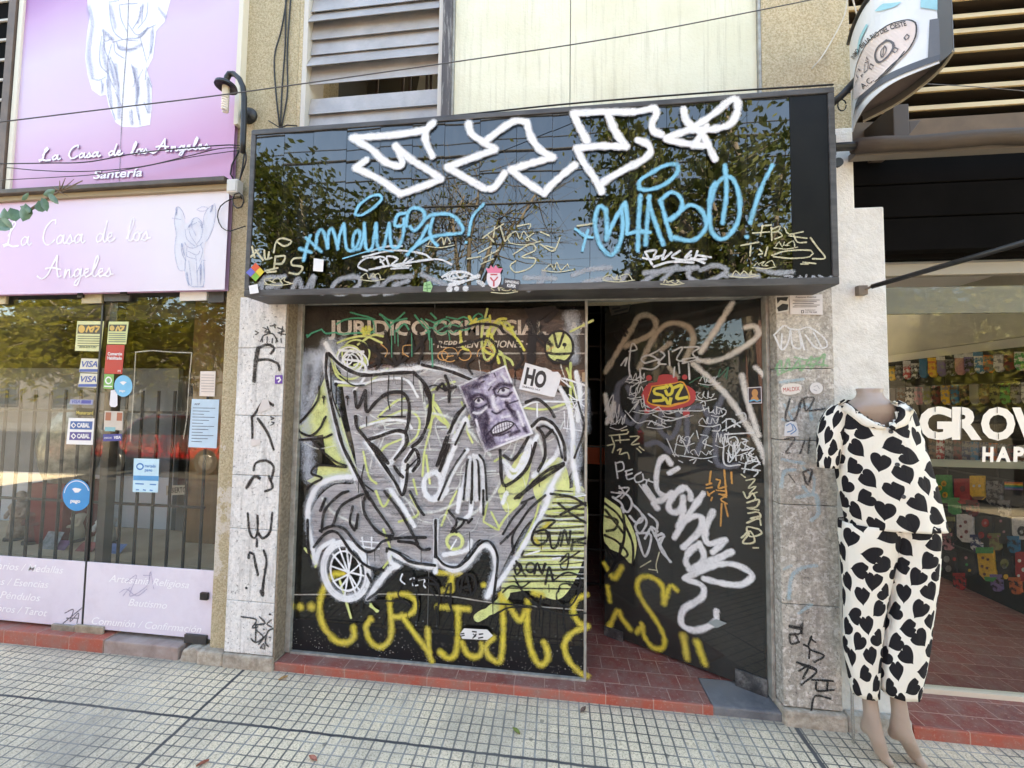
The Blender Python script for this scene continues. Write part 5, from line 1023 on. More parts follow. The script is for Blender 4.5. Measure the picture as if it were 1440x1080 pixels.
p = BP(.0044); put_text(p, 'Santería', (595, 325), (905, 307), 52, H1, bold=.02, shear=.25); p.build('lettering', M('lettering_white', lin(244, 240, 248), .5), face)
# lower sign band
sz0 = P(150, 411, YB).z; sz1 = lz0 - .003; xs1 = P(319, 340, YB).x
sgn = thing('shop_sign', 'pale lilac shop sign with white script and a small winged angel', 'sign', (-3, 2.02, sz0))
s = MB(); s.poly([(-6.6, YB, sz0), (xs1, YB, sz0), (xs1, YB, sz1), (-6.6, YB, sz1)], [(-1.2, 0), (1, 0), (1, 1), (-1.2, 1)]); s.poly([(-6.6, YB + .03, sz0), (xs1, YB + .03, sz0), (xs1, YB + .03, sz1), (-6.6, YB + .03, sz1)], [(0, 0)] * 4)
band = s.build('panel', printed('pale_lilac_print', [(0, lin(212, 172, 208)), (.4, lin(212, 184, 216)), (.75, lin(224, 214, 228)), (1, lin(228, 224, 232))], 0, 1, (.9, .12)), sgn)
p = BP(.0010); script(p, 'La Casa de los', (40, 752), (950, 712), 58, 2.2, H1); script(p, 'Angeles', (300, 950), (715, 940), 52, 2.2, H1); p.build('script_lettering', wsc, band)
K1 = zt(230, 270, 7.2)
p = BP(.0010)
p.S('130,210 125,160 150,150 190,190 220,270|130,180 110,300 130,420 115,560 125,680 160,790 215,790 220,720|90,265 180,280|520,120 450,170 410,250 410,330|520,120 530,220 500,370 450,480 430,500|340,180 390,150 450,160 430,190 370,195 345,182|290,370 290,290 340,260 390,310 390,380|300,300 270,330 240,380|300,330 340,310|220,380 240,480 320,550|400,380 380,470 330,540|260,380 280,450 350,550|300,380 330,440|215,510 240,550 300,570 370,540 400,510|185,520 190,620 230,700|240,560 240,650 330,680|250,600 340,640 370,600|380,540 400,600 370,700|230,650 220,800 250,920 300,960|330,650 340,800 350,960|390,700 340,820|410,700 415,900 400,960|300,960 410,960|390,690 430,695|260,700 280,850 290,940|370,760 380,940|360,300 400,330', 1.1, K1)
p.S('3:140,160 130,230|3:500,140 480,200|3.5:260,350 285,330|3:380,330 395,360|2.5:190,530 215,640|2.5:240,820 260,940|2.5:385,740 380,900', 3, K1)
p.build('angel_drawing', ang(.6, .7, lin(150, 158, 196)), band)
p = BP(.0007); p.k = 1 / 7.2
p.fill([(125, 160), (160, 150), (200, 230), (230, 330), (290, 270), (340, 255), (390, 290), (400, 340), (420, 230), (470, 160), (522, 118), (530, 220), (500, 370), (450, 490), (420, 520), (410, 700), (415, 950), (310, 970), (240, 930), (215, 800), (160, 795), (120, 680), (112, 560), (128, 420), (110, 300)], K1, smooth=True)
p.build('angel_wash', paintmat('angel_wash', lin(226, 228, 240), 0, .9, rag=0), band)
# lettering on the kick panels
V1 = zt(0, 400, 2.078)
KP = lambda: Paint((0, GYL - .004, 0), (0, -1, 0), base=.0008)
wl = M('white_vinyl_letters', lin(246, 244, 250), .5)
p = KP()
for t, a, b_ in (('Artesanía Religiosa', (318, 868), (552, 888)), ('Bautismo', (375, 938), (488, 948)), ('Comunión / Confirmación', (268, 992), (588, 1018))): put_text(p, t, a, b_, 21, V1, bold=.005, shear=.3)
p.build('white_lettering', wl, k2)
p = KP()
for t, a, b_ in (('Rosarios / Medallas', (-52, 828), (185, 845)), ('Sahumerios / Esencias', (-130, 868), (142, 887)), ('Velas / Péndulos', (-90, 908), (118, 926)), ('Libros / Tarot', (-30, 952), (138, 970))): put_text(p, t, a, b_, 21, V1, bold=.005, shear=.3)
p.build('white_lettering', wl, k1)
p = KP(); p.S('370,870 400,850 380,910 430,880 440,840 450,890|350,900 370,890 400,910 430,890|420,850 440,850|360,910 380,885', 1.2, V1); p.build('marker_scribble', paintmat('faint_marker', lin(170, 160, 190), .3, .7), k2)
p = KP(); p.S('190,960 215,950 205,985 230,960 225,990|195,975 230,975|185,990 240,945', 1.3, V1); p.build('marker_scribble', paintmat('dark_marker', lin(90, 86, 100), .3, .8), k1)
# stickers on the gift shop glass
T1 = zt(90, 430, 5.141)
gO = (0, GYL, 0)
def gst(label, polys, name='sticker', cat='sticker', group=None): return sticker(name, label, cat, polys, O=gO, base=.0012, group=group)
gst('larger pale green yellow notice high on the shop glass', [('sheet', lin(214, 214, 160), onL((98, 110), (292, 112), (268, 330), (80, 326), z=T1)), ('print', lin(70, 66, 50), onL((104, 136), (272, 136), (262, 204), (98, 202), z=T1)), ('emblem', lin(214, 170, 80), lambda pb: (rnd((130, 168), 24, 28, T1, 14)(pb), pb.S('165,185 180,150 195,185|200,160 225,150 205,185|235,150 260,155 235,185', 2.2, T1))), ('writing', lin(110, 120, 90), lambda pb: ([pb.S(f'104,{220 + 17 * k} 262,{222 + 17 * k}', .9, T1) for k in range(5)], put_text(pb, '0810-333-1247', (112, 305), (240, 306), 16, T1, bold=.03)))], 'notice', 'notice')
gst('smaller pale green yellow notice right of the dark glass seam', [('sheet', lin(206, 212, 150), onL((326, 115), (470, 115), (452, 278), (312, 276), z=T1)), ('print', lin(60, 60, 56), onL((330, 136), (456, 136), (448, 186), (324, 184), z=T1)), ('emblem', lin(214, 180, 100), lambda pb: (rnd((350, 162), 18, 20, T1, 12)(pb), pb.S('380,178 392,148 405,178|412,150 440,152 415,178', 2, T1))), ('writing', lin(110, 120, 110), lambda pb: [pb.S(f'328,{200 + 15 * k} 446,{201 + 15 * k}', .9, T1) for k in range(5)])], 'notice', 'notice')
gst('red notice with white writing on the shop glass', [('sheet', lin(190, 48, 40), onL((310, 282), (440, 284), (422, 494), (292, 490), z=T1)), ('writing', Wh, lambda pb: (put_text(pb, 'Comercio', (318, 358), (422, 358), 22, T1, bold=.03), put_text(pb, 'Habilitado', (316, 388), (420, 390), 22, T1, bold=.03), put_text(pb, 'M', (392, 480), (410, 480), 16, T1)))], 'notice', 'notice')
def visa(y, dx): 
    return [('sheet', lin(216, 212, 196), onL((124 + dx, y), (248 + dx, y + 4), (240 + dx, y + 104), (106 + dx, y + 100), z=T1)), ('stripe', lin(52, 84, 160), onL((112 + dx, y + 78), (244 + dx, y + 78), (240 + dx, y + 98), (108 + dx, y + 98), z=T1)), ('letters', lin(52, 84, 160), lambda pb: put_text(pb, 'VISA', (128 + dx, y + 62), (240 + dx, y + 62), 42, T1, bold=.02, shear=.3))]
gst('upper of two cream card payment stickers with blue stripe', visa(380, 4)); gst('lower of two cream card payment stickers with blue stripe', visa(488, -4))
gst('narrow blue card sticker above the dark yellow sticker', [('sheet', lin(150, 156, 190), onL((48, 676), (214, 680), (208, 716), (40, 712), z=T1)), ('letters', lin(50, 70, 150), lambda pb: put_text(pb, 'VISA', (58, 704), (120, 704), 24, T1, bold=.02, shear=.2)), ('stripe', lin(60, 70, 160), onL((130, 682), (200, 684), (196, 708), (126, 706), z=T1))])
gst('dark sticker with yellow lettering just above the white payment sticker', [('sheet', lin(70, 62, 40), onL((92, 738), (222, 742), (214, 800), (84, 794), z=T1)), ('letters', lin(206, 186, 96), lambda pb: put_text(pb, 'Mastercard', (92, 784), (212, 786), 24, T1, bold=.02))])
def cabal(pb, y):
    pb.S(f'58,{y} 72,{y-17} 88,{y} 72,{y+17} 58,{y}', 1.5, T1); put_text(pb, 'CABAL', (98, y + 14), (188, y + 15), 30, T1, bold=.05)
gst('white sticker holding two blue payment badges', [('sheet', Wh, onL((36, 810), (228, 814), (212, 1006), (18, 1000), z=T1)), ('badge', lin(36, 92, 160), onL((50, 834), (210, 836), (204, 896), (44, 892), z=T1)), ('badge', lin(70, 62, 140), onL((46, 912), (202, 914), (196, 974), (40, 970), z=T1)), ('letters', Wh, lambda pb: (cabal(pb, 864), cabal(pb, 942)))])
gst('small green square sticker beside the pale blue round sticker', [('sheet', lin(116, 176, 90), onL((294, 494), (364, 496), (356, 602), (286, 598), z=T1)), ('ring', Wh, lambda pb: (pb.ring(T1(324, 540), 4, 4.5, 1.4), pb.S('296,582 346,584', 1.4, T1)))])
gst('pale blue round payment sticker high on the glass', [('sheet', lin(106, 186, 226), lambda pb: pb.fill([(430 + 66 * math.cos(a * math.pi / 12), 580 + 78 * math.sin(a * math.pi / 12)) for a in range(24)], T1)), ('logo', Wh, lambda pb: (pb.fill([(404, 552), (430, 545), (456, 552), (430, 574)], T1, smooth=True), put_text(pb, 'pago', (402, 620), (444, 622), 16, T1, bold=.03)))])
gst('blank white tag hanging under the pale blue round sticker', [('sheet', lin(226, 226, 234), lambda pb: pb.fill([(340, 612), (372, 606), (388, 640), (388, 720), (372, 734), (340, 730), (330, 715)], T1))], 'tag', 'tag')
gst('faded orange and white striped card sticker beside the window post', [('sheet', lin(200, 190, 180), onL((296, 760), (430, 764), (424, 900), (288, 896), z=T1)), ('stripe', lin(170, 100, 76), lambda pb: (pb.fill([(304, 770), (344, 771), (340, 830), (300, 829)], T1), pb.fill([(386, 772), (424, 773), (420, 832), (382, 831)], T1))), ('stripe', lin(120, 180, 190), lambda pb: pb.fill([(300, 876), (376, 878), (372, 908), (296, 906)], T1))])
gst('blue card payment strip beside the window post', [('sheet', lin(44, 54, 140), onL((286, 928), (420, 926), (418, 976), (284, 980), z=T1)), ('letters', Wh, lambda pb: (put_text(pb, 'AMERICAN', (292, 962), (346, 960), 13, T1), put_text(pb, 'VISA', (364, 962), (412, 960), 20, T1, bold=.03, shear=.2)))])
T2 = zt(0, 560, 4.91)
gst('bright blue round payment sticker in front of the bars', [('sheet', lin(0, 140, 206), rnd((532, 668), 98, 110, T2, 32)), ('logo', Wh, lambda pb: (pb.fill([(500, 626), (520, 618), (545, 622), (565, 628), (545, 650), (520, 652)], T2, smooth=True), put_text(pb, 'pago', (488, 718), (556, 722), 24, T2, bold=.04), pb.ring(T2(532, 668), 17.6, 19.8, .9, a0=190, a1=340)))])
V2 = zt(0, 400, 2.078)
gst('light blue payment notice taped low on the right pane', [('sheet', lin(190, 226, 242), onL((392, 508), (466, 510), (462, 608), (388, 606), z=V2)), ('band', lin(60, 150, 206), onL((391, 558), (465, 560), (464, 574), (390, 572), z=V2)), ('writing', lin(40, 120, 190), lambda pb: (pb.ring(V2(410, 532), 4.5, 4, 1.6), put_text(pb, 'mercado', (424, 534), (456, 535), 9, V2, bold=.02), put_text(pb, 'pago', (424, 546), (446, 547), 9, V2, bold=.02), pb.S('398,582 420,583|440,584 456,585|400,600 406,600|420,600 426,601|440,601 446,602', 1.2, V2)))], 'notice', 'notice')
gst('white form taped at the right edge of the glass', [('sheet', lin(226, 214, 206), onL((988, 474), (1098, 474), (1090, 656), (980, 652), z=T1)), ('writing', lin(170, 160, 160), lambda pb: [pb.S(f'996,{500 + 20 * k} 1085,{502 + 20 * k}', .7, T1) for k in range(7)])], 'notice', 'notice')
gst('long light blue form taped below the white form', [('sheet', lin(188, 214, 234), onL((926, 674), (1124, 678), (1104, 1030), (900, 1022), z=T1)), ('writing', lin(90, 104, 124), lambda pb: (put_text(pb, 'AFIP', (944, 718), (985, 718), 14, T1, bold=.02), [pb.S(f'{936 - k},{738 + 22 * k} {1094 - k * 1.4 - (k % 3) * 40},{741 + 22 * k}', .7, T1) for k in range(12)]))], 'notice', 'notice')
gst('old tape outline of a removed poster on the right pane', [('sheet', paintmat('tape_residue', lin(190, 184, 170), .4, .75, rag=.9), lambda pb: pb.S('525,335 640,325 780,335 925,340|925,340 905,560 890,800 865,960|520,335 500,700 480,980', 1.5, T1))], 'tape_residue', 'tape')
p_ = sticker('sign', 'small sign reading ABIERTO behind the right pane', 'sign', [('sheet', lin(190, 180, 160), lambda pb: pb.fill([(486, 588), (548, 586), (548, 614), (486, 616)], V2)), ('letters', lin(60, 40, 34), lambda pb: put_text(pb, 'ABIERTO', (490, 609), (545, 607), 15, V2, bold=.02))], O=(0, 2.70, 0), base=.001)
def proj(p):
    c = RM @ (Vector(p) - EYE); return 720 + F * c.x / c.z, 540 + F * c.y / c.z
# ------------------------------------------------------------------ projecting curved sign
zb = P(1198, 186, 1.99).z; zt2 = P(1200, 60, 1.99).z
lf = [PZ(*q, zb) for q in ((1198, 186), (1205, 168), (1222, 143), (1258, 115), (1322, 88))]
rf = [PZ(*q, zb) for q in ((1214, 172), (1262, 147), (1303, 117), (1326, 95), (1342, 72))]
def smooth2(pts, m=8):
    return [Vector((a.x, a.y)) for a in spline([(p.x, p.y) for p in pts], .02)]
LF = smooth2(lf); RF = smooth2(rf)
cs = thing('curved_sign', 'curved projecting sign with pale oval emblem and blue cloud shapes', 'sign', (lf[0].x, 1.9, zb))
def wallmesh(pl, n_in):
    s = MB(); o = []
    for k, q in enumerate(pl):
        t = (pl[min(k + 1, len(pl) - 1)] - pl[max(k - 1, 0)]).normalized(); o.append(Vector((t.y, -t.x)) * n_in)
    s.grid([[(q.x, q.y, zb) for q in pl], [(q.x, q.y, zt2) for q in pl], [((q + w).x, (q + w).y, zt2) for q, w in zip(pl, o)], [((q + w).x, (q + w).y, zb) for q, w in zip(pl, o)], [(q.x, q.y, zb) for q in pl]]); return s
signw = M('sign_white_print', lin(228, 232, 238), .35, lin(216, 222, 230), 6)
facep = wallmesh(LF, -.004).build('face', signw, cs, smooth=False)
wallmesh(RF, .004).build('face', M('dark_underside', lin(90, 84, 78), .6), cs)
e = MB(); a, b_ = LF[-1], RF[-1]; e.prism([(a.x, a.y, zb), (b_.x, b_.y, zb), (b_.x, b_.y, zt2), (a.x, a.y, zt2)], ((b_ - a).y * .06, -(b_ - a).x * .06, 0)); e.build('end_band', M('sign_grey_band', lin(92, 94, 98), .5), cs)
MB().tube([(q.x, q.y, zt2) for q in LF], .012, 8).build('top_edge', blackmetal, cs, smooth=True)
rim = MB(); rim.tube([(q.x, q.y, zb + .004) for q in RF], .006, 6); rim.build('rim', M('rim_tan', lin(170, 160, 140), .5), cs)
mid = [l.lerp(r, .5) for l, r in zip(LF[::max(1, len(LF) // 8)], RF[::max(1, len(RF) // 8)])]
bt = MB(); nL = len(mid)
RI = [RF[int(k * (len(RF) - 1) / 12)] for k in range(13)]; LI = [LF[int(k * (len(LF) - 1) / 12)] for k in range(13)]
bt.grid([[(q.x, q.y, zb + .04) for q in LI], [(q.x, q.y, zb + .04) for q in RI]]); bt.build('underside', M('sign_inside', lin(70, 60, 54), .7, lin(120, 100, 90), 5), cs)
mt = MB(); mt.tube([(LF[0].x + .02, 1.96, zb + .25), (LF[0].x + .02, 2.04, zb + .25)], .02, 8); mt.tube([P(1170, 146, 1.97), P(1186, 132, 1.95), P(1204, 112, 1.93)], .017, 10)
mt.build('bracket', blackmetal, cs, smooth=True)
def signsurf(px, py):
    d = ray(px, py); best = None
    for a, b_ in zip(LF, LF[1:]):
        e_ = b_ - a; den = d.x * e_.y - d.y * e_.x
        if abs(den) < 1e-9: continue
        t = (a.x * e_.y - a.y * e_.x) / den; s_ = (a.x * d.y - a.y * d.x) / den
        if -.001 <= s_ <= 1.001 and t > 0 and (best is None or t < best[0]): best = (t, e_)
    if best is None:
        q = LF[0] if px < 1260 else LF[-1]; e_ = LF[1] - LF[0] if px < 1260 else LF[-1] - LF[-2]; best = (q.length / Vector((d.x, d.y)).length, e_)
    n = Vector((best[1].y, -best[1].x, 0)).normalized()
    if n.dot(d) > 0: n = -n
    return EYE + d * best[0], n
S1 = zt(1180, 0, 5.683)
CP = lambda base: Paint(surf=signsurf, base=base * 1.6 + .003)
def dense(pts): return [tuple(a) for a in spline(pts, 12)]
def strip(pb, lo, hi):                       # filled band between two traced edges, kept on the curve
    A = [S1(*q) for q in dense(lo)]; Bq = [S1(*q) for q in dense(hi)]; n = 30
    pick = lambda L_, k: L_[int(k * (len(L_) - 1) / n)]
    pb.h += 7e-5; rows = []
    for k in range(n + 1):
        a, b_ = pick(A, k), pick(Bq, k); rows.append([pb.put(*a) + pb.nrm(*a) * pb.h, pb.put((a[0] + b_[0]) / 2, (a[1] + b_[1]) / 2) + pb.nrm(*a) * pb.h, pb.put(*b_) + pb.nrm(*b_) * pb.h])
    pb.grid(rows, uvs=[[(0, 0)] * 3 for _ in rows])
p = CP(.001); strip(p, [(118, 965), (150, 858), (230, 762), (350, 674), (500, 600), (640, 545), (812, 482)], [(125, 925), (152, 800), (235, 700), (355, 615), (500, 545), (640, 490), (812, 430)])
p.build('grey_band', flatmat(lin(84, 90, 100)), facep)
p = CP(.0012); strip(p, [(708, 470), (715, 320), (722, 165)], [(812, 440), (812, 300), (812, 150)]); p.build('grey_block', flatmat(lin(104, 108, 116)), facep)
p = CP(.001); strip(p, [(290, 90), (330, 50), (360, 30)], [(330, 90), (440, 60), (500, 20)]); strip(p, [(650, 65), (650, 20), (650, 2)], [(785, 88), (785, 30), (785, 2)]); strip(p, [(150, 420), (170, 300), (225, 190)], [(156, 440), (185, 320), (240, 200)])
p.build('blue_shape', flatmat(lin(150, 208, 222)), facep)
p = CP(.0016); strip(p, [(128, 790), (130, 640), (160, 480), (240, 340), (380, 215), (520, 175), (600, 185)], [(150, 785), (230, 720), (310, 650), (430, 540), (540, 430), (600, 330), (612, 225)]); p.build('oval_field', flatmat(lin(228, 214, 210)), facep)
p = CP(.0022)
p.S('122,790 130,640 165,480 245,335 380,215 520,170 590,178 615,215 605,310 540,420 430,520 380,570|300,650 420,550 520,420|330,620 480,480', 1.3, S1)
for t_, a, b_, h in (('INMO', (132, 470), (180, 400), 34), ('BILIA', (196, 385), (272, 318), 36), ('RIO', (276, 316), (336, 280), 38), ('DEL', (346, 276), (408, 248), 38), ('OESTE', (420, 242), (540, 212), 38)): put_text(p, t_, a, b_, h, S1, bold=.02)
put_text(p, 'A.C.', (205, 712), (292, 645), 46, S1)
p.build('lettering', flatmat(lin(60, 58, 60)), facep)
p = CP(.0026)
p.S('165,560 150,590 165,620 145,660 140,690|180,560 165,545 185,560|215,580 220,500 245,490 240,560 215,580|235,455 228,480 245,480 235,455|190,600 200,612 205,590 190,600|265,510 255,540 275,555 290,525 265,510|440,385 430,410 450,428 475,400 440,385|540,285 520,310 535,328 560,300 540,285', 1.0, S1)
p.S('380,330 320,380 300,450 330,500 400,450 440,380 420,335 380,330', 2, S1); p.S('375,370 345,410 350,460 380,430 385,390 375,370|370,380 362,440', 1, S1)
p.build('initials', flatmat(lin(96, 92, 96)), facep)

# ------------------------------------------------------------------ awning roller and strut of the clothing shop
ar = thing('awning_roller', 'dark brown rolled awning tube above the clothing shop window', 'awning', (1.4, 1.95, P(1300, 201, 1.95).z - .05))
zr1 = P(1202, 204, 1.95); zr2 = P(1440, 193, 1.95); zm = (zr1.z + zr2.z) / 2
pts = [Vector((zr1.x + k * .12, 1.95 + .004 * math.sin(k), zm + .003 * math.sin(k * 1.7))) for k in range(40)]
MB().tube(pts, [.034 + .002 * math.sin(k * 2.3) for k in range(40)], 14).build('fabric_roll', M('brown_awning_cloth', lin(84, 72, 64), .8, lin(62, 54, 48), 5, stretch=(.3, 1, 3), bump=.3, bscale=30), ar, smooth=True)
b = MB(); b.tube([(1.30, 1.95, zm), (zr1.x, 1.95, zm)], .02, 10); b.box(1.30, 1.33, 1.93, 2.024, zm - .05, zm + .05); b.lathe((1.335, 1.93, zm - .09), [(.006, -.006), (.022, -.006), (.022, .006), (.006, .006)], 14, (0, 1, 0)); b.build('bracket', blackmetal, ar)
b = MB(); b.box(P(1250, 170, 2.0).x, P(1272, 170, 2.0).x, 1.975, 2.15, zm + .02, P(1260, 152, 2.0).z); b.prism([(P(1272, 160, 2.0).x + .002, 1.98, zm + .06), (P(1290, 160, 2.0).x, 1.98, zm + .13), (P(1272, 160, 2.0).x + .002, 1.98, zm + .13)], (0, .02, 0)); b.build('wall_bracket', M('brown_bracket', lin(70, 58, 50), .6), ar, bevel=.004)
vl = MB().box(zr1.x + .02, 6.1, 1.975, 2.02, P(1340, 213, 1.98).z, P(1340, 204, 1.98).z); vl.build('valance', M('grey_valance', lin(120, 112, 104), .7), ar)
sa = P(1226, 403, 1.99); sb = P(1440, 341, 1.60); d_ = (sb - sa)
st_ = thing('awning_strut', 'thin black metal awning arm fixed to the white pillar', 'awning arm', sa)
b = MB(); b.tube([sa, sa + d_ * 1.9], .0115, 12); b.build('rod', blackmetal, st_, smooth=True)
b = MB(); b.tube([P(1205, 412, 2.02), sa], .006, 6); b.box(sa.x - .05, sa.x - .01, 2.0, 2.024, sa.z - .035, sa.z + .01); b.build('hook', M('rusty_hook', lin(120, 108, 96), .7), st_)

# ------------------------------------------------------------------ mannequin in heart print pyjamas
def heartmat():
    m, nt, out = newmat('heart_print_cotton'); b = nt.nodes.new('ShaderNodeBsdfPrincipled'); b.inputs['Roughness'].default_value = .8; b.inputs['Specular IOR Level'].default_value = .2
    uv0 = nt.nodes.new('ShaderNodeUVMap'); uv = nt.nodes.new('ShaderNodeVectorRotate'); uv.rotation_type = 'Z_AXIS'; uv.inputs['Angle'].default_value = .55; nt.links.new(uv0.outputs[0], uv.inputs['Vector']); vo = nt.nodes.new('ShaderNodeTexVoronoi'); vo.voronoi_dimensions = '2D'; vo.inputs['Scale'].default_value = 11.4; vo.inputs['Randomness'].default_value = .16
    nt.links.new(uv.outputs[0], vo.inputs['Vector'])
    sub = nt.nodes.new('ShaderNodeVectorMath'); sub.operation = 'SUBTRACT'; nt.links.new(uv.outputs[0], sub.inputs[0]); nt.links.new(vo.outputs['Position'], sub.inputs[1])
    sc_ = nt.nodes.new('ShaderNodeVectorMath'); sc_.operation = 'SCALE'; sc_.inputs['Scale'].default_value = 26.5; nt.links.new(sub.outputs[0], sc_.inputs[0])
    sp = nt.nodes.new('ShaderNodeSeparateColor'); nt.links.new(vo.outputs['Color'], sp.inputs[0])
    ro = nt.nodes.new('ShaderNodeVectorRotate'); ro.rotation_type = 'Z_AXIS'; nt.links.new(sc_.outputs[0], ro.inputs['Vector']); nt.links.new(math_(nt, 'ADD', -.55, math_(nt, 'MULTIPLY', math_(nt, 'SUBTRACT', sp.outputs[0], .5), 3.2)), ro.inputs['Angle'])
    s2 = nt.nodes.new('ShaderNodeSeparateXYZ'); nt.links.new(ro.outputs[0], s2.inputs[0])
    x, y = s2.outputs[0], math_(nt, 'ADD', math_(nt, 'MULTIPLY', s2.outputs[1], .88), .06)
    ax = math_(nt, 'ABSOLUTE', math_(nt, 'MULTIPLY', x, .80))
    # heart: x^2 + (1.25 y - sqrt|x| * .75)^2 < 1
    t = math_(nt, 'SUBTRACT', math_(nt, 'MULTIPLY', y, 1.12), math_(nt, 'MULTIPLY', math_(nt, 'SQRT', ax), .72))
    r2 = math_(nt, 'ADD', math_(nt, 'MULTIPLY', ax, math_(nt, 'MULTIPLY', ax, 1.35)), math_(nt, 'MULTIPLY', t, t))
    k = ramp(nt, r2, [(.80, (1, 1, 1)), (.85, (0, 0, 0))])
    cl = mixc(nt, noise(nt, coords(nt), 5, 3), lin(234, 229, 219), lin(222, 217, 205))
    nt.links.new(mixc(nt, k, cl, lin(30, 29, 33)), b.inputs['Base Color'])
    bp = nt.nodes.new('ShaderNodeBump'); bp.inputs['Strength'].default_value = .55; bp.inputs['Distance'].default_value = .02
    nt.links.new(noise(nt, coords(nt, 'Object', (1, 1, .45)), 11, 4, .55, .8), bp.inputs['Height']); nt.links.new(bp.outputs[0], b.inputs['Normal'])
    nt.links.new(b.outputs[0], out.inputs[0]); return m
hm = heartmat()
def solve(pl, pr, ratio, yc):                # ellipse seen between two photo columns
    def dirn(q): d = ray(*q); l = math.hypot(d.x, d.y); return d.x / l, d.y / l
    (sx1, cy1), (sx2, cy2) = dirn(pl), dirn(pr); lo, hi = .005, .6
    def xc_for(a, s_, c_, sign): return (sign * math.sqrt((a * c_) ** 2 + (a * ratio * s_) ** 2) + s_ * yc) / c_
    for _ in range(50):
        a = (lo + hi) / 2
        if xc_for(a, sx1, cy1, 1) > xc_for(a, sx2, cy2, -1): hi = a
        else: lo = a
    return xc_for(a, sx1, cy1, 1), a
def loft(s, rows, yc, ratio, u0=0, fold=0, n=72, keep=None, seed=0, sq=.9, nz=14.0):
    rings = []; uvs = []
    R_rows = []; rows = [(list(r) + [ratio, yc][len(r) - 3:]) for r in rows]
    for i in range(len(rows) - 1):            # finer rows
        for k in range(5):
            t = k / 5; R_rows.append([rows[i][j] * (1 - t) + rows[i + 1][j] * t for j in range(len(rows[i]))])
    R_rows.append(list(rows[-1]))
    for r in R_rows:
        py, l, rr_ = r[:3]; ra = r[3] if len(r) > 3 else ratio; y0 = r[4] if len(r) > 4 else yc
        xc, a = solve((l, py), (rr_, py), ra, y0); z = P((l + rr_) / 2, py, y0 - a * ra * .5).z
        ring = []; uv = []
        for k in range(n + 1):
            th = 2 * math.pi * k / n; c, q = math.sin(th), math.cos(th)
            c = math.copysign(abs(c) ** sq, c); q = math.copysign(abs(q) ** sq, q)
            f = 1 + fold * (mnoise.noise(Vector((c * 3.1 + seed, q * 3.1, z * 2.2))) + .6 * mnoise.noise(Vector((c * 7 + seed, q * 7, z * nz * .4))))
            ring.append(Vector((xc - a * c * f, y0 + a * ra * q * f, z))); uv.append((u0 + th * .17 * (1 if a > .12 else .62), z))
        rings.append(ring); uvs.append(uv)
    I = [[s.vert(p) for p in r] for r in rings]
    for a in range(len(I) - 1):
        for k in range(n):
            ids = (I[a][k], I[a][k + 1], I[a + 1][k + 1], I[a + 1][k])
            if keep:
                c = sum((s.v[i] for i in ids), Vector()) / 4
                if not keep(c): continue
            s.face(ids, [uvs[a][k], uvs[a][k + 1], uvs[a + 1][k + 1], uvs[a + 1][k]])
    return rings
def inpoly(x, y, p):
    c = False
    for (a, b_), (d, e_) in zip(p, p[1:] + p[:1]):
        if (b_ > y) != (e_ > y) and x < (d - a) * (y - b_) / (e_ - b_) + a: c = not c
    return c
YM = 1.84
toeL = PZ(1252, 1079, gz(1.8) + .012); mq = thing('mannequin', 'headless brown mannequin wearing heart print pyjamas on the pavement', 'mannequin', (toeL.x + .06, YM, gz(1.8)))
VN = [(1188, 560), (1193, 570), (1215, 586), (1248, 601), (1258, 590), (1263, 572), (1262, 560)]
sh = MB()
def keepf(c):
    px, py = proj(c); return not (c.y < YM + .02 and inpoly(px, py, VN)) 
loft(sh, [(563, 1192, 1262, .7), (567, 1184, 1270, .62), (573, 1175, 1280, .56), (582, 1170, 1285), (600, 1169, 1290), (625, 1171, 1297), (650, 1174, 1305), (675, 1177, 1312), (700, 1181, 1319), (725, 1186, 1325), (744, 1190, 1330)], YM, .52, 0, .05, keep=keepf, seed=3)
loft(sh, [(571, 1170, 1192, .8), (578, 1162, 1194), (590, 1155, 1191), (610, 1150, 1187), (635, 1149, 1182), (658, 1150, 1178)], YM - .005, .85, .9, .05, n=40, seed=9)
shirt = sh.build('shirt', hm, mq, smooth=True)
shirt.modifiers.new('thickness', 'SOLIDIFY').thickness = .003
# lapels, placket and buttons
M1 = zt(1150, 530, 4.695)
def onfront(px, py, off):                    # point on the front of the shirt
    best = None; d = ray(px, py)
    t = (YM - .10 - off) / d.y; return EYE + d * t
tr_ = MB()
loft(tr_, [(738, 1181, 1268), (760, 1180, 1266), (790, 1183, 1258), (834, 1186, 1249), (870, 1187, 1244), (913, 1188, 1240), (945, 1192, 1237), (980, 1199, 1236)], YM + .005, .72, 5.0, .075, n=56, seed=21)
loft(tr_, [(738, 1240, 1322), (760, 1248, 1323), (790, 1250, 1321), (834, 1250, 1316), (870, 1247, 1310), (910, 1241, 1305), (945, 1238, 1300), (980, 1240, 1293)], YM - .015, .72, 7.0, .075, n=56, seed=33)
trs = tr_.build('trousers', hm, mq, smooth=True); trs.modifiers.new('thickness', 'SOLIDIFY').thickness = .003
btm = M('dark_button', lin(40, 40, 46), .3)
rc = bpy.context.evaluated_depsgraph_get()
from mathutils.bvhtree import BVHTree
bv = BVHTree.FromPolygons([v.co + mq.location for v in shirt.data.vertices], [tuple(p.vertices) for p in shirt.data.polygons])
for q in ((478, 360), (520, 578), (560, 790)):
    hit = bv.ray_cast(EYE, ray(*M1(*q)).normalized())
    if hit[0]: bt = MB(); bt.lathe(hit[0] - hit[1] * (.004 if hit[1].y > 0 else -.004), [(.0085, -.002), (.0085, .002), (.006, .0035), (.003, .002)], 14, hit[1] if hit[1].y < 0 else -hit[1]); bt.build('button', btm, shirt)
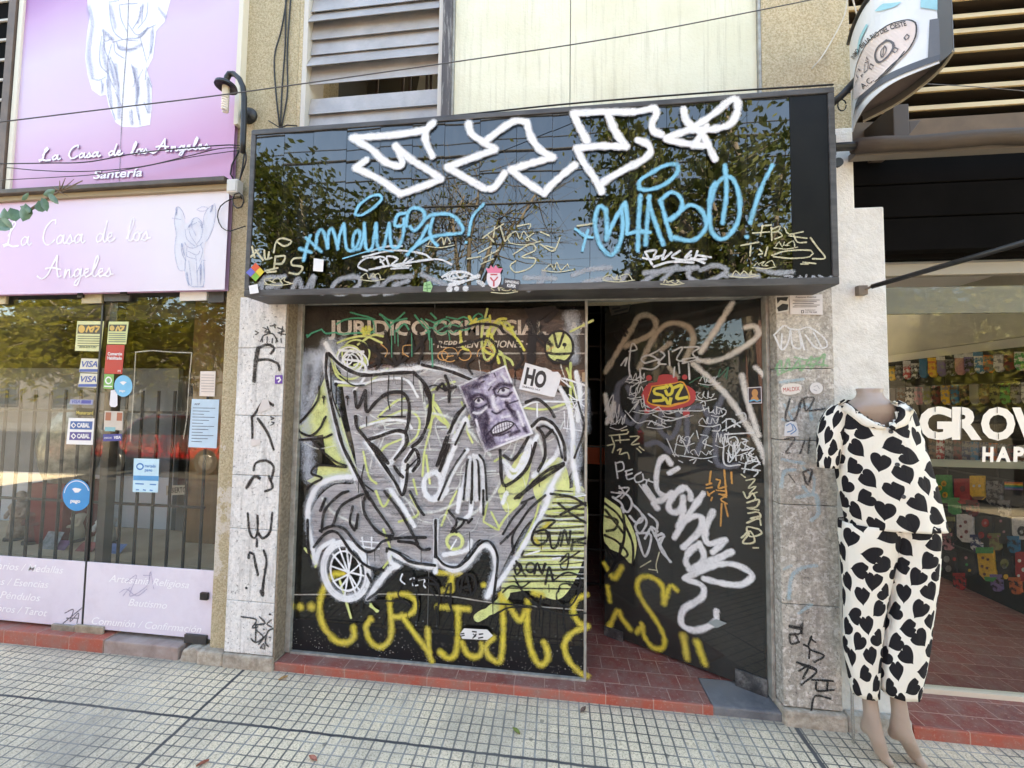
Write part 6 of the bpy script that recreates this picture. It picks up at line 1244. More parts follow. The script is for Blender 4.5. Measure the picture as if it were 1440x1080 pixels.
# body: neck and chest loft plus skinned feet, one mesh
skinm = M('mannequin_brown', lin(172, 152, 138), .34, lin(158, 138, 124), 4, spec=.4)
bd = MB()
rg = loft(bd, [(546, 1203, 1243, .95, YM + .015), (552, 1205, 1241, .95, YM + .01), (559, 1203, 1244, .9), (565, 1194, 1255, .75), (571, 1184, 1268, .6), (580, 1178, 1276, .5), (600, 1182, 1272, .42), (640, 1196, 1272, .38), (700, 1214, 1280, .34)], YM, .5, n=48)
cap = [bd.vert(q) for q in rg[0][:-1]]; bd.face(cap, [(0, 0)] * len(cap))
bot = [bd.vert(q) for q in rg[-1][:-1]]; bd.face(bot[::-1], [(0, 0)] * len(bot))
pc = sum(rg[-1][:-1], Vector()) / len(bot)
vs = [pc + Vector((0, 0, .03))]; ed = []; rad = [(.07, .06)]
for hx, ank, heel, ball, toe, yc in ((-.075, (1222, 975), (1217, 1022), (1240, 1062), (1258, 1080), 1.87), (.075, (1262, 975), (1256, 1018), (1286, 1062), (1306, 1084), 1.85)):
    g0 = PZ(*toe, gz(1.78) + .014); A_ = P(*ank, yc); A0 = A_ + Vector((0, 0, .22)); H_ = Vector((A_.x - .0, yc + .035, g0.z + .075)); I_ = P(ank[0] + 6, (ank[1] + ball[1]) / 2 + 4, yc - .035); B_ = PZ(ball[0], ball[1], gz(1.8) + .03)
    n0 = len(vs); hip = vs[0] + Vector((hx, 0, -.12)); vs += [hip, hip.lerp(A0, .55), A0, A_, I_, B_, g0, H_]
    ed += [(0, n0), (n0, n0 + 1), (n0 + 1, n0 + 2), (n0 + 2, n0 + 3), (n0 + 3, n0 + 4), (n0 + 4, n0 + 5), (n0 + 5, n0 + 6), (n0 + 4, n0 + 7)]
    rad += [(.055,) * 2, (.045,) * 2, (.036,) * 2, (.028,) * 2, (.030,) * 2, (.034, .021), (.020, .010), (.021,) * 2]
me = D.meshes.new('f'); me.from_pydata([tuple(v) for v in vs], ed, []); o = D.objects.new('f', me); COL.objects.link(o); o.modifiers.new('s', 'SKIN')
for k, r in enumerate(rad): me.skin_vertices[0].data[k].radius = r; me.skin_vertices[0].data[k].use_root = (k == 0)
su = o.modifiers.new('u', 'SUBSURF'); su.levels = 2; su.render_levels = 2
ev = o.evaluated_get(bpy.context.evaluated_depsgraph_get()); m2 = ev.to_mesh(); n0 = len(bd.v)
for v in m2.vertices: bd.v.append(v.co.copy())
for f in m2.polygons: bd.face([n0 + i for i in f.vertices], [(0, 0)] * len(f.vertices))
ev.to_mesh_clear(); D.objects.remove(o); D.meshes.remove(me)
raw = bd.build('body_form', skinm, None, loc=(0, 0, 0)); bm = bmesh.new(); bm.from_mesh(raw.data); bmesh.ops.remove_doubles(bm, verts=bm.verts, dist=1e-5); bmesh.ops.recalc_face_normals(bm, faces=bm.faces); bm.to_mesh(raw.data); bm.free()
rm_ = raw.modifiers.new('r', 'REMESH'); rm_.mode = 'VOXEL'; rm_.voxel_size = .006; sm_ = raw.modifiers.new('m', 'SMOOTH'); sm_.iterations = 3
ev = raw.evaluated_get(bpy.context.evaluated_depsgraph_get()); m2 = ev.to_mesh(); fin = MB(); fin.v = [v.co.copy() for v in m2.vertices]; fin.f = [tuple(f.vertices) for f in m2.polygons]; ev.to_mesh_clear(); D.objects.remove(raw)
body = fin.build('body', skinm, mq, smooth=True)
bvb = BVHTree.FromPolygons([v.co + mq.location for v in body.data.vertices], [tuple(p.vertices) for p in body.data.polygons])
def onshirt(px, py, off):
    d = ray(px, py).normalized(); h = [x[3] for x in (bv.ray_cast(EYE, d), bvb.ray_cast(EYE, d)) if x[0]]
    return EYE + d * ((min(h) if h else (YM - .10) / d.y) - off)
lp = MB()
for pl, u, rows in (([(180, 150), (215, 180), (275, 230), (330, 275), (400, 308), (462, 334)], 2.0, [(132, 178), (160, 215), (235, 272), (300, 322), (370, 338), (440, 350)]), ([(470, 165), (510, 190), (524, 215), (527, 262), (500, 300), (466, 334)], 3.1, [(505, 160), (570, 185), (628, 215), (612, 262), (585, 315), (490, 350)])):
    A = [tuple(a) for a in spline(pl, 14)]; Bq = [tuple(a) for a in spline(rows, 14)]; m = 16; top = []; uvs = []
    for k in range(m + 1):
        a, b_ = A[int(k * (len(A) - 1) / m)], Bq[int(k * (len(Bq) - 1) / m)]; r = []
        for t in (0, .25, .5, .75, 1): q = M1(a[0] * (1 - t) + b_[0] * t, a[1] * (1 - t) + b_[1] * t); r.append(onshirt(*q, .016 - .010 * abs(t - .3)))
        top.append(r); uvs.append([(u + p.x, p.z) for p in r])
    lp.grid(top, uvs=uvs)
lpo = lp.build('collar', hm, shirt, smooth=True); sl = lpo.modifiers.new('thickness', 'SOLIDIFY'); sl.thickness = .004
MB().tube([(toeL.x - .06, 1.93, gz(1.93)), (toeL.x - .06, 1.93, .3)], .006, 8).build('support_rod', M('chrome_rod', (.6, .6, .6), .25, metal=1), mq)

# ------------------------------------------------------------------ sock display
XW = 3.3
zA, zB, zC = PX(1340, 487, XW).z, PX(1340, 500, XW).z, PX(1340, 540, XW).z
MB().box(XW, XW + .1, 2.36, 5.19, zA, 2.6).build('side_wall', M('shop_inner_wall', lin(196, 190, 176), .8, lin(180, 174, 162), 3), rs)
MB().box(XW - .01, XW + .1, 2.36, 5.19, zB, zA - .006).build('side_wall', M('pale_board', lin(214, 208, 196), .7), rs)
MB().box(XW, XW + .1, 2.36, 5.19, zC, zB - .004).build('side_wall', M('dark_board_inner', lin(46, 44, 42), .8), rs)
MB().box(XW, XW + .1, 2.3, 5.2, -.05, zC - .002).build('side_wall', M('black_gridwall', lin(24, 23, 22), .8, lin(14, 13, 13), 4), rs)
rk = thing('sock_rack', 'black wire rack carrying rows of socks inside the clothing shop', 'rack', (XW - .05, 3.4, .4))
for py in (499, 541, 612, 664, 722, 770):
    z = PX(1360, py, XW).z; MB().box(XW - .06, XW - .052, 2.4, 4.8, z - .006, z + .006).build('rail', blackmetal, rk)
for k in range(7): MB().box(XW - .05, XW - .043, 2.5 + k * .36, 2.508 + k * .36, .4, PX(1360, 499, XW).z).build('upright', blackmetal, rk)
b = MB(); 
rail_ = P(1380, 653, YR + .25); MB().box(xw2 + .1, XW - .15, YR + .25, YR + .28, rail_.z - .02, rail_.z + .02).build('shelf_rail', M('olive_rail', lin(110, 108, 92), .6), rs)
ORD = 'first second third fourth fifth sixth seventh eighth ninth tenth eleventh twelfth thirteenth fourteenth fifteenth sixteenth seventeenth eighteenth'.split()
colname = {'red': lin(170, 44, 48), 'teal': lin(30, 110, 150), 'yellow': lin(226, 180, 60), 'black': lin(34, 32, 36), 'pink': lin(186, 130, 140), 'violet': lin(120, 104, 150), 'green': lin(60, 150, 80), 'white': lin(214, 212, 210), 'navy': lin(44, 56, 96), 'grey': lin(130, 128, 130), 'orange': lin(200, 104, 56), 'maroon': lin(110, 36, 44), 'brown': lin(110, 80, 62), 'olive': lin(130, 130, 80)}
_sm = {}
def smat(c, c2=None):
    if (c, c2) not in _sm: _sm[(c, c2)] = M('knit_' + c, colname[c], .9, colname[c2] if c2 else tuple(x * .75 for x in colname[c]), 26 if c2 else 60, lo=.46, hi=.54 if c2 else .6)
    return _sm[(c, c2)]
def sock(cx, top, w, h, c, label, c2=None, cuff=None, toe=None, motif=None, lean=0):
    hw = w / 2
    out = [(cx - hw, top), (cx + hw, top), (cx + hw + lean * .5, top + h * .62), (cx + hw * 1.15 + lean, top + h * .86), (cx + hw * .6 + lean, top + h), (cx - hw * .3 + lean, top + h * .98), (cx - hw * .95 + lean * .7, top + h * .78)]
    xx = XW - .075; P3 = [PX(*q, xx) for q in out]
    s = MB(); s.prism(P3, (.018, 0, 0)); o = s.build('sock', smat(c, c2), None, bevel=.005, label=label, cat='sock', group='socks hanging in the shop window')
    def child(nm, pts, cc):
        q = MB(); q.prism([PX(*a, xx - .0045) for a in pts], (.004, 0, 0)); q.build(nm, smat(cc), o)
    if cuff: child('cuff', [(cx - hw * 1.04, top - .3), (cx + hw * 1.04, top - .3), (cx + hw * 1.04, top + h * .17), (cx - hw * 1.04, top + h * .17)], cuff)
    if toe: child('toe', [out[3], out[4], out[5], (cx - hw * .5 + lean, top + h * .86)], toe)
    for mx, my, r, cc in motif or []:
        child('motif', [(cx + mx * hw + r * math.cos(a * math.pi / 5), top + my * h + r * 1.2 * math.sin(a * math.pi / 5)) for a in range(10)], cc)
    return o
rowA = [('yellow', 'olive'), ('black', 'grey'), ('red', 'white'), ('black', 'white'), ('teal', None), ('yellow', 'orange'), ('violet', 'grey'), ('black', 'grey'), ('pink', None), ('black', 'violet'), ('teal', 'white'), ('navy', 'orange'), ('white', 'grey'), ('maroon', 'black'), ('green', 'white'), ('navy', 'teal')]
for k, (c, c2) in enumerate(rowA):
    cx = 1253 + k * 10.6 + k * k * .16; top = 511 - k * 1.55; w = 9.6 + k * .35; h = 25 + k * .5
    sock(cx, top, w, h, c, f'small {c} sock in the top row, {ORD[k]} from the white pillar', c2, cuff=random.choice([None, 'black', 'white', c]), lean=random.uniform(-1, 1))
rowA2 = ['grey', 'brown', 'white', 'pink', 'olive', 'maroon', 'yellow', 'teal', 'black', 'grey', 'brown', 'olive', 'green', 'grey', 'white']
for k, c in enumerate(rowA2):
    sock(1254 + k * 11.5 + k * k * .14, 546 - k * .6, 10 + k * .3, 24 + k * .5, c, f'dim {c} sock in the second row down, {ORD[k]} from the white pillar', random.choice(['black', 'brown', 'grey']), lean=random.uniform(-1, 1))
rowB = ['brown', 'red', 'grey', 'maroon', 'navy', 'teal', 'navy', 'orange', 'black', 'maroon', 'brown']
for k, c in enumerate(rowB):
    sock(1310 + k * 11.4 + k * k * .1, 616 + k * 1.0, 10.5, 31, c, f'dark {c} sock behind the white lettering, {ORD[k]} in the row behind it', random.choice(['black', 'grey', 'white']), lean=random.uniform(-1, 1))
sock(1326, 668, 20, 40, 'green', 'green sock with yellow ringed brown spots under the rail', cuff='green', motif=[(.1, .30, 3.4, 'yellow'), (-.5, .46, 3.2, 'yellow'), (.25, .70, 3.6, 'yellow'), (.1, .31, 1.7, 'brown'), (-.5, .47, 1.6, 'brown'), (.25, .71, 1.8, 'brown')], lean=2)
sock(1352, 673, 22, 36, 'red', 'plain red sock with one dark patch between green and yellow socks', motif=[(.1, .4, 3.6, 'maroon')])
sock(1373, 669, 20, 34, 'yellow', 'bright yellow sock with brown foot between red and black socks', toe='brown', motif=[(-.4, .42, 1.6, 'white'), (.4, .42, 1.6, 'white')])
sock(1397, 676, 22, 36, 'black', 'black sock between the yellow and the rainbow striped socks', 'grey')
r_ = sock(1425, 677, 24, 36, 'black', 'black sock with a rainbow striped cuff')
for k, c in enumerate(('orange', 'yellow', 'green', 'teal', 'violet')):
    q = MB(); q.prism([PX(*a, XW - .0795) for a in ((1412.6, 677.5 + k * 2.2), (1437.4, 678.5 + k * 2.2), (1437.4, 680.6 + k * 2.2), (1412.6, 679.6 + k * 2.2))], (.004, 0, 0)); q.build('stripe', smat(c), r_)
sock(1334, 727, 16, 36, 'black', 'black sock with cream bands close to the pyjama shirt', cuff='olive', motif=[(0, .5, 3, 'olive'), (0, .75, 3, 'grey')])
sock(1356, 723, 23, 40, 'white', 'white sock sprinkled with little red marks', motif=[(.1, .28, 2, 'maroon'), (-.5, .42, 1.6, 'maroon'), (.2, .62, 2.2, 'maroon'), (-.4, .8, 1.6, 'maroon')])
sock(1384, 726, 24, 38, 'black', 'black sock printed with red shapes beside the white sock', motif=[(.1, .25, 5, 'red'), (-.4, .7, 4, 'red'), (.6, .72, 3, 'red'), (.1, .25, 2, 'white')])
sock(1409, 727, 22, 38, 'black', 'black sock dotted with tiny pink marks', motif=[(-.2, .15, 1.6, 'pink'), (.2, .55, 1.6, 'pink'), (-.5, .7, 1.4, 'pink'), (.6, .8, 1.4, 'maroon')])
sock(1434, 727, 24, 32, 'white', 'white sock with a round black picture at the right edge', motif=[(.2, .62, 6, 'black'), (.2, .66, 2.6, 'white')])
sock(1332, 776, 24, 34, 'black', 'black sock with grey and green animal print low in the display', motif=[(-.1, .3, 4, 'grey'), (.1, .7, 4, 'grey'), (.8, .3, 2, 'red'), (-.8, .7, 2, 'green')])
sock(1361, 778, 20, 32, 'black', 'black sock with small pink and yellow marks low in the display', motif=[(-.3, .2, 1.8, 'pink'), (.2, .75, 1.8, 'yellow'), (-.2, .5, 1.6, 'green')])
sock(1384, 770, 23, 48, 'yellow', 'yellow patterned sock with green cuff and green toe', cuff='green', toe='green', motif=[(-.2, .3, 1.8, 'brown'), (.4, .35, 1.6, 'brown'), (-.3, .55, 1.8, 'brown'), (.3, .6, 1.7, 'brown'), (0, .78, 1.7, 'brown')], lean=5)
sock(1412, 782, 20, 34, 'black', 'black sock with a pale oval picture and yellow writing', motif=[(0, .3, 5.5, 'olive'), (0, .42, 3, 'white'), (.2, .85, 3, 'yellow')])
sock(1437, 776, 20, 42, 'red', 'red sock with pale pink dots at the right edge', motif=[(-.4, .3, 2, 'white'), (.2, .6, 2.6, 'white'), (-.5, .8, 1.6, 'white')])
for k, (cx, top, c, c2, lab) in enumerate(((1340, 700, 'green', None, 'dark green sock half hidden below the brown spotted green one'), (1366, 703, 'maroon', 'black', 'maroon sock hanging between the red sock and the white one'), (1411, 704, 'grey', 'black', 'grey flecked sock under the rainbow cuffed one'), (1330, 750, 'pink', 'black', 'pink flecked sock behind the pyjama hem'), (1372, 752, 'navy', 'white', 'navy and white sock above the yellow patterned one'), (1424, 754, 'teal', 'black', 'teal flecked sock above the pale oval picture'), (1398, 750, 'olive', 'brown', 'olive sock between the lower black socks'), (1348, 806, 'red', 'black', 'red flecked sock at the bottom of the display'), (1400, 808, 'violet', 'black', 'violet flecked sock at the bottom beside the yellow one'), (1426, 812, 'orange', 'black', 'orange flecked sock at the bottom right'))):
    sock(cx, top, 16, 24, c, lab, c2, cuff=c, lean=random.uniform(-1, 1))
# lettering on the glass
K3 = zt(1230, 460, 5.4)
p = Paint((0, YR + .0095, 0), (0, -1, 0), base=.0012)
for ch, xa, xb in (('G', 332, 584), ('R', 584, 812), ('O', 804, 1064), ('W', 1040, 1420)): put_text(p, ch, (xa, 838 + (xa - 332) * .01), (xb, 838 + (xb - 332) * .01), 226, K3, bold=.045)
for ch, xa, xb in (('H', 814, 898), ('A', 918, 1030), ('P', 1050, 1132), ('P', 1150, 1232), ('Y', 1245, 1350)): put_text(p, ch, (xa, 1016), (xb, 1018), 104, K3, bold=.05)
p.build('lettering', M('cream_letters', lin(232, 226, 216), .5), rgl)
p = Paint((0, YR + .0095, 0), (0, -1, 0), base=.003)
p.S('455,600 455,640|455,800 455,840|655,600 655,845|925,605 925,650|935,810 935,850', .8, K3); p.build('stencil_gap', flatmat(lin(70, 66, 62)), rgl)
# street daylight, plus ceiling and roof gaps added to brighten both rooms
q = MB(); q.box(-6.6, -1.99, 2.301, 3.6, 2.5, 2.549); q.box(-6.6, -1.99, 4.3, 5.2, 2.5, 2.549); q.build('ceiling', M('grey_ceiling', (.16, .155, .145), .9), ls)
q = MB(); q.box(xw2, 7.9, 2.251, 3.7, 2.5, 2.549); q.box(xw2, 7.9, 5.1, 5.2, 2.5, 2.549); q.build('ceiling', paleceil, rs)
# things inside the gift shop
def at_shelf(px, py, Y): return P(px, py, Y)
figm = M('painted_plaster', lin(186, 168, 150), .5, lin(120, 96, 84), 30); figr = M('maroon_plaster', lin(120, 50, 50), .5, lin(90, 60, 50), 30)
def statue(px, py, Y, h, mat, label, robe):
    b_ = P(px, py, Y); b_.z = .361
    t = thing('statue', label, 'statue', b_, 'plaster statues on the shop display')
    MB().lathe(b_, [(.075, 0), (.075, .018), (.06, .02)], 16).build('base', M('dark_base', (.05, .04, .035), .5), t)
    MB().lathe(b_ + Vector((0, 0, .0205)), [(.062, 0), (.058, h * .2), (.045, h * .42), (.055, h * .58), (.062, h * .66), (.05, h * .72), (.022, h * .76), (.018, h * .78)], 18).build('robe', robe, t, smooth=True)
    MB().lathe(b_ + Vector((0, 0, .0205)), [(.012, h * .775), (.026, h * .80), (.033, h * .86), (.030, h * .93), (.012, h * .98)], 14).build('head', mat, t, smooth=True)
    a = MB()
    for sd in (-1, 1): a.tube([b_ + Vector((sd * .058, 0, h * .66)), b_ + Vector((sd * .075, -.03, h * .52)), b_ + Vector((sd * .02, -.065, h * .50))], [.017, .015, .011], 8)
    a.build('arm', robe, t, smooth=True)
statue(26, 745, 2.6, .36, figm, 'plaster saint statue left of its neighbours on the tan display', figm)
statue(52, 748, 2.56, .30, figr, 'maroon robed saint statue beside the grey card in the window', figr)
statue(105, 735, 2.62, .26, figm, 'small pale statue behind the blue round sticker', M('cream_robe', lin(200, 190, 170), .5))
statue(150, 728, 2.6, .24, M('white_plaster', lin(210, 208, 204), .5), 'small white statue to the right of the window post', M('white_plaster2', lin(200, 200, 196), .5))
# draped silver bundle on a red box
c_ = P(100, 690, 2.66); t = MB().box(c_.x - .16, c_.x + .14, 2.52, 2.75, .361, .82).build('box', M('red_card', lin(120, 38, 36), .6), None, bevel=.006, label='dark red box under the silver draped bundle in the gift shop', cat='box')
s = MB(); rows = []
for i in range(15):
    f_ = i / 14; z = .8205 + f_ * .62; r = (.17 + .08 * math.sin(f_ * 3.0)) * (1 - .75 * f_ ** 4)
    rows.append([(c_.x + r * (1 + .10 * mnoise.noise(Vector((k * .9, i * .25, 2)))) * math.cos(k * math.pi / 24), 2.63 + r * .55 * (1 + .1 * mnoise.noise(Vector((k * .8, i * .2, 7)))) * math.sin(k * math.pi / 24), z) for k in range(48)])
s.grid(rows, closed=True); s.build('draped_bundle', M('silver_foil_cloth', lin(176, 172, 158), .3, lin(110, 106, 92), 12, metal=.5), None, smooth=True, label='silver draped bundle standing on the dark red box', cat='bundle')
for px, py, nm, lab, c in ((68, 735, 'card', 'grey printed card leaning among the statues', (150, 152, 156)), (80, 752, 'leaflet', 'violet and white leaflet at the front of the display', (120, 70, 120)), (118, 748, 'leaflet', 'reddish leaflet lying right of the violet one', (160, 70, 60)), (158, 738, 'price_card', 'small blue price card by the window post', (90, 120, 180))):
    a = P(px, py, 2.45); a.z = .362; MB().prism([(a.x - .07, a.y, a.z), (a.x + .07, a.y, a.z), (a.x + .07, a.y + .05, a.z + (.11 if nm == 'card' else .05)), (a.x - .07, a.y + .05, a.z + (.11 if nm == 'card' else .05))], (0, .003, .001)).build(nm, M('card_' + lab[:6].strip(), lin(*c), .5, lin(*[x * .7 for x in c]), 30), None, label=lab, cat='card' if 'card' in nm else 'leaflet')
# security bars
gr = thing('window_grille', 'black vertical security bars behind the gift shop glass', 'grille', (-3.3, 2.2, .36))
YGR = 2.2; gtop = P(50, 556, YGR).z
xs = []
x = P(285, 700, YGR).x; stepx = (P(48, 700, YGR).x - P(26, 700, YGR).x)
while x > -6.3: xs.append(x); x -= .118
for x in xs: MB().tube([(x, YGR, .03), (x, YGR, gtop + (.04 if int(x * 50) % 3 else .09))], .0085, 8).build('bar', blackmetal, gr)
for z in (P(50, 702, YGR).z, gtop - .10): MB().box(-6.4, xs[0] + .02, YGR - .004, YGR + .004, z - .008, z + .008).build('crossbar', blackmetal, gr)
# dark neighbour window with lattice at the far left
nb = thing('lattice_window', 'dark latticed window left of the purple billboard', 'window', (bx0 - .5, 2.05, bz0))
MB().box(bx0 - .10, bx0 - .045, 1.98, 2.06, bz0, 4.4).build('post', M('brown_post', lin(112, 92, 80), .6, lin(84, 70, 62), 6), nb)
MB().box(-6.5, bx0 - .101, 2.04, 2.06, bz0, 4.4).build('pane', blackvoid, nb)
b = MB()
for k in range(12): b.box(-6.5, bx0 - .101, 2.03, 2.039, bz0 + .1 + k * .14, bz0 + .115 + k * .14)
b.build('lattice', M('white_lattice', lin(190, 184, 178), .6), nb)

# ------------------------------------------------------------------ wall lamp
lpx = zt(280, 0, 3.273); YLm = 1.9
lp_ = thing('wall_lamp', 'black gooseneck wall lamp with bare white spiral bulb', 'lamp', P(352, 165, 2.03))
c = P(352, 164, 2.03); MB().lathe(c, [(.048, 0), (.048, -.012), (.035, -.03), (.012, -.04)], 20, (0, 1, 0)).build('wall_mount', blackmetal, lp_, smooth=False)
arm = [P(*lpx(*q), YLm) for q in ((202, 655), (206, 560), (208, 450), (202, 400), (185, 362), (160, 340), (140, 340), (128, 358), (124, 385))]
q_ = MB(); q_.tube([tuple(a) for a in (Vector((p.x, p.y, 0)) for p in ())] or [arm[0] - Vector((0, 0, .06))] + arm, .0145, 10); q_.tube([P(*lpx(205, 545), YLm), c + Vector((0, -.03, 0))], .012, 8); q_.build('arm', blackmetal, lp_, smooth=True)
sc_ = P(*lpx(124, 400), YLm); MB().lathe(sc_, [(.012, .035), (.028, .03), (.052, .012), (.056, -.004), (.048, -.004), (.02, .012)], 20).build('shade', blackmetal, lp_)
MB().lathe(sc_ - Vector((0, 0, .05)), [(.012, -.02), (.018, -.018), (.018, .05), (.014, .05)], 14).build('socket', M('bulb_base', lin(206, 196, 180), .5), lp_)
sp_ = [sc_ + Vector((.014 * math.cos(k * .55), .014 * math.sin(k * .55), -.066 - k * .00125)) for k in range(64)]
MB().tube(sp_, .0055, 7).build('bulb', M('white_bulb', lin(236, 230, 222), .3), lp_, smooth=True)

# ------------------------------------------------------------------ cables
cab = M('grey_cable', lin(84, 82, 84), .6); cabb = M('black_cable', lin(36, 36, 38), .6); cabw = M('white_cable', lin(206, 202, 194), .6)
def cable(label, pts, r=.004, mat=cab, group=None):
    return MB().tube([tuple(a) for a in spline([tuple(p) for p in pts], .03)], r, 6).build('cable', mat, None, smooth=True, label=label, cat='cable', group=group)
cable('long thin grey wire stretched across the whole facade above the sign', [P(-60, 179, 1.15), P(160, 152, 1.25), P(330, 131, 1.33), P(640, 87, 1.5), P(870, 52, 1.62), P(1100, 8, 1.72), P(1210, -16, 1.78)], .0022)
HW = lambda x, y: H1(x, y)
jb = P(340, 205, 1.97)
cable('upper dark service cable sagging across the purple billboard', [P(*H1(-60, 228), 1.9), P(*H1(40, 226), 1.92), P(*H1(300, 222), 1.93), P(*H1(560, 214), 1.94), P(*H1(900, 155), 1.95), P(*H1(1390, 110), 1.96), jb], .0032, cabb)
cable('middle dark service cable dipping under the script on the billboard', [P(*H1(40, 250), 1.92), P(*H1(240, 268), 1.93), P(*H1(520, 275), 1.94), P(*H1(870, 248), 1.95), P(*H1(1180, 180), 1.96), P(*H1(1390, 130), 1.965), jb + Vector((0, .004, -.01))], .0026, cabb)
cable('lowest thin cable rising over the word at the billboard foot', [P(*H1(0, 330), 1.92), P(*H1(340, 312), 1.93), P(*H1(620, 292), 1.94), P(*H1(900, 246), 1.948), P(*H1(1200, 186), 1.955), jb + Vector((.004, .006, -.02))], .0022, cabb)
for lab, xs_ in (('left bowed cable running down the ochre pilaster to the sign', [(406, -20), (396, 40), (386, 80), (388, 130), (393, 178)]), ('middle cable running down the ochre pilaster to the sign', [(402, -20), (401, 60), (397, 120), (394, 178)]), ('right cable running down the ochre pilaster to the sign', [(410, -20), (404, 70), (404, 130), (396, 178)])):
    cable(lab, [P(*q, 2.022) for q in xs_], .0042, cabb)
cable('short cable ends spread like claws on top of the black sign', [P(378, 170, 2.0), P(388, 176, 1.99), P(394, 180, 1.98), P(404, 176, 1.99), P(418, 177, 2.0)], .0038, cabb)
tg = [[(343, 203), (346, 225), (338, 250), (332, 275)], [(340, 203), (335, 215), (326, 232), (324, 245), (330, 255)], [(345, 205), (341, 235), (336, 262), (340, 280)]]
for k, q in enumerate(tg): cable(('outer', 'looping', 'inner')[k] + ' cable of the tangle hanging left of the black sign', [P(*a, 2.0 - .004 * k) for a in q], .0042, cabb)
cable('black cable looped in a wide ring over the lower shop sign', [P(*a, 1.985) for a in ((338, 278), (325, 280), (310, 290), (306, 305), (312, 320), (324, 325), (336, 321), (345, 318))], .003, cabb)
cable('coiled black cable knot beside the sign edge', [P(335 + 8 * math.cos(k * .8), 282 + 11 * math.sin(k * .8), 1.98 - .0015 * k) for k in range(20)], .0034, cabb)
a = P(322, 254, 1.97); b_ = P(336, 272, 1.97)
jx = thing('junction_box', 'small white junction box under the cable tangle', 'box', (a.x, 1.99, b_.z)); MB().box(a.x, b_.x, 1.955, 1.999, b_.z, a.z).build('body', M('white_plastic', lin(220, 218, 214), .5), jx, bevel=.005); MB().box(a.x + .006, b_.x - .006, 1.951, 1.9548, b_.z + .008, a.z - .008).build('cover', M('white_plastic2', lin(206, 204, 200), .5), jx)
cable('white cord hanging from the curved sign across the ochre wall', [P(1192, -15, 1.97), P(1188, 20, 2.0), P(1168, 60, 2.02), P(1152, 85, 2.02), P(1142, 96, 2.02)], .003, cabw)
cable('short white cord beside the curved sign', [P(1196, -15, 1.95), P(1205, 20, 1.97), P(1212, 30, 1.99)], .003, cabw)
cable('black ring cable hooked under the sign bracket', [P(1184 + 6 * math.cos(k * .6), 148 + 8 * math.sin(k * .6), 1.96) for k in range(11)], .0028, cabb)
cable('thin cable lying along the top of the black sign', [P(356, 184, 1.86), P(600, 166, 1.87), P(800, 146, 1.86), P(1000, 130, 1.87), P(1172, 119, 1.86)], .004, cabb)
cable('thin pale wire crossing the slats of the clothing shop', [P(1300, 118, 1.9), P(1370, 122, 1.95), P(1440, 128, 2.0)], .002, cab)

# ------------------------------------------------------------------ leaves, trees and the street across
def leafmat(name, a, b_): 
    m, nt, out = newmat(name); b = nt.nodes.new('ShaderNodeBsdfPrincipled'); b.inputs['Roughness'].default_value = .5
    c = ramp(nt, noise(nt, coords(nt), 3, 4, .7), [(.35, a), (.65, b_)]); nt.links.new(c, b.inputs['Base Color'])
    t = nt.nodes.new('ShaderNodeBsdfTranslucent'); nt.links.new(c, t.inputs[0]); mx = nt.nodes.new('ShaderNodeMixShader'); mx.inputs[0].default_value = .3
    nt.links.new(b.outputs[0], mx.inputs[1]); nt.links.new(t.outputs[0], mx.inputs[2]); nt.links.new(mx.outputs[0], out.inputs[0]); return m
bark = M('tree_bark', (.10, .08, .06), .9, (.16, .14, .11), 9, stretch=(3, 3, .6), bump=.8, bscale=20)
leafg = leafmat('plane_leaf', (.06, .09, .02), (.13, .13, .03)); leafy = leafmat('yellowing_leaf', (.19, .20, .03), (.36, .32, .05)); leafd = leafmat('dark_leaf', (.035, .06, .018), (.07, .09, .025))
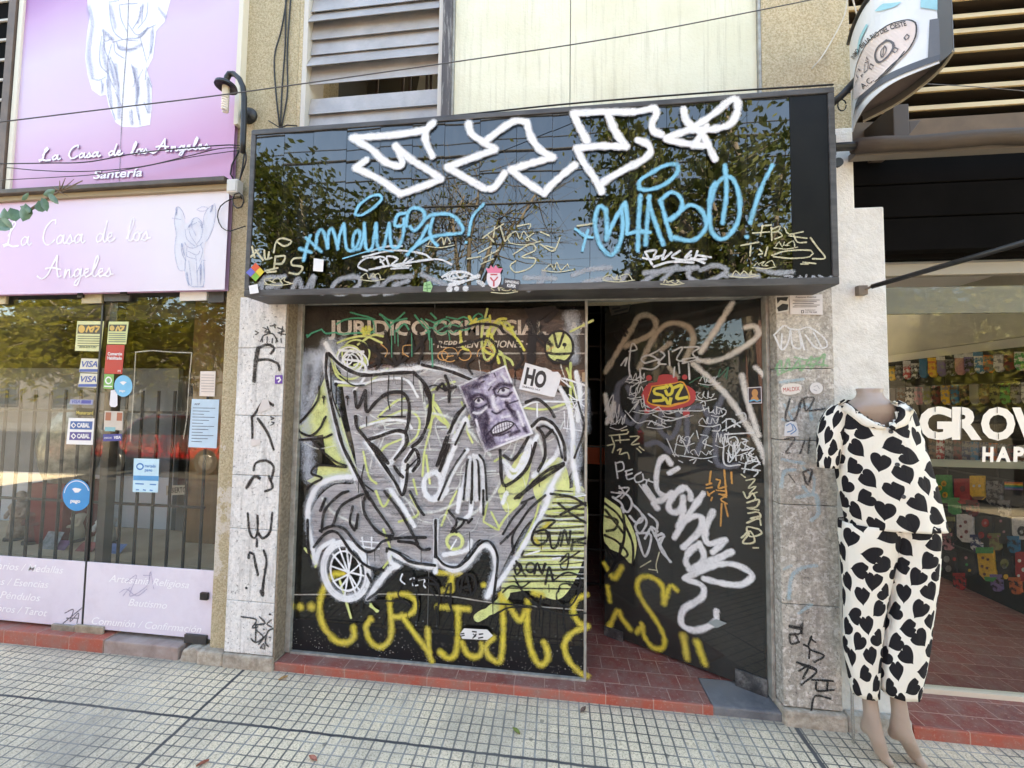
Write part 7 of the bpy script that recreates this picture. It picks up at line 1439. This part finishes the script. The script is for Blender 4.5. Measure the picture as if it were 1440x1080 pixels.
def tree(label, base, h, crown, leaf, n, lsize, seed, bare=False):
    rr = random.Random(seed); base = Vector(base); t = thing('street_tree', label, 'tree', base, 'trees along the street')
    tb = MB(); top = base + Vector((rr.uniform(-.2, .2), rr.uniform(-.2, .2), h)); tb.tube([base, base.lerp(top, .35) + Vector((.05, .03, 0)), base.lerp(top, .7), top], [.16, .12, .10, .07], 9)
    tips = []
    for (cx, cy, cz, r) in crown:
        c = Vector((cx, cy, cz)); s = base.lerp(top, rr.uniform(.55, 1)); m_ = s.lerp(c, .5) + Vector((rr.uniform(-.2, .2), rr.uniform(-.2, .2), rr.uniform(0, .3)))
        tb.tube([s, m_, c], [.06, .045, .02], 6)
        for k in range(9 if not bare else 16):
            d = Vector((rr.gauss(0, 1), rr.gauss(0, 1), rr.gauss(.3, .8))).normalized() * r * rr.uniform(.6, 1.05); s2 = m_.lerp(c, rr.random()); e_ = s2 + d
            tb.tube([s2, s2.lerp(e_, .5) + Vector((rr.uniform(-.1, .1),) * 3) * r * .5, e_], [.018, .011, .004], 4); tips.append((s2, e_))
            if bare:
                for q in range(5):
                    s3 = s2.lerp(e_, rr.uniform(.3, .9)); e3 = s3 + (d.normalized() + Vector((rr.gauss(0, .6), rr.gauss(0, .6), rr.gauss(.2, .5)))) * r * .35; tb.tube([s3, e3], [.006, .002], 3); tips.append((s3, e3))
    tb.build('trunk', bark, t, smooth=True)
    lb = MB()
    for k in range(n):
        if bare or rr.random() < .75: s2, e_ = rr.choice(tips); p = s2.lerp(e_, rr.uniform(.25, 1.1)) + Vector((rr.gauss(0, .13), rr.gauss(0, .13), rr.gauss(0, .13)))
        else:
            cx, cy, cz, r = rr.choice(crown); d = Vector((rr.gauss(0, 1), rr.gauss(0, 1), rr.gauss(0, 1))).normalized(); p = Vector((cx, cy, cz)) + d * r * rr.random() ** .5
        a = Vector((rr.gauss(0, 1), rr.gauss(0, 1), rr.gauss(0, 1))).normalized(); b_ = a.orthogonal().normalized(); w = lsize * rr.uniform(.6, 1.2)
        lb.poly([p - a * w, p + b_ * w * .45, p + a * w, p - b_ * w * .45])
    lb.build('crown', leaf, t); return t
tree('leafy dark tree at the kerb reflected in the left half of the sign', (-4.6, -3.4, -.1), 3.6, [(-4.6, -3.2, 4.6, 1.3), (-5.4, -3.1, 4.0, 1.2), (-3.9, -3.3, 4.1, 1.1), (-4.9, -3.0, 5.5, .9), (-3.5, -3.3, 3.7, .8), (-5.9, -3.4, 4.8, 1.0), (-3.0, -3.2, 4.2, .8), (-6.4, -3.3, 3.8, .9), (-5.2, -3.1, 3.2, .8), (-2.6, -3.2, 3.8, .6), (-3.2, -3.3, 5.2, .8), (-5.8, -3.1, 5.8, .7)], leafg, 13000, .075, 1)
tree('broad yellowing tree reflected in the gift shop glass', (-10.2, -3.6, -.1), 2.6, [(-10, -3.4, 4.2, 1.7), (-11.8, -3.2, 3.9, 1.5), (-8.5, -3.2, 3.8, 1.4), (-9.4, -3.0, 2.7, 1.2), (-11, -3.0, 2.8, 1.2), (-7.6, -3.3, 3.1, 1.0), (-12.6, -3.2, 3.0, 1.2), (-9, -3.1, 2.3, .9), (-10.4, -3.0, 2.2, .9), (-11.8, -3.1, 2.2, .9), (-7.8, -3.2, 2.4, .8), (-13.4, -3.1, 2.4, 1.0)], leafy, 11000, .10, 2)
tree('tall leafy tree at the kerb reflected in the right half of the sign', (3.4, -3.5, -.1), 4.2, [(2.6, -3.2, 5.4, 1.5), (3.9, -3.3, 5.6, 1.5), (1.5, -3.3, 5.9, 1.0), (3.2, -3.1, 4.2, 1.2), (4.8, -3.2, 4.4, 1.2), (3.0, -3.4, 7.0, 1.4), (2.0, -3.2, 4.2, .9), (1.1, -3.2, 5.0, .8), (3.8, -3.2, 3.6, .9), (2.4, -3.2, 3.5, .7), (5.4, -3.3, 5.4, 1.0), (1.6, -3.2, 3.8, .7), (.9, -3.3, 6.4, .8), (4.6, -3.1, 3.4, .8)], leafg, 15000, .075, 3)
tree('yellowing tree reflected in the clothing shop window', (8.6, -3.6, -.1), 2.4, [(8.4, -3.4, 3.6, 1.5), (9.9, -3.4, 3.2, 1.3), (7.2, -3.3, 3.0, 1.1), (8.2, -3.2, 2.1, .8), (7.4, -3.2, 1.9, .6), (9.2, -3.2, 2.2, .8)], leafy, 7000, .10, 4)
tree('slim bare tree reflected beside the leafy dark tree', (-3.4, -5.2, -.25), 4.2, [(-2.8, -5.1, 5.4, 1.4), (-3.8, -5.2, 6.2, 1.4), (-2.2, -5.0, 6.4, 1.2)], leafg, 500, .06, 25, bare=True)
tree('almost bare tree reflected in the middle of the sign', (-2.0, -4.6, -.25), 4.0, [(-1.2, -4.6, 5.6, 1.6), (-2.4, -4.5, 6.0, 1.3), (-.4, -4.6, 6.3, 1.3), (-1.6, -4.4, 6.8, 1.1)], leafy, 420, .06, 5, bare=True)
for k, (x, hh_, lab) in enumerate(((-16, 6.5, 'round dark tree across the street far left'), (5.5, 6.0, 'dark tree across the street to the right'), (-23, 6.5, 'dark tree at the far left end of the opposite pavement'), (15, 6.5, 'dark tree at the far right end of the opposite pavement'), (10, 5.5, 'dark tree across the street between two houses'), (-11, 5.0, 'dark tree across the street beside the brick house'))):
    tree(lab, (x, -13, -.25), 3.5, [(x + random.uniform(-1.6, 1.6), -13 + random.uniform(-.8, .8), hh_ * random.uniform(.55, .9), 1.7) for _ in range(6)], leafd, 3500, .15, 10 + k)
# small plant twig reaching in from the left, on a slim street tree outside the frame
rr = random.Random(5); t = thing('young_tree', 'slim green leaved tree whose twig reaches over the lower shop sign', 'tree', (-2.3, .6, gz(.6)))
tw = [Vector((-2.25, .7, 1.95)), P(-60, 330, .98), P(-10, 312, 1.0), P(40, 297, 1.02), P(70, 276, 1.03), P(100, 262, 1.04), P(116, 254, 1.05)]
tb = MB(); tb.tube([(-2.3, .6, gz(.6)), (-2.28, .63, 1.2), (-2.25, .7, 1.95), (-2.2, .75, 2.5)], [.03, .025, .02, .008], 8); tb.tube(tw, [.008, .006, .005, .004, .003, .002, .0015], 6)
for q in ((75, 262), (84, 254), (92, 250), (104, 252), (108, 262), (96, 276), (88, 272)): tb.tube([P(84, 270, 1.03), P(*q, 1.02)], [.0018, .0008], 4)
tb.build('trunk', M('green_brown_twig', lin(120, 100, 84), .7), t, smooth=True)
lb = MB()
def leaf(p, dirx, w, l):
    d = Vector(dirx).normalized(); n = Vector((rr.uniform(-.3, .3), -1, rr.uniform(-.2, .5))).normalized(); s = d.cross(n).normalized()
    pr = [(0, 0), (.2, .38), (.45, .5), (.75, .33), (1, 0)]
    L_ = [lb.vert(p + d * l * a + s * w * b_ - n * .1 * w * (b_ > 0)) for a, b_ in pr]; R2 = [lb.vert(p + d * l * a - s * w * b_ - n * .1 * w * (b_ > 0)) for a, b_ in pr[1:-1]]
    M_ = [lb.vert(p + d * l * a) for a, b_ in pr[1:-1]]
    c = [L_[0]] + M_ + [L_[-1]]
    for k in range(4):
        up = [L_[k], L_[k + 1]]; lb.face([x for x in (c[k], c[k + 1], L_[k + 1], L_[k]) if True] if 0 < k < 3 else ([c[k], c[k + 1], L_[k + 1]] if k == 0 else [c[k], c[k + 1], L_[k]]))
        Rr = [L_[0]] + R2 + [L_[-1]]
        lb.face((c[k], Rr[k], Rr[k + 1], c[k + 1]) if 0 < k < 3 else ((c[k], Rr[k + 1], c[k + 1]) if k == 0 else (c[k], Rr[k], c[k + 1])))
for q, d, w, l in (((6, 292), (-.2, 0, -1), .028, .05), ((14, 292), (.6, 0, -1), .030, .045), ((36, 286), (-.1, 0, -1), .036, .05), ((28, 290), (.8, 0, -.4), .02, .04), ((54, 282), (.3, 0, -.6), .03, .036), ((58, 278), (.5, 0, -.9), .02, .045), ((66, 272), (1, 0, -.8), .016, .05), ((-2, 306), (.6, 0, -.8), .03, .045), ((0, 308), (1, 0, -.6), .022, .05), ((-6, 316), (.9, 0, -.3), .02, .05), ((60, 274), (1, 0, .3), .018, .04), ((30, 282), (.3, 0, .3), .012, .03), ((-10, 300), (.2, 0, -1), .03, .04), ((-20, 318), (.6, 0, -.7), .03, .05)):
    leaf(P(*q, 1.0), d, w * 1.3, l * 1.2)
lb.build('leaf_spray', M('waxy_green_leaf', lin(96, 132, 104), .35, lin(60, 92, 70), 20), t, smooth=True)
# buildings across the street
def house(label, x0, x1, h, mat, roofc, n):
    b = thing('terraced_house', label, 'house', ((x0 + x1) / 2, -18, -.2)); yf = -16.0
    MB().box(x0, x1, -24, yf, -.3, h).build('wall', mat, b)
    MB().box(x0 - .1, x1 + .1, -24.1, yf + .25, h + .001, h + .25).build('roof', roofc, b)
    for k in range(n):
        cx = x0 + (k + .5) * (x1 - x0) / n
        for zf in ((.9, 2.3), (3.6, 5.0)):
            if zf[1] + .5 > h: continue
            f = MB(); f.box(cx - .7, cx + .7, yf + .002, yf + .06, zf[0] - .08, zf[0]); f.box(cx - .7, cx + .7, yf + .002, yf + .06, zf[1], zf[1] + .08); f.box(cx - .7, cx - .62, yf + .002, yf + .06, zf[0], zf[1]); f.box(cx + .62, cx + .7, yf + .002, yf + .06, zf[0], zf[1])
            w_ = f.build('window', M('dark_trim', (.10, .09, .08), .6), b); MB().box(cx - .62, cx + .62, yf + .004, yf + .02, zf[0], zf[1]).build('pane', M('dark_pane', (.03, .035, .04), .1), w_)
brick = tile_mat('dark_red_brick', lin(112, 58, 44), lin(90, 46, 36), .25, .075)
for nd in brick.node_tree.nodes:
    if nd.type == 'MAPPING': nd.inputs['Rotation'].default_value = (math.pi / 2, 0, 0)
house('dark brick house across the street with a tiled parapet', -10.5, 2.2, 6.2, brick, M('brick_parapet', lin(96, 54, 44), .8), 4)
house('low cream house across the street on the right', 2.6, 12, 4.6, M('cream_render', (.13, .12, .10), .8), conc, 3)
house('low grey house across the street on the left', -20, -10.9, 4.4, M('grey_render', (.12, .115, .11), .8), conc, 3)
house('long pale house at the left end of the street', -44, -20.4, 5, M('pale_render', (.12, .11, .10), .8), conc, 6)
house('long ochre house at the right end of the street', 12.4, 44, 5, M('ochre_render', (.13, .11, .08), .8), conc, 6)
# street wires seen in the black sign
for k, (y, z, r, lab) in enumerate(((-3.6, 5.55, .022, 'lowest'), (-3.9, 6.35, .016, 'second'), (-4.2, 7.0, .03, 'third'), (-4.5, 7.5, .012, 'fourth'), (-4.4, 7.9, .02, 'highest'))):
    MB().tube([(-30 + 6 * j, y, z - .25 * math.sin(j / 10 * math.pi) + .02 * j) for j in range(11)], r, 6).build('street_wire', cabb, None, label=f'{lab} of the five street wires hanging above the kerb', cat='wire')
# parked cars
def car(label, x, y, L_, paint, facing=1):
    base = Vector((x, y, zr)); t = thing('parked_car', label, 'car', base, 'cars on the road')
    prof = [(-.5, .35), (-.5, .62), (-.46, .82), (-.30, .90), (-.18, 1.32), (-.08, 1.42), (.20, 1.42), (.36, 1.30), (.46, .95), (.5, .85), (.5, .35)]
    s = MB(); s.prism([base + Vector((facing * a * L_, -.82, h)) for a, h in prof], (0, 1.64, 0)); s.build('body', paint, t, bevel=.07, smooth=True)
    gl = M('car_glass', (.015, .017, .02), .06); w = MB()
    for sd in (-.822, .822): w.prism([base + Vector((facing * a * L_, sd, h)) for a, h in ((-.27, .93), (-.165, 1.28), (-.08, 1.35), (.19, 1.35), (.32, 1.25), (.38, .95))], (0, .003 * (1 if sd > 0 else -1), 0))
    w.build('window', gl, t)
    for a in (-.31, .31):
        for sd in (-.83, .63):
            wh = MB().lathe(base + Vector((facing * a * L_, sd, .31)), [(.1, 0), (.31, .0), (.315, .03), (.315, .17), (.31, .2), (.1, .2)], 24, (0, 1, 0)).build('wheel', M('tyre', (.02, .02, .02), .8), t)
            MB().lathe(base + Vector((facing * a * L_, sd - .006 if sd < 0 else sd + .196, .31)), [(.19, 0), (.18, .01), (.05, .01)], 16, (0, 1, 0)).build('rim', M('rim_alloy', (.5, .5, .5), .3, metal=.9), wh)
    for sd in (-.6, .6): MB().lathe(base + Vector((facing * -.497 * L_, sd, .68)), [(.09, -.02), (.085, .02), (.05, .03)], 14, (-facing, 0, 0)).build('headlight', M('lamp_glass', (.7, .7, .7), .1), t)
    b = MB(); b.box(base.x - .505 * L_, base.x + .505 * L_, base.y - .8, base.y + .8, base.z + .33, base.z + .45); b.build('bumper', M('car_trim', (.03, .03, .03), .6), t, bevel=.03)
rp = M('red_car_paint', (.40, .015, .012), .25, coat=1); wp_ = M('white_car_paint', (.75, .75, .74), .25, coat=1)
car('red hatchback parked at the kerb, mirrored in the gift shop glass', -9.6, -5.0, 4.0, rp)
# litter on the pavement
for (px, py), c, lab in (((398, 958), lin(170, 130, 80), 'curled brown leaf on the pavement near the left pillar'), ((285, 1072), lin(150, 84, 62), 'reddish leaf on the pavement at the bottom edge'), ((440, 1066), lin(190, 120, 100), 'pink petal on the pavement in front of the step'), ((726, 1031), lin(130, 140, 70), 'crumpled green leaf on the pavement before the doorway'), ((820, 1003), lin(120, 96, 84), 'small brown twig on the pavement by the step')):
    g = PZ(px, py, -.012); g.z = gz(g.y) + .002; s = MB()
    a = rr.uniform(0, 3); d = Vector((math.cos(a), math.sin(a), 0)); e_ = Vector((-d.y, d.x, 0))
    s.grid([[g + d * (u * .022) + e_ * (v * .011 * (1 - u * u)) + Vector((0, 0, .004 + .006 * abs(v) + .003 * u)) for v in (-1, 0, 1)] for u in (-.98, -.4, .2, .98)]); s.build('fallen_leaf', M('dry_leaf', c, .8, tuple(x * .6 for x in c), 80), None, label=lab, cat='leaf')

# ------------------------------------------------------------------ light
SUN_EL, SUN_AZ = R_(50), R_(12)
w = D.worlds.new('World'); SC.world = w; w.use_nodes = True; nt = w.node_tree
sky = nt.nodes.new('ShaderNodeTexSky'); sky.sky_type = 'NISHITA'; sky.sun_disc = False; sky.sun_elevation = SUN_EL; sky.sun_rotation = SUN_AZ; sky.air_density = 1.0; sky.dust_density = 1.0; sky.ozone_density = 1.6
bgn = nt.nodes['Background']; nt.links.new(sky.outputs[0], bgn.inputs[0]); bgn.inputs[1].default_value = .09
sun = D.lights.new('sun', 'SUN'); sun.energy = 5.0; sun.angle = R_(.5); sun.color = (1, .95, .87); so = D.objects.new('sun', sun); COL.objects.link(so)
dirs = Vector((math.sin(SUN_AZ) * math.cos(SUN_EL), math.cos(SUN_AZ) * math.cos(SUN_EL), math.sin(SUN_EL)))
so.rotation_euler = dirs.to_track_quat('Z', 'Y').to_euler(); so.location = dirs * 30
